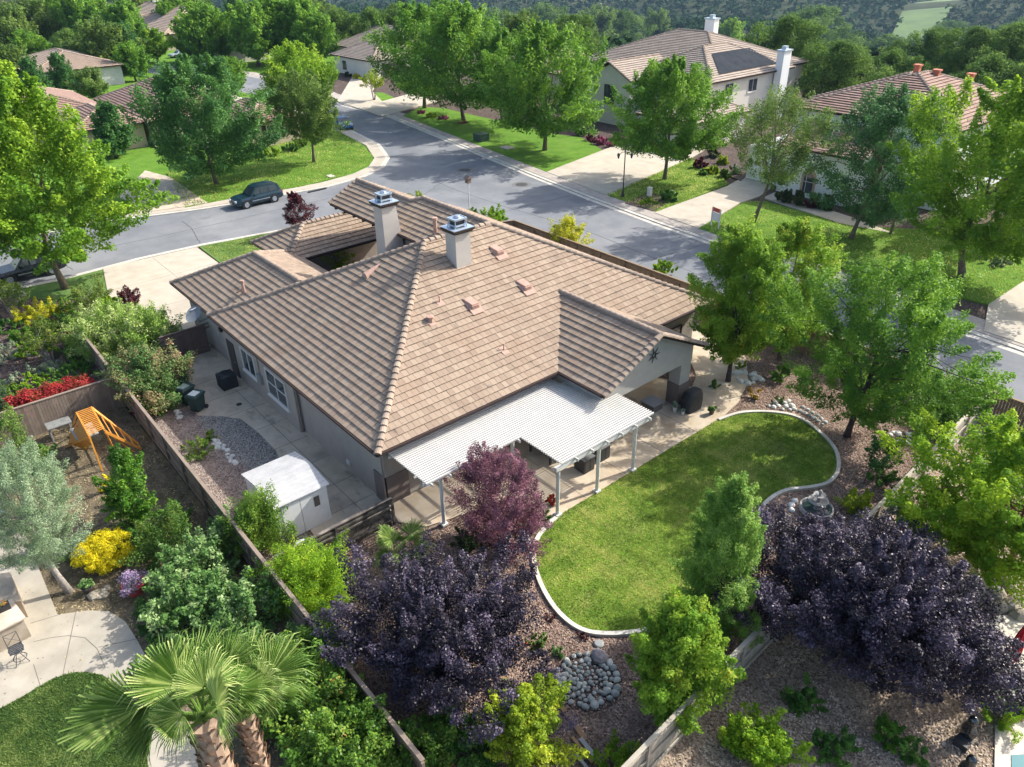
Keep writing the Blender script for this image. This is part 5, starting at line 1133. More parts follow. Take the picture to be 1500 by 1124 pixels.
nchim(h5, -57.6, 95.2, 0, 8.3, 1.0, 1.7, STUCW); nchim(h5, -72.5, 99.5, 9, 10.9, 1.6, 1.1, STUCW)
h7 = thing('house', 'small tan tiled roof showing behind the left end of the large cream house', 'house', (-96, 92, 0)); block(h7, -104, 84, -88, 98, 3.6, .4, TILE4, STUCC, seed=15)
h6 = thing('house', 'white stucco house with reddish tile roof and arched window', 'house', (-34, 80, 0))
block(h6, -41, 70, -25, 88, 7, .36, TILE3, STUCW, seed=16, z0=0); block(h6, -43.5, 78, -30, 93, 6.4, .36, TILE3, STUCW, seed=17)
m = MB(); m.box(-38.6, 66.0, 0, -30.9, 72, 4.4); m.box(-43.0, 67.4, 0, -38.6, 74, 3.4); m.build('wall', STUCW, h6)
roof_obj('roof', [((-38.9, 65.6, 4.4), (-30.6, 65.6, 4.4), (-30.6, 70.7, 6.1), (-38.9, 70.7, 6.1))], [((-30.6, 65.6, 4.4), (-30.6, 70.7, 6.1))], h6, mat=TILE3, expo=.42, tw=.4, seed=18)
m = MB(); wy = 66.0-.0; cx_ = onp(1185, 262, 1, wy)[0]
aw = MB(); ts = np.linspace(0, math.pi, 11)
out = [(cx_-.72, .5)]+[(cx_-.72*math.cos(t), 2.0+.72*math.sin(t)) for t in ts]+[(cx_+.72, .5)]; inn = [(cx_-.5, .5)]+[(cx_-.5*math.cos(t), 2.0+.5*math.sin(t)) for t in ts]+[(cx_+.5, .5)]
n_ = len(out); aw.add([(a, wy-.06, b) for a, b in out]+[(a, wy-.06, b) for a, b in inn]+[(a, wy, b) for a, b in out], [(i, i+1, n_+i+1, n_+i) for i in range(n_-1)]+[(i, 2*n_+i, 2*n_+i+1, i+1) for i in range(n_-1)])
awo = aw.build('window', M('tan_stone_surround', (.45, .30, .2), (.5, .36, .26), scale=4, rough=.85), h6)
m = MB(); m.add([(a, wy-.03, b) for a, b in inn], [tuple(range(n_))]); m.build('pane', GLASS, awo)
m = MB(); m.box(cx_-.25, wy-.045, .5, cx_-.20, wy-.031, 2.3); m.box(cx_-.5, wy-.045, 1.5, cx_+.5, wy-.031, 1.55); m.build('glazing_bar', WHITE, awo)
m = MB(); m.box(cx_+2.1, wy-.03, 1.35, cx_+2.6, wy, 1.65); m.build('wall_plaque', DARKM, h6)
for (x, y, z) in ((-34.6, 81.4, 9.7), (-32.2, 80.2, 9.6), (-30.6, 84.2, 9.0)):
    m = MB(); m.box(x-.25, y-.25, z-.6, x+.25, y+.25, z+.35); m.box(x-.34, y-.34, z+.35, x+.34, y+.34, z+.5); m.build('vent_pipe', M('red_clay', (.50, .17, .10), rough=.8), h6)
h4 = thing('house', 'cream house with pale garage front and tan roof at the bend of the street', 'house', (-130, 80, 0))
block(h4, -139, 73.6, -124.5, 84, 3.1, .42, TILE2, STUCC, seed=20); block(h4, -150, 80, -128, 96, 3.4, .42, TILE2, STUCC, seed=21)
m = MB(); m.box(-124.98, 76, .1, -124.93, 81, 2.4); m.build('garage_door', M('dark_garage_door', (.10, .08, .075), rough=.6), h4)
window_on(h4, 1, 74.1, -135.5, -134.2, .9, 2.3, -1, frame=FASC)
h1 = thing('house', 'tan house with reddish tiled roofs behind the bright maple, shuttered windows', 'house', (-108, 30, 0))
block(h1, -122, 27.5, -100, 41, 3, .42, TILE3, STUCT, seed=22, tw=.34); block(h1, -131, 15, -110, 27, 3, .36, TILE3, STUCT, seed=23, tw=.34); block(h1, -101.5, 35.5, -90.2, 43.2, 3, .42, TILE3, STUCT, seed=24, tw=.34); block(h1, -113, 19.5, -101, 28, 2.9, .38, TILE3, STUCT, seed=25, tw=.34)
window_on(h1, 0, -90.7, 38.3, 40.0, .9, 2.5, 1, cols=1)
for u in (37.75, 40.05): m = MB(); m.box(-90.69, u, .9, -90.62, u+.5, 2.5); m.build('shutter', FASC, h1)
window_on(h1, 1, 15.5, -126, -124.4, .9, 2.3, -1); window_on(h1, 1, 15.5, -121.5, -119.5, .9, 2.3, -1)
h2 = thing('house', 'grey-walled house with plain pinkish hip roof at the far left', 'house', (-163, 35, 0)); block(h2, -174, 26, -153.5, 41, 3.2, .3, TILE4, STUCG, seed=26)
m = MB(); m.box(-153.98, 31, .9, -153.9, 33, 2.2); m.build('window', GLASS, h2)
h3 = thing('house', 'far house with small gabled dormer and twin white chimneys', 'house', (-225, 70, 0)); block(h3, -250, 62, -196, 84, 3.4, .42, TILE4, STUCT, seed=27, expo=.6, tw=1.2); 
nchim(h3, -233, 74, 5, 9.2, 1.2, 1.2, STUCW); nchim(h3, -229, 75, 5, 9.4, 1.2, 1.2, STUCW)
wing_gable(h3, -226, 59, -215, 72, 3.6, .5, TILE4, STUCT, seed=28)
h8 = thing('house', 'tan roof partly hidden behind the trees beyond the street bend', 'house', (-190, 66, 0)); block(h8, -186, 64, -164, 80, 3.3, .4, TILE4, STUCC, seed=29, expo=.6, tw=1.)
h9 = thing('house', 'second far roof behind the house at the street bend', 'house', (-165, 100, 0)); block(h9, -172, 92, -154, 106, 3.4, .4, TILE2, STUCC, seed=30, expo=.6, tw=1.)
# ------------------------------------------------------------------ trees and plants
def T(name, label, px, py, ytop, hw, mat, **k):
    b = G(px, py); d = np.linalg.norm(b-CAM); top = k.pop('top', None) or hgt(px, py, ytop); r = hw*d*.97/FPX
    if 'lean_px' in k: k['lean'] = tuple((G(px+k['lean_px'], py)-b)[:2]); del k['lean_px']
    bark = k.pop('bark', BARK)
    k.setdefault('cat', 'tree'); cat = k.pop('cat')
    return tree(name, label, cat, (b[0], b[1]), top, r, mat, bark, **k)
g1 = 'trees lining the streets'
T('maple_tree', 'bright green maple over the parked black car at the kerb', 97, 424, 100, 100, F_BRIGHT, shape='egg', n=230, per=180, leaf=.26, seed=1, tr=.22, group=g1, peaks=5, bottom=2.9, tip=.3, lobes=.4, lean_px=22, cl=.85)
T('maple_tree', 'bright green maple cut off by the frame edge above the black car', -12, 420, 130, 85, F_BRIGHT, shape='egg', n=110, per=160, leaf=.26, seed=2, tr=.2, group=g1, peaks=3, bottom=3.0, tip=.3, cl=.85)
T('maple_tree', 'dark green dense maple on the lawn left of the teal car', 318, 272, 88, 90, F_DARK, n=230, per=180, leaf=.27, seed=3, tr=.2, group=g1, peaks=8, bottom=1.6, lobes=.25, tip=.2, cl=1.1)
T('street_tree', 'grey-green small-leaved tree on the corner lawn', 460, 240, 106, 52, F_ELM, n=150, per=170, leaf=.22, seed=4, tr=.17, group=g1, bottom=2.6, cl=.8, limbs=14)
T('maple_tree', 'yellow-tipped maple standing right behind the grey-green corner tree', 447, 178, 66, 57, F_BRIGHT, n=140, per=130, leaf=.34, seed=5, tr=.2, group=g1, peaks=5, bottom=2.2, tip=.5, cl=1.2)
T('maple_tree', 'broad green maple where the street bends, nearest the cream garage', 622, 160, 10, 68, F_MAPLE, n=150, per=130, leaf=.38, seed=6, tr=.26, group=g1, peaks=6, bottom=2.4, cl=1.5, lobes=.3)
T('maple_tree', 'tall green maple in the middle of the far row, pink flowers at its foot', 680, 178, 8, 82, F_MAPLE, n=160, per=130, leaf=.38, seed=7, tr=.26, group=g1, peaks=8, bottom=2.4, cl=1.5, tip=.3)
T('maple_tree', 'broad full green maple nearest the wide far driveway', 798, 222, 38, 92, F_MAPLE, n=190, per=150, leaf=.34, seed=8, tr=.25, group=g1, peaks=7, bottom=2.4, cl=1.3, lobes=.28)
T('maple_tree', 'lower green maple filling the gap at the back of the row', 740, 188, 45, 62, F_MAPLE, n=90, per=120, leaf=.38, seed=81, tr=.22, group=g1, peaks=4, bottom=2.6, cl=1.4)
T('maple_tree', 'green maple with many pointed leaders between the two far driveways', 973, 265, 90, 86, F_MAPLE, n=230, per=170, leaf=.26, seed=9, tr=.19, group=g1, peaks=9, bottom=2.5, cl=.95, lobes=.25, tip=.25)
T('street_tree', 'thin see-through tree with leaning trunk on the lawn by the white house', 1102, 328, 130, 78, F_ELM, n=170, per=130, leaf=.17, seed=10, tr=.17, group=g1, bottom=3.8, cl=.75, limbs=22, lean_px=22, lobes=.2, inner=.2)
T('street_tree', 'bluish green loose tree hiding the front of the white house', 1245, 352, 125, 80, F_BLUE, n=220, per=150, leaf=.20, seed=11, tr=.18, group=g1, bottom=1.6, cl=.8, limbs=18, lean_px=24, lobes=.35, peaks=3)
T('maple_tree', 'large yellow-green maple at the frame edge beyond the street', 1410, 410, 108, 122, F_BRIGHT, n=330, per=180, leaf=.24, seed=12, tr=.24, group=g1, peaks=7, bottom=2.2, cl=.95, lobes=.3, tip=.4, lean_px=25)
T('street_tree', 'small slim tree with pale trunk near the large yellow-green maple', 1303, 345, 255, 35, F_BLUE, n=30, per=110, leaf=.2, seed=13, tr=.1, group=g1, bottom=2.5, cl=.7, limbs=8)
T('maple_tree', 'maple behind the large yellow-green maple, its top at the frame edge', 1500, 330, 120, 70, F_BRIGHT, n=110, per=130, leaf=.3, seed=14, tr=.22, group=g1, peaks=4, bottom=2.2, cl=1.1)
T('crape_myrtle', 'small multi-stem tree with yellowish top beside the cream garage', 548, 148, 103, 18, F_YEL, n=22, per=90, leaf=.25, seed=15, tr=.13, group=g1, stems=4, bottom=2.0, cl=.7, bark=BARKG)
# own garden
T('maple_tree', 'bright green tree with upright leaders behind the gable column', 1066, 560, 326, 60, F_LIQ, n=190, per=210, leaf=.15, seed=20, tr=.13, peaks=7, bottom=1.5, cl=.6, lobes=.25, bark=BARKD, limbs=18, tip=-.15)
T('sweetgum_tree', 'light green tree with orange tips along the street fence', 1142, 528, 325, 64, F_LIQ, n=140, per=190, leaf=.15, seed=21, tr=.11, peaks=6, bottom=1.2, cl=.6, lobes=.25, limbs=14, tip=.3)
T('shade_tree', 'wide spreading green tree on the bark near the fence corner', 1240, 640, 378, 128, F_MAPLE, n=250, per=230, leaf=.145, seed=22, tr=.15, bottom=1.3, cl=.62, lobes=.35, limbs=26, lean_px=22, bark=BARKD, inner=.25, ry=3.6)
T('pear_tree', 'upright light green pear tree at the edge of the lawn', 1040, 935, 702, 60, F_PEAR, n=260, per=220, leaf=.085, seed=23, tr=.07, peaks=6, bottom=.5, cl=.36, lobes=.22, limbs=20, shape='column', squash=1.1, ry=1.25)
T('sweetgum_tree', 'low round yellow-green tree with orange leaves by the pale fence', 985, 1050, 888, 68, F_LIQ, n=150, per=200, leaf=.12, seed=24, tr=.07, bottom=.4, cl=.38, lobes=.3, limbs=14, peaks=5, tip=.2)
T('plum_tree', 'dark purple plum tree spreading over the bark beside the palms', 658, 985, 760, 165, F_PURP, n=430, per=190, leaf=.10, seed=25, tr=.12, bottom=.9, cl=.42, lobes=.38, limbs=30, bark=BARKD, stems=3, inner=.2, squash=1.0, peaks=6, ry=3.1, top=3.9)
T('plum_tree', 'largest dark purple plum tree, beside the pale fence on the lower plot', 1262, 985, 722, 183, F_PURP, n=680, per=200, cc=tuple(G(1262, 985)[:2]+[-.7, .55]), leaf=.10, seed=26, tr=.15, bottom=1.2, cl=.46, lobes=.25, limbs=36, bark=BARKD, stems=4, inner=.2, squash=1.0, peaks=9, ry=3.5, top=4.5)
T('purple_shrub_tree', 'pinkish purple rounded small tree under the pergola edge', 738, 800, 662, 90, F_PINK, n=190, per=210, leaf=.075, seed=27, tr=.07, bottom=.15, cl=.36, lobes=.2, limbs=10, stems=3, bark=BARKD, squash=.9, ry=1.35)
T('maple_tree', 'small golden green maple at the bottom of the back yard', 775, 1118, 1015, 62, F_YEL, n=80, per=190, leaf=.11, seed=28, tr=.06, bottom=.5, cl=.34, lobes=.3, peaks=5, limbs=9, tip=.2)
T('citrus_tree', 'broad bright green tree on the lower plot above the largest plum', 1474, 838, 635, 114, F_LIME, n=270, per=200, leaf=.15, seed=29, tr=.14, bottom=1.2, cl=.55, lobes=.35, limbs=14, peaks=4, bark=M('reddish_bark', (.18, .09, .06), (.26, .14, .10), scale=9, rough=.9), lean_px=-42, squash=.75)
T('young_tree', 'slender young tree with thin leaning trunk by the lawn kerb', 1265, 710, 640, 28, F_DARK, n=26, per=90, leaf=.11, seed=30, tr=.03, bottom=1.0, cl=.3, limbs=6, lean_px=14)
T('plum_tree', 'slim dark red plum tree in front of the courtyard roof', 440, 345, 282, 24, F_RED, n=60, per=110, leaf=.13, seed=31, tr=.05, bottom=.5, cl=.38, peaks=6, shape='column', bark=BARKD)
T('olive_tree', 'silvery olive tree with twisted pale trunk beside the garden path', 103, 868, 656, 66, F_OLIVE, n=190, per=330, leaf=.085, seed=32, tr=.13, bottom=1.8, cl=.38, lobes=.15, bark=BARKG, limbs=12, lean_px=-12, elong=3.6, squash=.95, ry=2.0)
T('citrus_tree', 'glossy green citrus tree in front of the orange play frame', 203, 772, 662, 42, F_CITRUS, n=85, per=160, leaf=.12, seed=33, tr=.06, bottom=.3, cl=.33, lobes=.25, ry=1.1)
T('shrub_tree', 'grey-green tree against the brown fence at the frame edge', 28, 712, 602, 42, F_ELM, n=70, per=130, leaf=.12, seed=34, tr=.07, bottom=.4, cl=.4, lobes=.3)
# shrubs: label, base px, py, half width px, height m
def S(label, px, py, hw, h, mat, name='shrub', **k):
    b = G(px, py); d = np.linalg.norm(b-CAM); r = hw*d/FPX*(1.28 if 84 <= k.get('seed', 0) <= 99 else 1); cat = k.pop('cat', 'shrub'); fine = max(.05, min(.3, .0036*d*k.pop('lf', 1.)))
    k.setdefault('leaf', fine); k.setdefault('n', 34); k.setdefault('per', 130)
    return shrub(name, label, (b[0], b[1]), r, h, mat, cat=cat, **k)
S('tall glossy evergreen shrub with small leaves beside the white shed', 392, 800, 46, 2.6, F_LAUREL, seed=40, n=110, per=140, shape='column', leaf=.09)
S('bright lime green rounded shrub below the dark low fence', 462, 880, 64, 2.2, F_LIME, seed=41, n=220, per=170, leaf=.075)
S('silvery broad-leaved shrub nearest the side fence', 300, 845, 52, 1.7, F_RHODO, seed=42, n=90, per=90, leaf=.15, lobes=.3)
S('silvery broad-leaved shrub above the fan palms', 285, 900, 64, 1.7, F_RHODO, seed=43, n=110, per=90, leaf=.15, lobes=.3)
S('silvery broad-leaved shrub against the fence below the lime shrub', 370, 915, 50, 1.7, F_RHODO, seed=44, n=60, per=90, leaf=.15, lobes=.3)
S('silvery broad-leaved shrub beside the tall evergreen, along the fence', 345, 800, 32, 1.6, F_RHODO, seed=144, n=34, per=90, leaf=.15, lobes=.3)
S('feathery green shrub with bronze tips behind the yellow ball shrub', 252, 815, 48, 2.1, FM('leaf_nandina', (.03, .09, .015), (.075, .16, .025), (.16, .24, .04), tipc=(.30, .13, .05)), seed=45, n=60, per=110, leaf=.10, tip=.3)
S('round ball shrub covered in yellow flowers', 161, 822, 41, 1.15, F_GOLD, seed=46, n=220, per=150, cl=.2, squash=1, spray=False, leaf=.06, lobes=.05, name='yellow_shrub')
S('glossy photinia with red tips, nearest the palm crowns', 455, 1040, 78, 2.3, F_PHOT, seed=47, n=130, per=150, leaf=.13)
S('glossy photinia with red tips at the bottom frame edge', 500, 1125, 90, 2.2, F_PHOT, seed=48, n=140, per=150, leaf=.13)
S('glossy green photinia beside the side fence, above the others', 480, 978, 50, 1.9, F_PHOT, seed=49, n=80, per=140, leaf=.13)
S('dark glossy shrub at the foot of the golden maple', 700, 1110, 45, 1.2, F_SHRUB, seed=50, n=50, per=120, leaf=.10)
S('bright green shrub at the bottom edge by the fence, under the photinia', 615, 1130, 55, 1.5, F_PHOT, seed=51, n=60, per=130, leaf=.11)
S('small lime shrub at the bottom edge beside the plank pile', 905, 1128, 38, .9, F_LIME, seed=52, n=30, per=110, leaf=.08)
S('dark green shrub under the golden maple', 655, 1090, 40, 1.3, F_SHRUB, seed=152, n=40, per=120, leaf=.10)
S('deep green leafy shrub on the pebbles under the largest plum', 1170, 1032, 27, .8, F_SHRUB, seed=53, n=26, per=110, leaf=.10)
S('yellow-green spreading shrub at the bottom of the lower plot', 1118, 1112, 48, 1.3, F_LIME, seed=54, n=60, per=130, leaf=.10)
S('dark green shrub at the bottom of the pebbled plot', 1222, 1105, 32, .8, F_SHRUB, seed=55, n=30, per=110, leaf=.10)
S('small green shrub below the dark sculptures', 1333, 1112, 24, .7, F_SHRUB, seed=56, n=20, per=100, leaf=.09)
S('feathery light green shrub beside the pool deck', 1462, 1045, 36, .9, F_LIME, seed=57, n=34, per=110, leaf=.13, elong=4)
S('yellow-green shrub behind the fountain', 1255, 752, 30, .9, F_YEL, seed=58, n=34, per=110, leaf=.10)
S('green shrub against the pale fence near the fence corner', 1380, 628, 27, 1.9, F_SHRUB, seed=59, n=50, per=110, leaf=.12)
S('dark green bush between the spreading tree and the fountain', 1290, 705, 25, .8, F_SHRUB, seed=60, n=22, per=100, leaf=.10)
S('golden orange small shrub on the bark by the far lawn kerb', 1104, 583, 10, .55, FM('leaf_orange_gold', (.12, .12, .02), (.42, .28, .02), (.62, .42, .03), trans=.3), seed=61, n=12, per=90, leaf=.08)
S('small red and green flowering shrub above the lawn kerb', 1140, 592, 12, .4, F_FLR, seed=62, n=10, per=80, leaf=.08)
S('dark green small bush beside the gable column walk', 1045, 570, 10, .5, F_SHRUB, seed=63, n=10, per=80, leaf=.09)
S('green bush under the orange-tipped tree', 1142, 555, 18, .8, F_CITRUS, seed=64, n=22, per=100, leaf=.11)
S('green bush behind the pile of bluish rocks', 1085, 540, 10, .5, F_LIME, seed=264, n=10, per=80, leaf=.09)
S('rose bush with red and pink blooms beside the pear tree', 1103, 815, 24, .8, F_FLR, seed=65, n=22, per=90, leaf=.09, name='rose_bush')
S('low rose bush with red blooms between lawn kerb and largest plum', 1092, 848, 22, .6, F_FLR, seed=66, n=16, per=90, leaf=.09, name='rose_bush')
S('red-flowered bush half under the purple plum tree', 783, 948, 22, .55, F_FLR, seed=67, n=16, per=90, leaf=.09, name='rose_bush')
S('small bright green tuft beside the round rock bed', 818, 962, 12, .4, F_SPIKE, seed=68, n=12, per=110, leaf=.11, elong=6)
S('small bronze tuft on the lawn kerb near the rock bed', 854, 934, 8, .25, F_RED, seed=69, n=8, per=60, leaf=.07)
S('small bronze tuft on the kerb beside the purple plum', 806, 908, 9, .25, F_RED, seed=70, n=8, per=60, leaf=.07)
S('strappy green clump with white tips at the pergola corner post', 790, 770, 22, .55, F_SPIKE, seed=71, n=22, per=110, leaf=.22, elong=9, name='flax_plant')
S('red-leaved small plant against the pergola corner post', 808, 742, 8, .7, FM('leaf_scarlet', (.12, .02, .015), (.42, .05, .03), (.6, .1, .05), trans=.3), seed=72, n=12, per=80, leaf=.10)
S('dark green shrub under the pinkish purple tree', 690, 800, 34, .8, F_HEDGE, seed=73, n=30, per=90, leaf=.1)
S('small lime green plant on the bark by the bins', 238, 610, 7, .35, F_LIME, seed=74, n=8, per=70, leaf=.08)
S('small open shrub with thin stems beside the gravel patch', 292, 668, 27, .85, F_LAUREL, seed=75, n=24, per=60, leaf=.10)
S('pale grassy clump behind the open shrub', 312, 640, 16, .35, F_YEL, seed=76, n=12, per=80, leaf=.14, elong=7)
S('white-flowered oleander over the side fence', 172, 515, 62, 2.6, F_WFLW, seed=77, n=220, per=150, leaf=.13, name='oleander')
S('white-flowered oleander beside the wooden gate', 225, 520, 46, 2.6, F_WFLW, seed=78, n=140, per=140, leaf=.13, name='oleander')
S('pink-flowered oleander leaning over the wheeled bins', 230, 590, 54, 2.8, F_PFLW, seed=79, n=200, per=160, leaf=.13, name='oleander')
S('dark reddish low shrub under the pink oleander', 222, 610, 22, .7, F_RED, seed=80, n=22, per=90, leaf=.10)
S('dark red barberry beside the driveway, farther one', 193, 450, 17, 1.3, F_RED, seed=81, n=34, per=100, leaf=.12, name='barberry')
S('dark red barberry between driveway and oleander', 218, 480, 19, 1.0, F_RED, seed=82, n=34, per=100, leaf=.12, name='barberry')
S('long low clipped hedge of bright red photinia along the brown fence', 95, 598, 62, .9, F_PHRED, seed=83, n=1, per=10, name='red_hedge_core')if 0 else None
def hedge(label, p0, p1, wd, h, mat, seed=1, name='hedge', n=60, per=150, leaf=.1, z0=0., z1=None):
    a, b = G(*p0), G(*p1); rg = np.random.default_rng(seed); t = rg.uniform(0, 1, n)[:, None]
    root = thing(name, label, 'hedge', (*((a+b)/2)[:2], z0)); C = a*(1-t)+b*t; C[:, :2] += rg.normal(size=(n, 2))*wd*.3; C[:, 2] = z0+h*rg.uniform(.35, .85, n)
    V, F, v = leaves(rg, C, np.full(n, min(wd, h)*.42), per, leaf, upb=.6); V[:, 2] = np.maximum(V[:, 2], z0); mk('foliage', V, F, mat, root, var=v)
    m = MB(); 
    for k in range(8): q = C[rg.integers(n)]; m.tube([(q[0], q[1], z0-.03), (q[0], q[1], q[2])], .02, 5)
    m.build('stem', BARK, root); return root
hedge('long low hedge of bright red photinia along the brown fence', (28, 612), (142, 582), 1.0, 1.35, F_PHRED, 83, n=100, per=200, leaf=.11)
S('small red photinia at the fence end above the red hedge', 118, 492, 16, .9, F_PHRED, seed=84, n=24, per=100, leaf=.12)
S('large yellow mounded shrub near the shaded verge', 55, 470, 30, 1.1, F_YSH, seed=85, n=50, per=150, leaf=.11)
S('bright green mound beside the conifer, next to the red hedge', 54, 565, 22, .6, F_LIME, seed=86, n=30, per=120, leaf=.11)
S('green clipped mound between red hedge and fence end', 110, 555, 27, .8, F_SHRUB, seed=87, n=44, per=120, leaf=.11)
S('tall dark green conifer at the frame edge above the red hedge', 5, 610, 18, 2.6, F_CONIF, seed=88, n=70, per=140, leaf=.16, elong=5, shape='egg', name='conifer')
S('grey-green lavender mound at the frame edge', 12, 525, 26, .8, F_SILV, seed=89, n=34, per=130, leaf=.14, elong=5)
S('green shrub below the yellow mound', 60, 515, 28, .9, F_LIME, seed=90, n=44, per=120, leaf=.12)
S('dark clipped green shrub right of the yellow mound', 104, 480, 18, .9, F_SHRUB, seed=91, n=30, per=120, leaf=.11)
S('olive-green shrub behind the yellow mound', 95, 460, 20, .9, F_LAUREL, seed=92, n=30, per=120, leaf=.12)
S('green shrub between the yellow mound and the small lawn', 132, 450, 18, .8, F_LIME, seed=93, n=26, per=110, leaf=.12)
S('grey-leaved mound in the middle of the planting bed', 35, 555, 18, .6, F_SILV, seed=94, n=20, per=110, leaf=.12)
S('low green plant left of the fence end', 100, 520, 16, .5, F_SHRUB, seed=95, n=18, per=100, leaf=.12)
S('low bright plant against the side fence', 108, 540, 14, .5, F_LIME, seed=96, n=14, per=100, leaf=.12)
S('green shrub against the fence above the green mound', 125, 525, 18, .9, F_SHRUB, seed=97, n=24, per=100, leaf=.12)
S('bright green ground shrub at the frame edge under the conifer', 2, 640, 22, .5, F_LIME, seed=98, n=20, per=100, leaf=.12)
S('green bush at the frame edge above the lavender', 15, 485, 18, .7, F_SHRUB, seed=99, n=22, per=100, leaf=.12)
for lab, a in (('multi-stem small tree between the two barberries and the yellow mound', (142, 468)), ('small multi-stem tree with bronze leaves near the fence end', (75, 530)), ('small green multi-stem tree at the frame edge near the black car', (25, 468))):
    T('crape_myrtle', lab, a[0], a[1], a[1]-58, 30, FM('leaf_bronze_green', (.05, .10, .02), (.12, .19, .03), (.22, .27, .05), tipc=(.3, .16, .07)), n=34, per=90, leaf=.12, seed=a[0], tr=.08, stems=6, bottom=1.1, cl=.4, bark=BARKG, limbs=12)
S('yellow-leaved tall shrub behind the street fence', 828, 372, 32, 2.7, F_YSH, seed=100, n=70, per=120, leaf=.15, lobes=.4)
S('green bush beside the birdhouse pole', 722, 330, 24, 1.4, F_LIME, seed=101, n=40, per=110, leaf=.16)
S('low green bush at the foot of the birdhouse pole', 690, 318, 18, .8, F_LAUREL, seed=102, n=24, per=100, leaf=.15)
S('round green bush outside the street fence', 970, 402, 19, .9, F_LIME, seed=103, n=34, per=120, leaf=.13)
S('spiky yellow-green plant behind the roof ridge', 613, 295, 11, 1.0, F_YEL, seed=104, n=14, per=80, leaf=.2, elong=6)
S('bright green courtyard shrub beside the flared chimney', 497, 398, 24, 2.9, F_LIME, seed=105, n=46, per=110, leaf=.13)
S('darker courtyard shrub against the porch', 470, 398, 15, 1.2, F_SHRUB, seed=106, n=26, per=100, leaf=.13)
S('strappy green agave clump beside the red planter', 228, 898, 27, .8, F_SPIKE, seed=107, n=26, per=110, leaf=.32, elong=10, name='agave')
S('strappy green clump below the agave', 222, 925, 17, .5, F_SPIKE, seed=108, n=14, per=90, leaf=.25, elong=9, name='agave')
S('strappy dark green clump beside the yellow ball shrub', 118, 812, 24, .6, F_SPIKE, seed=109, n=22, per=100, leaf=.28, elong=9, name='daylily')
S('dark green low plant behind the red planter', 225, 850, 22, .6, F_SHRUB, seed=110, n=22, per=100, leaf=.12)
S('green low plants at the edge of the paved circle', 240, 945, 22, .5, F_SHRUB, seed=111, n=18, per=100, leaf=.12)
S('green shrub below the citrus tree', 195, 805, 24, .9, F_SHRUB, seed=112, n=30, per=110, leaf=.11)
S('yellow flowering branchlets between olive and citrus', 160, 720, 10, .9, F_GOLD, seed=113, n=14, per=60, leaf=.08)
fill = [((70, 490), 20, .8, F_LAUREL, 'olive-green filler shrub under the large yellow mound'), ((30, 500), 18, .7, F_CITRUS, 'bright green filler shrub beside the lavender mound'), ((85, 575), 18, .6, F_SHRUB, 'low green shrub between bright mound and clipped mound'), ((20, 580), 18, .6, F_LAUREL, 'olive shrub beside the tall conifer'),
        ((150, 478), 20, 1.0, F_LAUREL, 'olive shrub at the foot of the multi-stem tree by the driveway'), ((165, 452), 15, .8, F_LIME, 'lime shrub at the corner of the small lawn'), ((75, 545), 16, .6, F_SILV, 'small silver shrub above the bright mound'), ((125, 500), 18, .9, F_SHRUB, 'green shrub beside the small red photinia'),
        ((218, 805), 22, .8, F_LAUREL, 'olive-green shrub behind the yellow ball shrub'), ((190, 742), 22, 1.0, F_CITRUS, 'bright green shrub at the foot of the citrus tree'), ((60, 690), 22, 1.2, F_SHRUB, 'green shrub behind the silvery olive crown'), ((262, 770), 20, 1.2, F_SHRUB, 'green shrub between feathery shrub and side fence'),
        ((430, 985), 36, 1.5, F_RHODO, 'silvery broad-leaved shrub between palms and side fence'), ((405, 1075), 34, 1.6, F_PHOT, 'glossy photinia right beside the second palm trunk'), ((1075, 1090), 26, .9, F_LIME, 'lime shrub close under the pale fence at the bottom'), ((1300, 1085), 22, .7, F_CITRUS, 'bright green low shrub below the largest plum')]
for i, ((px, py), hw, h, mt, lab) in enumerate(fill): S(lab, px, py, hw, h, mt, seed=300+i, n=30, per=110)
# palms
def fan_leaf(mb, c, d, up, size, rng, v):
    c = np.array(c, float); d = np.array(d, float); d /= np.linalg.norm(d); s_ = np.cross(d, up); s_ /= np.linalg.norm(s_); n = np.cross(s_, d)
    K = 46; A0 = R(98)
    for k in range(K):
        a0, a1 = -A0+2*A0*k/K, -A0+2*A0*(k+1)/K; am = (a0+a1)/2; L = size*(.80+.28*math.cos(am*.8))*rng.uniform(.85, 1.08)
        def pt(a, r, w, z): return c+(d*math.cos(a)+s_*math.sin(a))*r*L+(n*(z*L))
        cup = .10
        fu = rng.uniform(.40, .52); e0, e1, em = pt(a0, fu, 0, cup*.5), pt(a1, fu, 0, cup*.5), pt(am, fu+.03, 0, cup*.5+.04)
        z0 = pt(am, .04, 0, 0)
        tip = pt(am, .98, 0, cup*.6-.02)-np.array([0, 0, .14*L+rng.uniform(0, .14)*L]); m0, m1 = pt(am-.015, .78, 0, cup*.7), pt(am+.015, .78, 0, cup*.7)
        vv = float(np.clip(v+rng.uniform(-.32, .32), 0, 1))
        mb.add([z0, e0, em, e1, m0, m1, tip], [(0, 1, 2), (0, 2, 3), (1, 4, 5, 2), (2, 5, 3), (4, 6, 5)], 0, vv)
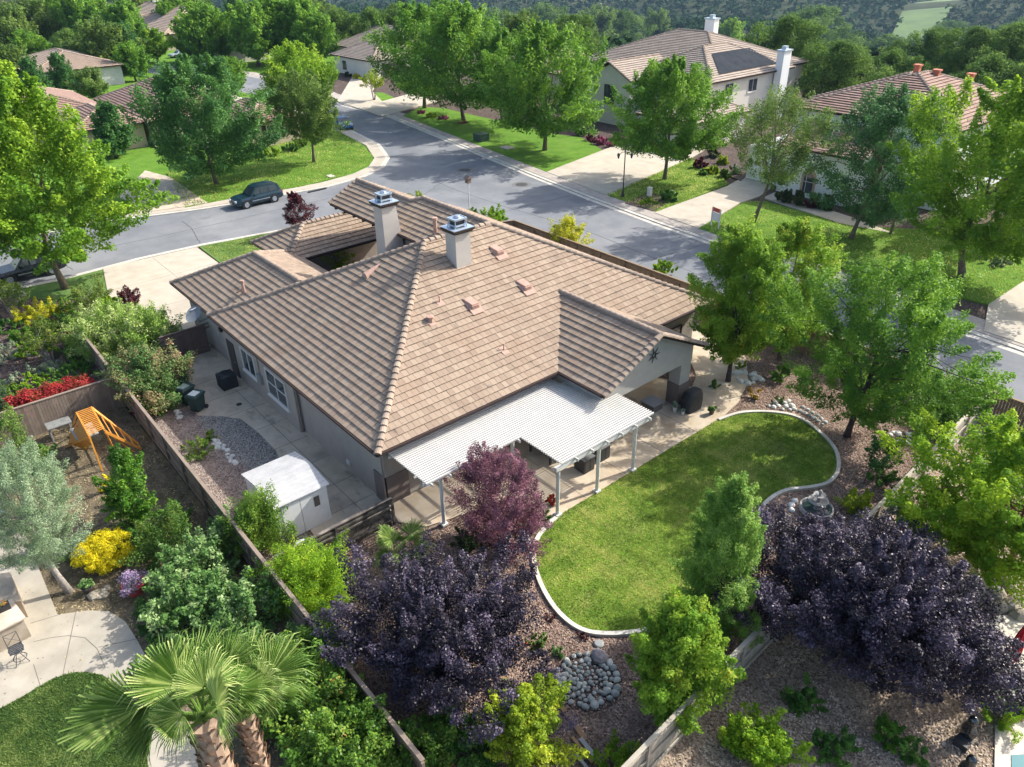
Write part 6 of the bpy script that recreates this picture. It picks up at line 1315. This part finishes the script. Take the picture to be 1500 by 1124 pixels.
def palm(name, label, base, zt, nleaf, size, rt, seed, group=None, amin=-.3, amax=1.2, lean=(0, 0)):
    rng = np.random.default_rng(seed); root = thing(name, label, 'palm', (base[0], base[1], 0), group)
    m = MB(); ctop = np.array([base[0]+lean[0], base[1]+lean[1], zt])
    if rt > 0:
        m.tube([(base[0], base[1], -.1), tuple(np.array([base[0], base[1], 0])*.5+ctop*.5), tuple(ctop)], [rt*1.1, rt*.85, rt*.8], 12)
        nb = int(zt*26)
        for k in range(nb):
            z = zt*(k/nb); t = k*2.4; f = z/zt; cx, cy = base[0]*(1-f)+ctop[0]*f, base[1]*(1-f)+ctop[1]*f; r0 = rt*.85
            dx, dy = math.cos(t), math.sin(t); sx, sy = -dy, dx; w_ = .09; L = rng.uniform(.16, .26)
            p = np.array([cx+dx*r0*.9, cy+dy*r0*.9, z]); q = p+np.array([dx*.09, dy*.09, L])
            m.add([p-[sx*w_, sy*w_, 0], p+[sx*w_, sy*w_, 0], q+[sx*w_*.5, sy*w_*.5, 0], q-[sx*w_*.5, sy*w_*.5, 0], p+[0, 0, .1]], [(0, 1, 2, 3), (0, 3, 4), (1, 4, 2)], 0, float(rng.uniform(0, 1)))
        m.build('trunk', PALMB, root)
    for k in range(nleaf):
        az = k*2.399+rng.uniform(-.2, .2); el = amin+(amax-amin)*((k+.5)/nleaf)+rng.uniform(-.1, .1)
        d = np.array([math.cos(az)*math.cos(el), math.sin(az)*math.cos(el), math.sin(el)]); pl = size*rng.uniform(.55, .8)
        e = ctop+d*pl-np.array([0, 0, .05*pl]); mm = MB(); mm.tube([ctop+d*.05, ctop+d*pl*.5+[0, 0, .03], e], [.03, .022, .014], 6)
        d2 = d*1.0-np.array([0, 0, .35]); upv = np.array([-d[0]*math.sin(el), -d[1]*math.sin(el), math.cos(el)])
        fan_leaf(mm, e, d2, upv if abs(el) < 1.2 else np.array([1, 0, .3]), size, rng, .15+.6*((k+.5)/nleaf))
        mm.build('frond', F_PALM, root)
    return root
def at_z(px, py, z): return G(px, py, z)[:2]
palm('fan_palm', 'tall fan palm with shaggy brown trunk at the bottom of the picture', at_z(298, 1058, 8.6), 8.6, 0, 1.45, .33, 1, 'pair of fan palms')
palm('fan_palm', 'second fan palm with thinner reddish trunk, right beside the larger one', at_z(360, 1052, 7.6), 7.6, 0, 1.25, .21, 2, 'pair of fan palms')
def frond(root, z0, heart, hub, tip, v, seed):
    rg = np.random.default_rng(seed); a = G(*heart, z0); h = G(*hub[:2], hub[2]); t = G(*tip[:2], tip[2]); d = t-h; L = np.linalg.norm(d)
    mm = MB(); mm.tube([a, a*.45+h*.55+[0, 0, .12], h], [.04, .028, .018], 6); c = CAM-h; c /= np.linalg.norm(c); upv = c*.55+np.array([rg.uniform(-.5, .5), rg.uniform(-.5, .5), .6])
    fan_leaf(mm, h, d, upv, L*.84, rg, v); mm.build('frond', F_PALM, root)
pr = [o for o in sc.objects if o.name.startswith('fan_palm')]; pa, pb = pr[0], pr[1]
for pal, hz_, hp, sd in ((pa, 8.6, (298, 1054), 470), (pb, 7.6, (360, 1047), 480)):
    for i in range(7):
        a_ = i*.9+.3; q0 = G(*hp, hz_); r0 = .45+.25*(i % 3); el_ = (1.2, .7, .9)[i % 3]; r_ = np.random.default_rng(sd+i)
        h_ = q0+np.array([math.cos(a_)*r0*.6, math.sin(a_)*r0*.6, .35*math.sin(el_)]); mm = MB(); mm.tube([q0-[0, 0, .1], h_], [.04, .02], 6)
        fan_leaf(mm, h_, np.array([math.cos(a_)*math.cos(el_), math.sin(a_)*math.cos(el_), math.sin(el_)]), np.array([-math.cos(a_)*math.sin(el_), -math.sin(a_)*math.sin(el_), math.cos(el_)+.2]), (.55, .7, .6)[i % 3], r_, .25+.2*(i % 3)); mm.build('frond', F_PALM, pal)
for i, (hb, tp, v) in enumerate([((209, 1034, 8.7), (92, 1018, 8.3), .45), ((268, 1046, 9.3), (206, 1092, 8.9), .5), ((266, 1004, 9.1), (192, 936, 9.5), .6), ((300, 1008, 9.6), (296, 928, 10.4), .7), ((328, 978, 9.0), (338, 898, 9.6), .35),
        ((248, 1010, 8.8), (170, 985, 8.4), .3), ((225, 1062, 8.3), (160, 1100, 7.7), .3), ((286, 985, 8.8), (262, 915, 8.9), .35), ((340, 1012, 9.0), (395, 962, 8.9), .4), ((318, 1035, 9.9), (345, 975, 10.9), .75)]):
    frond(pa, 8.6, (298, 1054), hb, tp, v, 400+i)
for i, (hb, tp, v) in enumerate([((393, 992, 8.1), (428, 905, 8.6), .45), ((362, 978, 8.2), (352, 905, 8.6), .5), ((352, 1026, 8.1), (398, 1010, 8.1), .6), ((398, 1022, 7.6), (440, 990, 7.2), .3), ((345, 1000, 7.9), (318, 940, 7.9), .3), ((378, 1005, 8.6), (392, 948, 9.4), .7)]):
    frond(pb, 7.6, (360, 1047), hb, tp, v, 440+i)
palm('fan_palm', 'low young fan palm half hidden by the purple plum tree', G(592, 830)[:2], .9, 9, .85, .10, 3)
# planting across the streets: small shrubs each of its own
far = [((948, 300), 14, .6, F_LIME, 'low green plants beside the white utility pedestal'), ((980, 297), 15, 1.2, F_SHRUB, 'round shrub on the far lawn between lamp and driveway'), ((1025, 247), 11, 1.0, F_RED, 'dark red round shrub at the edge of the wide far driveway'),
       ((1043, 256), 11, .8, F_YEL, 'yellow-green clipped shrub beside the red one'), ((1062, 262), 10, .8, F_LAUREL, 'green clipped shrub next to the white garage wall'), ((1060, 243), 9, 1.1, F_YEL, 'tall yellowish shrub behind the clipped row'), ((1045, 232), 11, 1.5, F_HEDGE, 'dark tall shrub against the large cream house'),
       ((1030, 258), 8, .6, F_SHRUB, 'small dark green shrub between bed and lawn'), ((1075, 256), 8, .9, F_SILV, 'pale grey shrub by the white garage wall'),
       ((1150, 298), 12, 1.2, F_HEDGE, 'dark hedge shrub nearest the arched window'), ((1170, 303), 12, 1.3, F_HEDGE, 'dark hedge shrub left of the arched window'), ((1190, 306), 11, 1.3, F_RED, 'reddish hedge shrub under the arched window'), ((1210, 310), 10, 1.4, F_HEDGE, 'dark hedge shrub right of the arched window'),
       ((1455, 388), 24, .8, F_SILV, 'wide low shrub with white flowers under the large yellow-green maple'),
       ((880, 212), 10, .9, F_FLPK, 'pink flowering bush in front of the large cream house'), ((868, 208), 10, .8, F_RED, 'red-leaved bush beside the pink flowers'), ((893, 216), 9, .6, F_FLPK, 'small pink flowers at the wide far driveway'), ((850, 200), 11, .9, F_SHRUB, 'green bush behind the broad full maple'),
       ((678, 182), 10, .35, F_FLPK, 'ring of pink flowers round a street tree'), ((650, 176), 8, .5, F_FLPK, 'pink flowers in the verge bed beyond the street'), ((632, 174), 9, .7, F_YEL, 'yellow-green bush in the verge bed beyond the street'), ((618, 168), 9, .5, F_FLPK, 'pinkish ground plants at the bend of the street'),
       ((522, 117), 6, .9, F_YSH, 'small yellow bush at the cream garage corner'), ((508, 113), 7, .8, F_HEDGE, 'dark bush along the cream garage wall'),
       ((400, 230), 16, .8, F_LIME, 'clipped green shrub under the shuttered window'), ((425, 224), 16, .9, F_SHRUB, 'green shrub beside the tan house corner'), ((378, 232), 12, .8, F_SHRUB, 'dark green shrub by the tan house entrance'), ((440, 215), 14, .8, F_LAUREL, 'olive shrub behind the corner tree'),
       ((1000, 235), 9, 1.2, F_HEDGE, 'dark bush beside the garage of the large cream house'), ((1425, 200), 16, 2.0, F_RED, 'purple-flowered bush by the white house side'), ((405, 150), 16, 1.0, F_HEDGE, 'dark hedge on the island at the street bend'), ((385, 140), 18, .8, F_LIME, 'bright grass mound on the island at the street bend')]
for i, ((px, py), hw, h, mt, lab) in enumerate(far): S(lab, px, py, hw, h, mt, seed=200+i, n=18, per=90, lf=1.0)
# background trees: a few crowns built once and copied
def proto(seed, mat, shape, top, r, n=110, per=90, leaf=.5, **k): return tree('background_tree', 'proto', 'tree', (0, -400), top, r, mat, BARKD, shape=shape, n=n, per=per, leaf=leaf, seed=seed, tr=.3, **k)
PR = [proto(301, F_MAPLE, 'round', 10, 4.6, bottom=1.8, peaks=5, cl=1.3), proto(302, F_OAK, 'round', 11, 6.5, bottom=1.5, lobes=.45, cl=1.5, n=170, spray=False), proto(303, F_DARK, 'egg', 11, 4.6, bottom=1.5, peaks=5, cl=1.3),
      proto(304, F_OAK, 'round', 14, 7.5, bottom=1.5, lobes=.55, cl=1.5, n=190, spray=False), proto(305, F_ELM, 'round', 10, 5, bottom=1.6, lobes=.35, cl=1.3), proto(306, F_BRIGHT, 'round', 9, 4.2, bottom=1.8, peaks=4, cl=1.2)]
used = set()
def bgtree(k, px, py, ytop, lab, grp, zb=None, wf=1.):
    """crown k with its foot where the ground is seen (or hidden) at px, py"""
    dr = ray(px, py); dr = dr/np.linalg.norm(dr); t = 40.
    while t < 900:
        p = CAM+dr*t
        if p[2] <= float(terr(p[0], p[1])): break
        t += .5
    b = np.array([p[0], p[1], float(terr(p[0], p[1]))-.1])
    H0 = [10, 11, 11, 14, 10, 9][k]; lo, hi = 0, 60
    for _ in range(30):
        mm = (lo+hi)/2; e = b+np.array([0, 0, mm])-CAM
        if PCY-FPX*(e@_up)/(e@_fw) > ytop: lo = mm
        else: hi = mm
    s = lo/H0; rz = rng.uniform(0, 6.28)
    if k not in used: used.add(k); o = PR[k]; o.location = tuple(b); o.rotation_euler = (0, 0, rz); o.scale = (s*wf, s*wf, s)
    else: o = copy_tree(PR[k], b, None, (s*wf, s*wf, s), rz)
    o['label'] = lab; o['group'] = grp; return o
gA = 'trees beyond the houses by the street bend'; gB = 'oaks on the slope behind the houses'
nb = [(0, 304, 97, 6, 'green tree with bare trunk in front of the far stucco house, nearest the gabled roof'), (0, 336, 92, 18, 'green tree second from the gabled far roof'), (0, 378, 98, 2, 'round green tree beside the bend of the road, above the dark maple'), (0, 412, 92, -8, 'green tree above the yellow-tipped maple'), (0, 445, 92, -5, 'green tree left of the cream garage roof'), (0, 470, 96, 20, 'green tree touching the cream garage roof'),
      (5, 232, 92, 42, 'small yellowish tree by the far parked cars'), (2, 195, 110, 35, 'dark dense tree behind the reddish tiled roofs'), (4, 165, 112, 25, 'olive-green tree left of the dark dense one'), (0, 130, 70, -10, 'green tree above the plain pinkish roof'), (0, 95, 66, -15, 'green tree further left above the plain pinkish roof'),
      (4, 60, 72, -5, 'olive tree at the far corner above the plain pinkish roof'), (4, 25, 80, 5, 'olive tree at the frame edge above the roofs'), (4, 15, 130, 60, 'loose olive-green tree at the frame edge by the tan house'), (2, 60, 150, 85, 'dark tree in front of the plain pinkish roof'), (2, 100, 140, 78, 'dark pointed tree before the plain pinkish roof'),
      (0, 150, 60, -5, 'green tree left of the far gabled roof'), (0, 195, 78, 2, 'green tree hiding the wall of the far gabled house'), (5, 285, 92, 30, 'yellowish tree by the white parked car'), (2, 172, 232, 150, 'dark tree before the tan house wall with the bright maple in front'), (0, 262, 60, -8, 'green tree just behind the far gabled ridge'), (1, 112, 95, 40, 'dark oak between the plain pinkish roof and the gabled one'), (0, 55, 110, 45, 'green tree in front of the plain pinkish roof, at its near corner'), (4, 140, 150, 98, 'olive tree over the reddish tiled roofs'), (0, 200, 120, 62, 'green tree behind the dark maple, above the reddish roofs'), (0, 345, 140, 85, 'green tree on the verge behind the dark maple'), (4, 205, 50, -15, 'weeping pale tree behind the far gabled roof'), (4, 250, 38, -20, 'tall pale tree behind the far gabled house'), (2, 350, 50, -10, 'dark tree behind the green row'), (1, 290, 45, -12, 'dark oak beyond the far gabled roof'), (2, 0, 200, 110, 'dark tree at the frame edge beside the tan house'), (4, 130, 108, 50, 'olive tree between the two far roofs'),
      (1, 500, 78, 10, 'grey-green oak behind the tan roof at the bend'), (1, 545, 72, 8, 'round oak behind the tan roof at the bend'), (1, 585, 70, 2, 'dark oak between tan roof and the maple row'), (4, 470, 60, -5, 'grey oak above the cream garage roof'), (0, 650, 80, -2, 'green tree just behind the maple row'), (4, 420, 60, -12, 'pale oak far behind the green row'), (2, 600, 60, -10, 'dark evergreen behind the maple row')]
for (k, px, py, yt, lab) in nb: bgtree(k, px, py, yt, lab, gA)
no = [(4, 760, 95, 15, 0, 'oak left of the large cream roof, above the maple row'), (3, 838, 100, 18, 0, 'dark oak right behind the maple row'), (3, 905, 85, 12, -6, 'large dark oak left of the cream roof ridge'), (4, 870, 95, 8, -3, 'paler oak behind the large dark oak'), (1, 720, 80, 10, 0, 'oak above the tall middle maple'), (1, 800, 75, 2, -4, 'oak far behind the maple row'),
      (5, 1062, 90, 28, 0, 'yellow-green tree right behind the two-storey roof'), (3, 1140, 130, 18, -3, 'large oak behind the white chimney'), (3, 1185, 110, 5, -8, 'tall oak between the two big roofs'), (3, 1215, 160, 55, 0, 'leaning oak right of the white chimney'), (1, 1245, 150, 80, -2, 'oak behind the reddish roof, left side'),
      (1, 1300, 135, 70, -5, 'oak over the reddish roof ridge'), (3, 1350, 120, 38, -8, 'broad oak above the reddish roof'), (3, 1410, 125, 35, -8, 'broad oak near the frame corner'), (3, 1470, 130, 30, -6, 'broad oak at the frame edge'), (1, 1290, 95, 48, -12, 'oak below the golf fairway'), (3, 1500, 100, 18, -12, 'oak at the far frame corner'),
      (1, 1160, 120, 70, 0, 'dark oak touching the white chimney'), (4, 960, 60, 12, -10, 'grey oak left of the far chimney'), (1, 1440, 160, 75, -2, 'dark oak behind the reddish roof, near the maple'), (3, 1380, 80, 28, -15, 'oak on the slope under the fairway')]
for (k, px, py, yt, zb, lab) in no: bgtree(k, px, py, yt, lab, gB, zb)
T('smoke_bush', 'dark reddish bush behind the reddish tile roof', 1245, 150, 98, 30, F_RED, n=50, per=80, leaf=.4, seed=401, tr=.15, bottom=.5, cl=1.2)
# far-off wood: one mass
def forest():
    rg = np.random.default_rng(77); Vs, vs_ = [], []
    for (u0, u1, sp, nq, size, cr) in ((150, 420, 9.5, 60, 1.6, 4.2), (420, 850, 11, 26, 2.9, 5.0), (850, 1700, 15, 11, 5.0, 6.5), (1700, 3000, 26, 8, 9, 10)):
        us_ = np.arange(u0, u1, sp); P = []
        for u in us_:
            hv = .72*u+20
            for v in np.arange(-hv, hv, sp): P.append((u+rg.uniform(-.5, .5)*sp, v+rg.uniform(-.5, .5)*sp))
        P = np.array(P); u, v = P[:, 0], P[:, 1]
        ok = (u > np.maximum(118, 126-(v-30)*1.15)+np.where(v < 0, 45, 32)); P = P[ok]; u, v = P[:, 0], P[:, 1]
        x = -math.sin(HEAD)*u+math.cos(HEAD)*v; y = math.cos(HEAD)*u+math.sin(HEAD)*v; z = terr(x, y)
        XY = np.column_stack([x, y]); ok = ~inpoly(XY, FAIR) & (rg.uniform(0, 1, len(XY)) > .10); x, y, z = x[ok], y[ok], z[ok]
        C = np.column_stack([x, y, z+cr*.9]); n = len(C)
        V, F, vv = leaves(rg, C, cr*rg.uniform(.65, 1.25, n), nq, size, squash=.85, elong=1.2, upb=.8, base=rg.uniform(.15, .8, n), vj=.3)
        Vs.append(V); vs_.append(vv)
    V = np.vstack(Vs); o = mk('forest', V, np.arange(len(V)).reshape(-1, 4), F_FOR, var=np.concatenate(vs_)); tag(o, kind='stuff')
FAIR = [tuple(G(px, py, -55)[:2]) for px, py in ((1306, 38), (1322, 14), (1345, -10), (1480, -14), (1440, 6), (1395, 14), (1372, 30), (1345, 40))]
V = []; 
fo = MB(); fo.add([(x, y, float(terr(np.array(x), np.array(y)))+1.2) for x, y in FAIR], [tuple(range(len(FAIR)))]); tag(fo.build('fairway', M('fairway_turf', (.06, .115, .03), (.10, .16, .04), scale=.03, rough=.95)), kind='structure')
forest()
# grass, bark chips: nobody could count them
def scatter(name, poly, n, size, mat, z, seed, up=True, excl=None):
    rg = np.random.default_rng(seed); P = np.array(poly); lo, hi = P.min(0), P.max(0); Q = rg.uniform(lo, hi, (int(n*1.9), 2)); Q = Q[inpoly(Q, poly)][:n]
    for e in (excl or []): Q = Q[~inpoly(Q, e)]
    k = len(Q); C = np.column_stack([Q, np.full(k, z)]); s = size*rg.uniform(.5, 1.3, k)[:, None]; a = rg.uniform(0, 6.28, k)
    t = np.column_stack([np.cos(a), np.sin(a), np.zeros(k)])
    w_ = np.column_stack([-np.sin(a), np.cos(a), np.zeros(k)]); 
    nz = np.zeros(k)
    for f_, a_w in ((.45, .55), (1.1, .5), (2.7, .4), (6.0, .35)):
        th = rg.uniform(0, 6.28, 3); nz += a_w*np.sin(f_*(Q[:, 0]*math.cos(th[0])+Q[:, 1]*math.sin(th[0]))*2+th[1]+1.6*np.sin(f_*1.7*(Q[:, 1]*math.cos(th[0])-Q[:, 0]*math.sin(th[0]))+th[2]))
    if up:
        tip = np.column_stack([rg.normal(size=(k, 2))*.5, np.ones(k)])*s
        V = np.stack([C-t*s*.35, C+t*s*.35, C+tip+t*s*.06, C+tip-t*s*.06], 1)
    else:
        tl = rg.normal(size=(k, 1))*.25*s; zz = np.array([[0, 0, 1.]])
        V = np.stack([C-t*s*.5-w_*s*.25, C+t*s*.5-w_*s*.25+zz*tl, C+t*s*.5+w_*s*.25+zz*(tl+.01), C-t*s*.5+w_*s*.25+zz*.01], 1)
    v = np.clip(.52+nz*.40+rg.normal(size=k)*.18, 0, 1); o = mk(name, V.reshape(-1, 3), np.arange(4*k).reshape(k, 4), mat, var=v); tag(o, kind='stuff'); return o
scatter('grass', LAWNP, 100000, .05, F_GRASS, .06, 1)
scatter('grass', lawn_l+Gp([(-120, 1120), (-60, 1200), (225, 1200)]), 60000, .055, FM('grass_blade_cool', (.07, .14, .035), (.13, .22, .05), (.26, .34, .10), trans=.4), .085, 11)
scatter('grass', [(-61.5, 18.8), (-59.6, 29), (-57.1, 33.4), (-54, 36.2), (-50.6, 36), (-50.5, 21), (-46.6, 20), (-46.6, 18.5)], 22000, .08, F_GRASS, .095, 12)
scatter('grass', lawn5, 12000, .10, F_GRASS, .145, 2); scatter('grass', lawn6, 20000, .10, F_GRASS, .145, 3); scatter('grass', lawn1, 16000, .12, F_GRASS, .155, 4)
CH = M('bark_chip', (.13, .075, .06), (.48, .34, .28), attr=True, scale=3, rough=.95, spec=.1); CHT = M('pebble_chip', (.20, .15, .11), (.58, .48, .38), attr=True, scale=3, rough=.95, spec=.1); CHD = M('dark_bark_chip', (.04, .03, .03), (.22, .16, .14), attr=True, scale=3, rough=.95, spec=.1)
allp = [(-23, 6.6), (-8, 6.6), (-8.6, 38), (-24, 38)]
scatter('bark_chips', [(-23.2, 6.6), (-7.9, 6.6), (-9.3, 38.2), (-25, 38.2)], 60000, .075, CH, .035, 5, up=False, excl=[LAWNP, PATIO])
scatter('bark_chips', [(-39.8, 6.6), (-23.5, 6.6), (-23.5, 8), (-31, 9), (-39.8, 9)], 14000, .07, CH, .035, 6, up=False, excl=[SIDEP])
scatter('pebbles', [(-7.4, 8), (1, 8), (10, 30), (-8.6, 36)], 45000, .075, CHT, .035, 7, up=False)
scatter('dark_bark_chips', [(-60, -6), (-60, 9), (-48, 9), (-40.6, 6.2), (-40.6, -6)], 26000, .12, CHD, .035, 8, up=False)
scatter('dead_leaves', [(-40, -4), (-40, 6.1), (-13, 6.1), (-16, -2)], 24000, .07, M('dead_leaf', (.10, .08, .04), (.42, .34, .18), attr=True, scale=3, rough=.95), .03, 9, up=False)
# repaired cracks and drips on the street
rq = np.random.default_rng(12)
def wiggle(p, q, n=14, a=.18):
    p, q = np.array(p, float), np.array(q, float); d = (q-p)/np.linalg.norm(q-p); nn = np.array([-d[1], d[0]]); o = np.cumsum(rq.normal(size=n+1)*a*.5); o -= np.linspace(o[0], o[-1], n+1)
    return [tuple(p+(q-p)*i/n+nn*o[i]) for i in range(n+1)]
for i, (p, q) in enumerate((((-70, 8), (-63.5, 9.5)), ((-69.5, 20), (-62.6, 19)), ((-67, 12), (-66.5, 34)), ((-64, 44), (-45, 44.5)), ((-45, 44.5), (-20, 43.2)), ((-52, 40), (-51, 50.5)), ((-35, 39.8), (-34.2, 49.2)), ((-74, 48), (-70, 54)), ((-60, 38), (-66, 50)))):
    band('crack_sealant', wiggle(p, q), .045, .02, .0335, M('crack_sealant_tar', (.035, .037, .04), rough=.7))
# haze between the houses and the far wood
hz = bpy.data.materials.new('haze_air'); hz.use_nodes = True; N = hz.node_tree.nodes; N.remove(N['Principled BSDF']); pv = N.new('ShaderNodeVolumePrincipled')
pv.inputs['Color'].default_value = (.45, .68, 1, 1); pv.inputs['Density'].default_value = HAZE; pv.inputs['Anisotropy'].default_value = .2
hz.node_tree.links.new(pv.outputs[0], N['Material Output'].inputs['Volume'])
m = MB(); m.box(-4200, -3500, -75, 3500, 4300, 115)
if HAZE > 0: o = m.build('haze', hz); tag(o, kind='stuff')
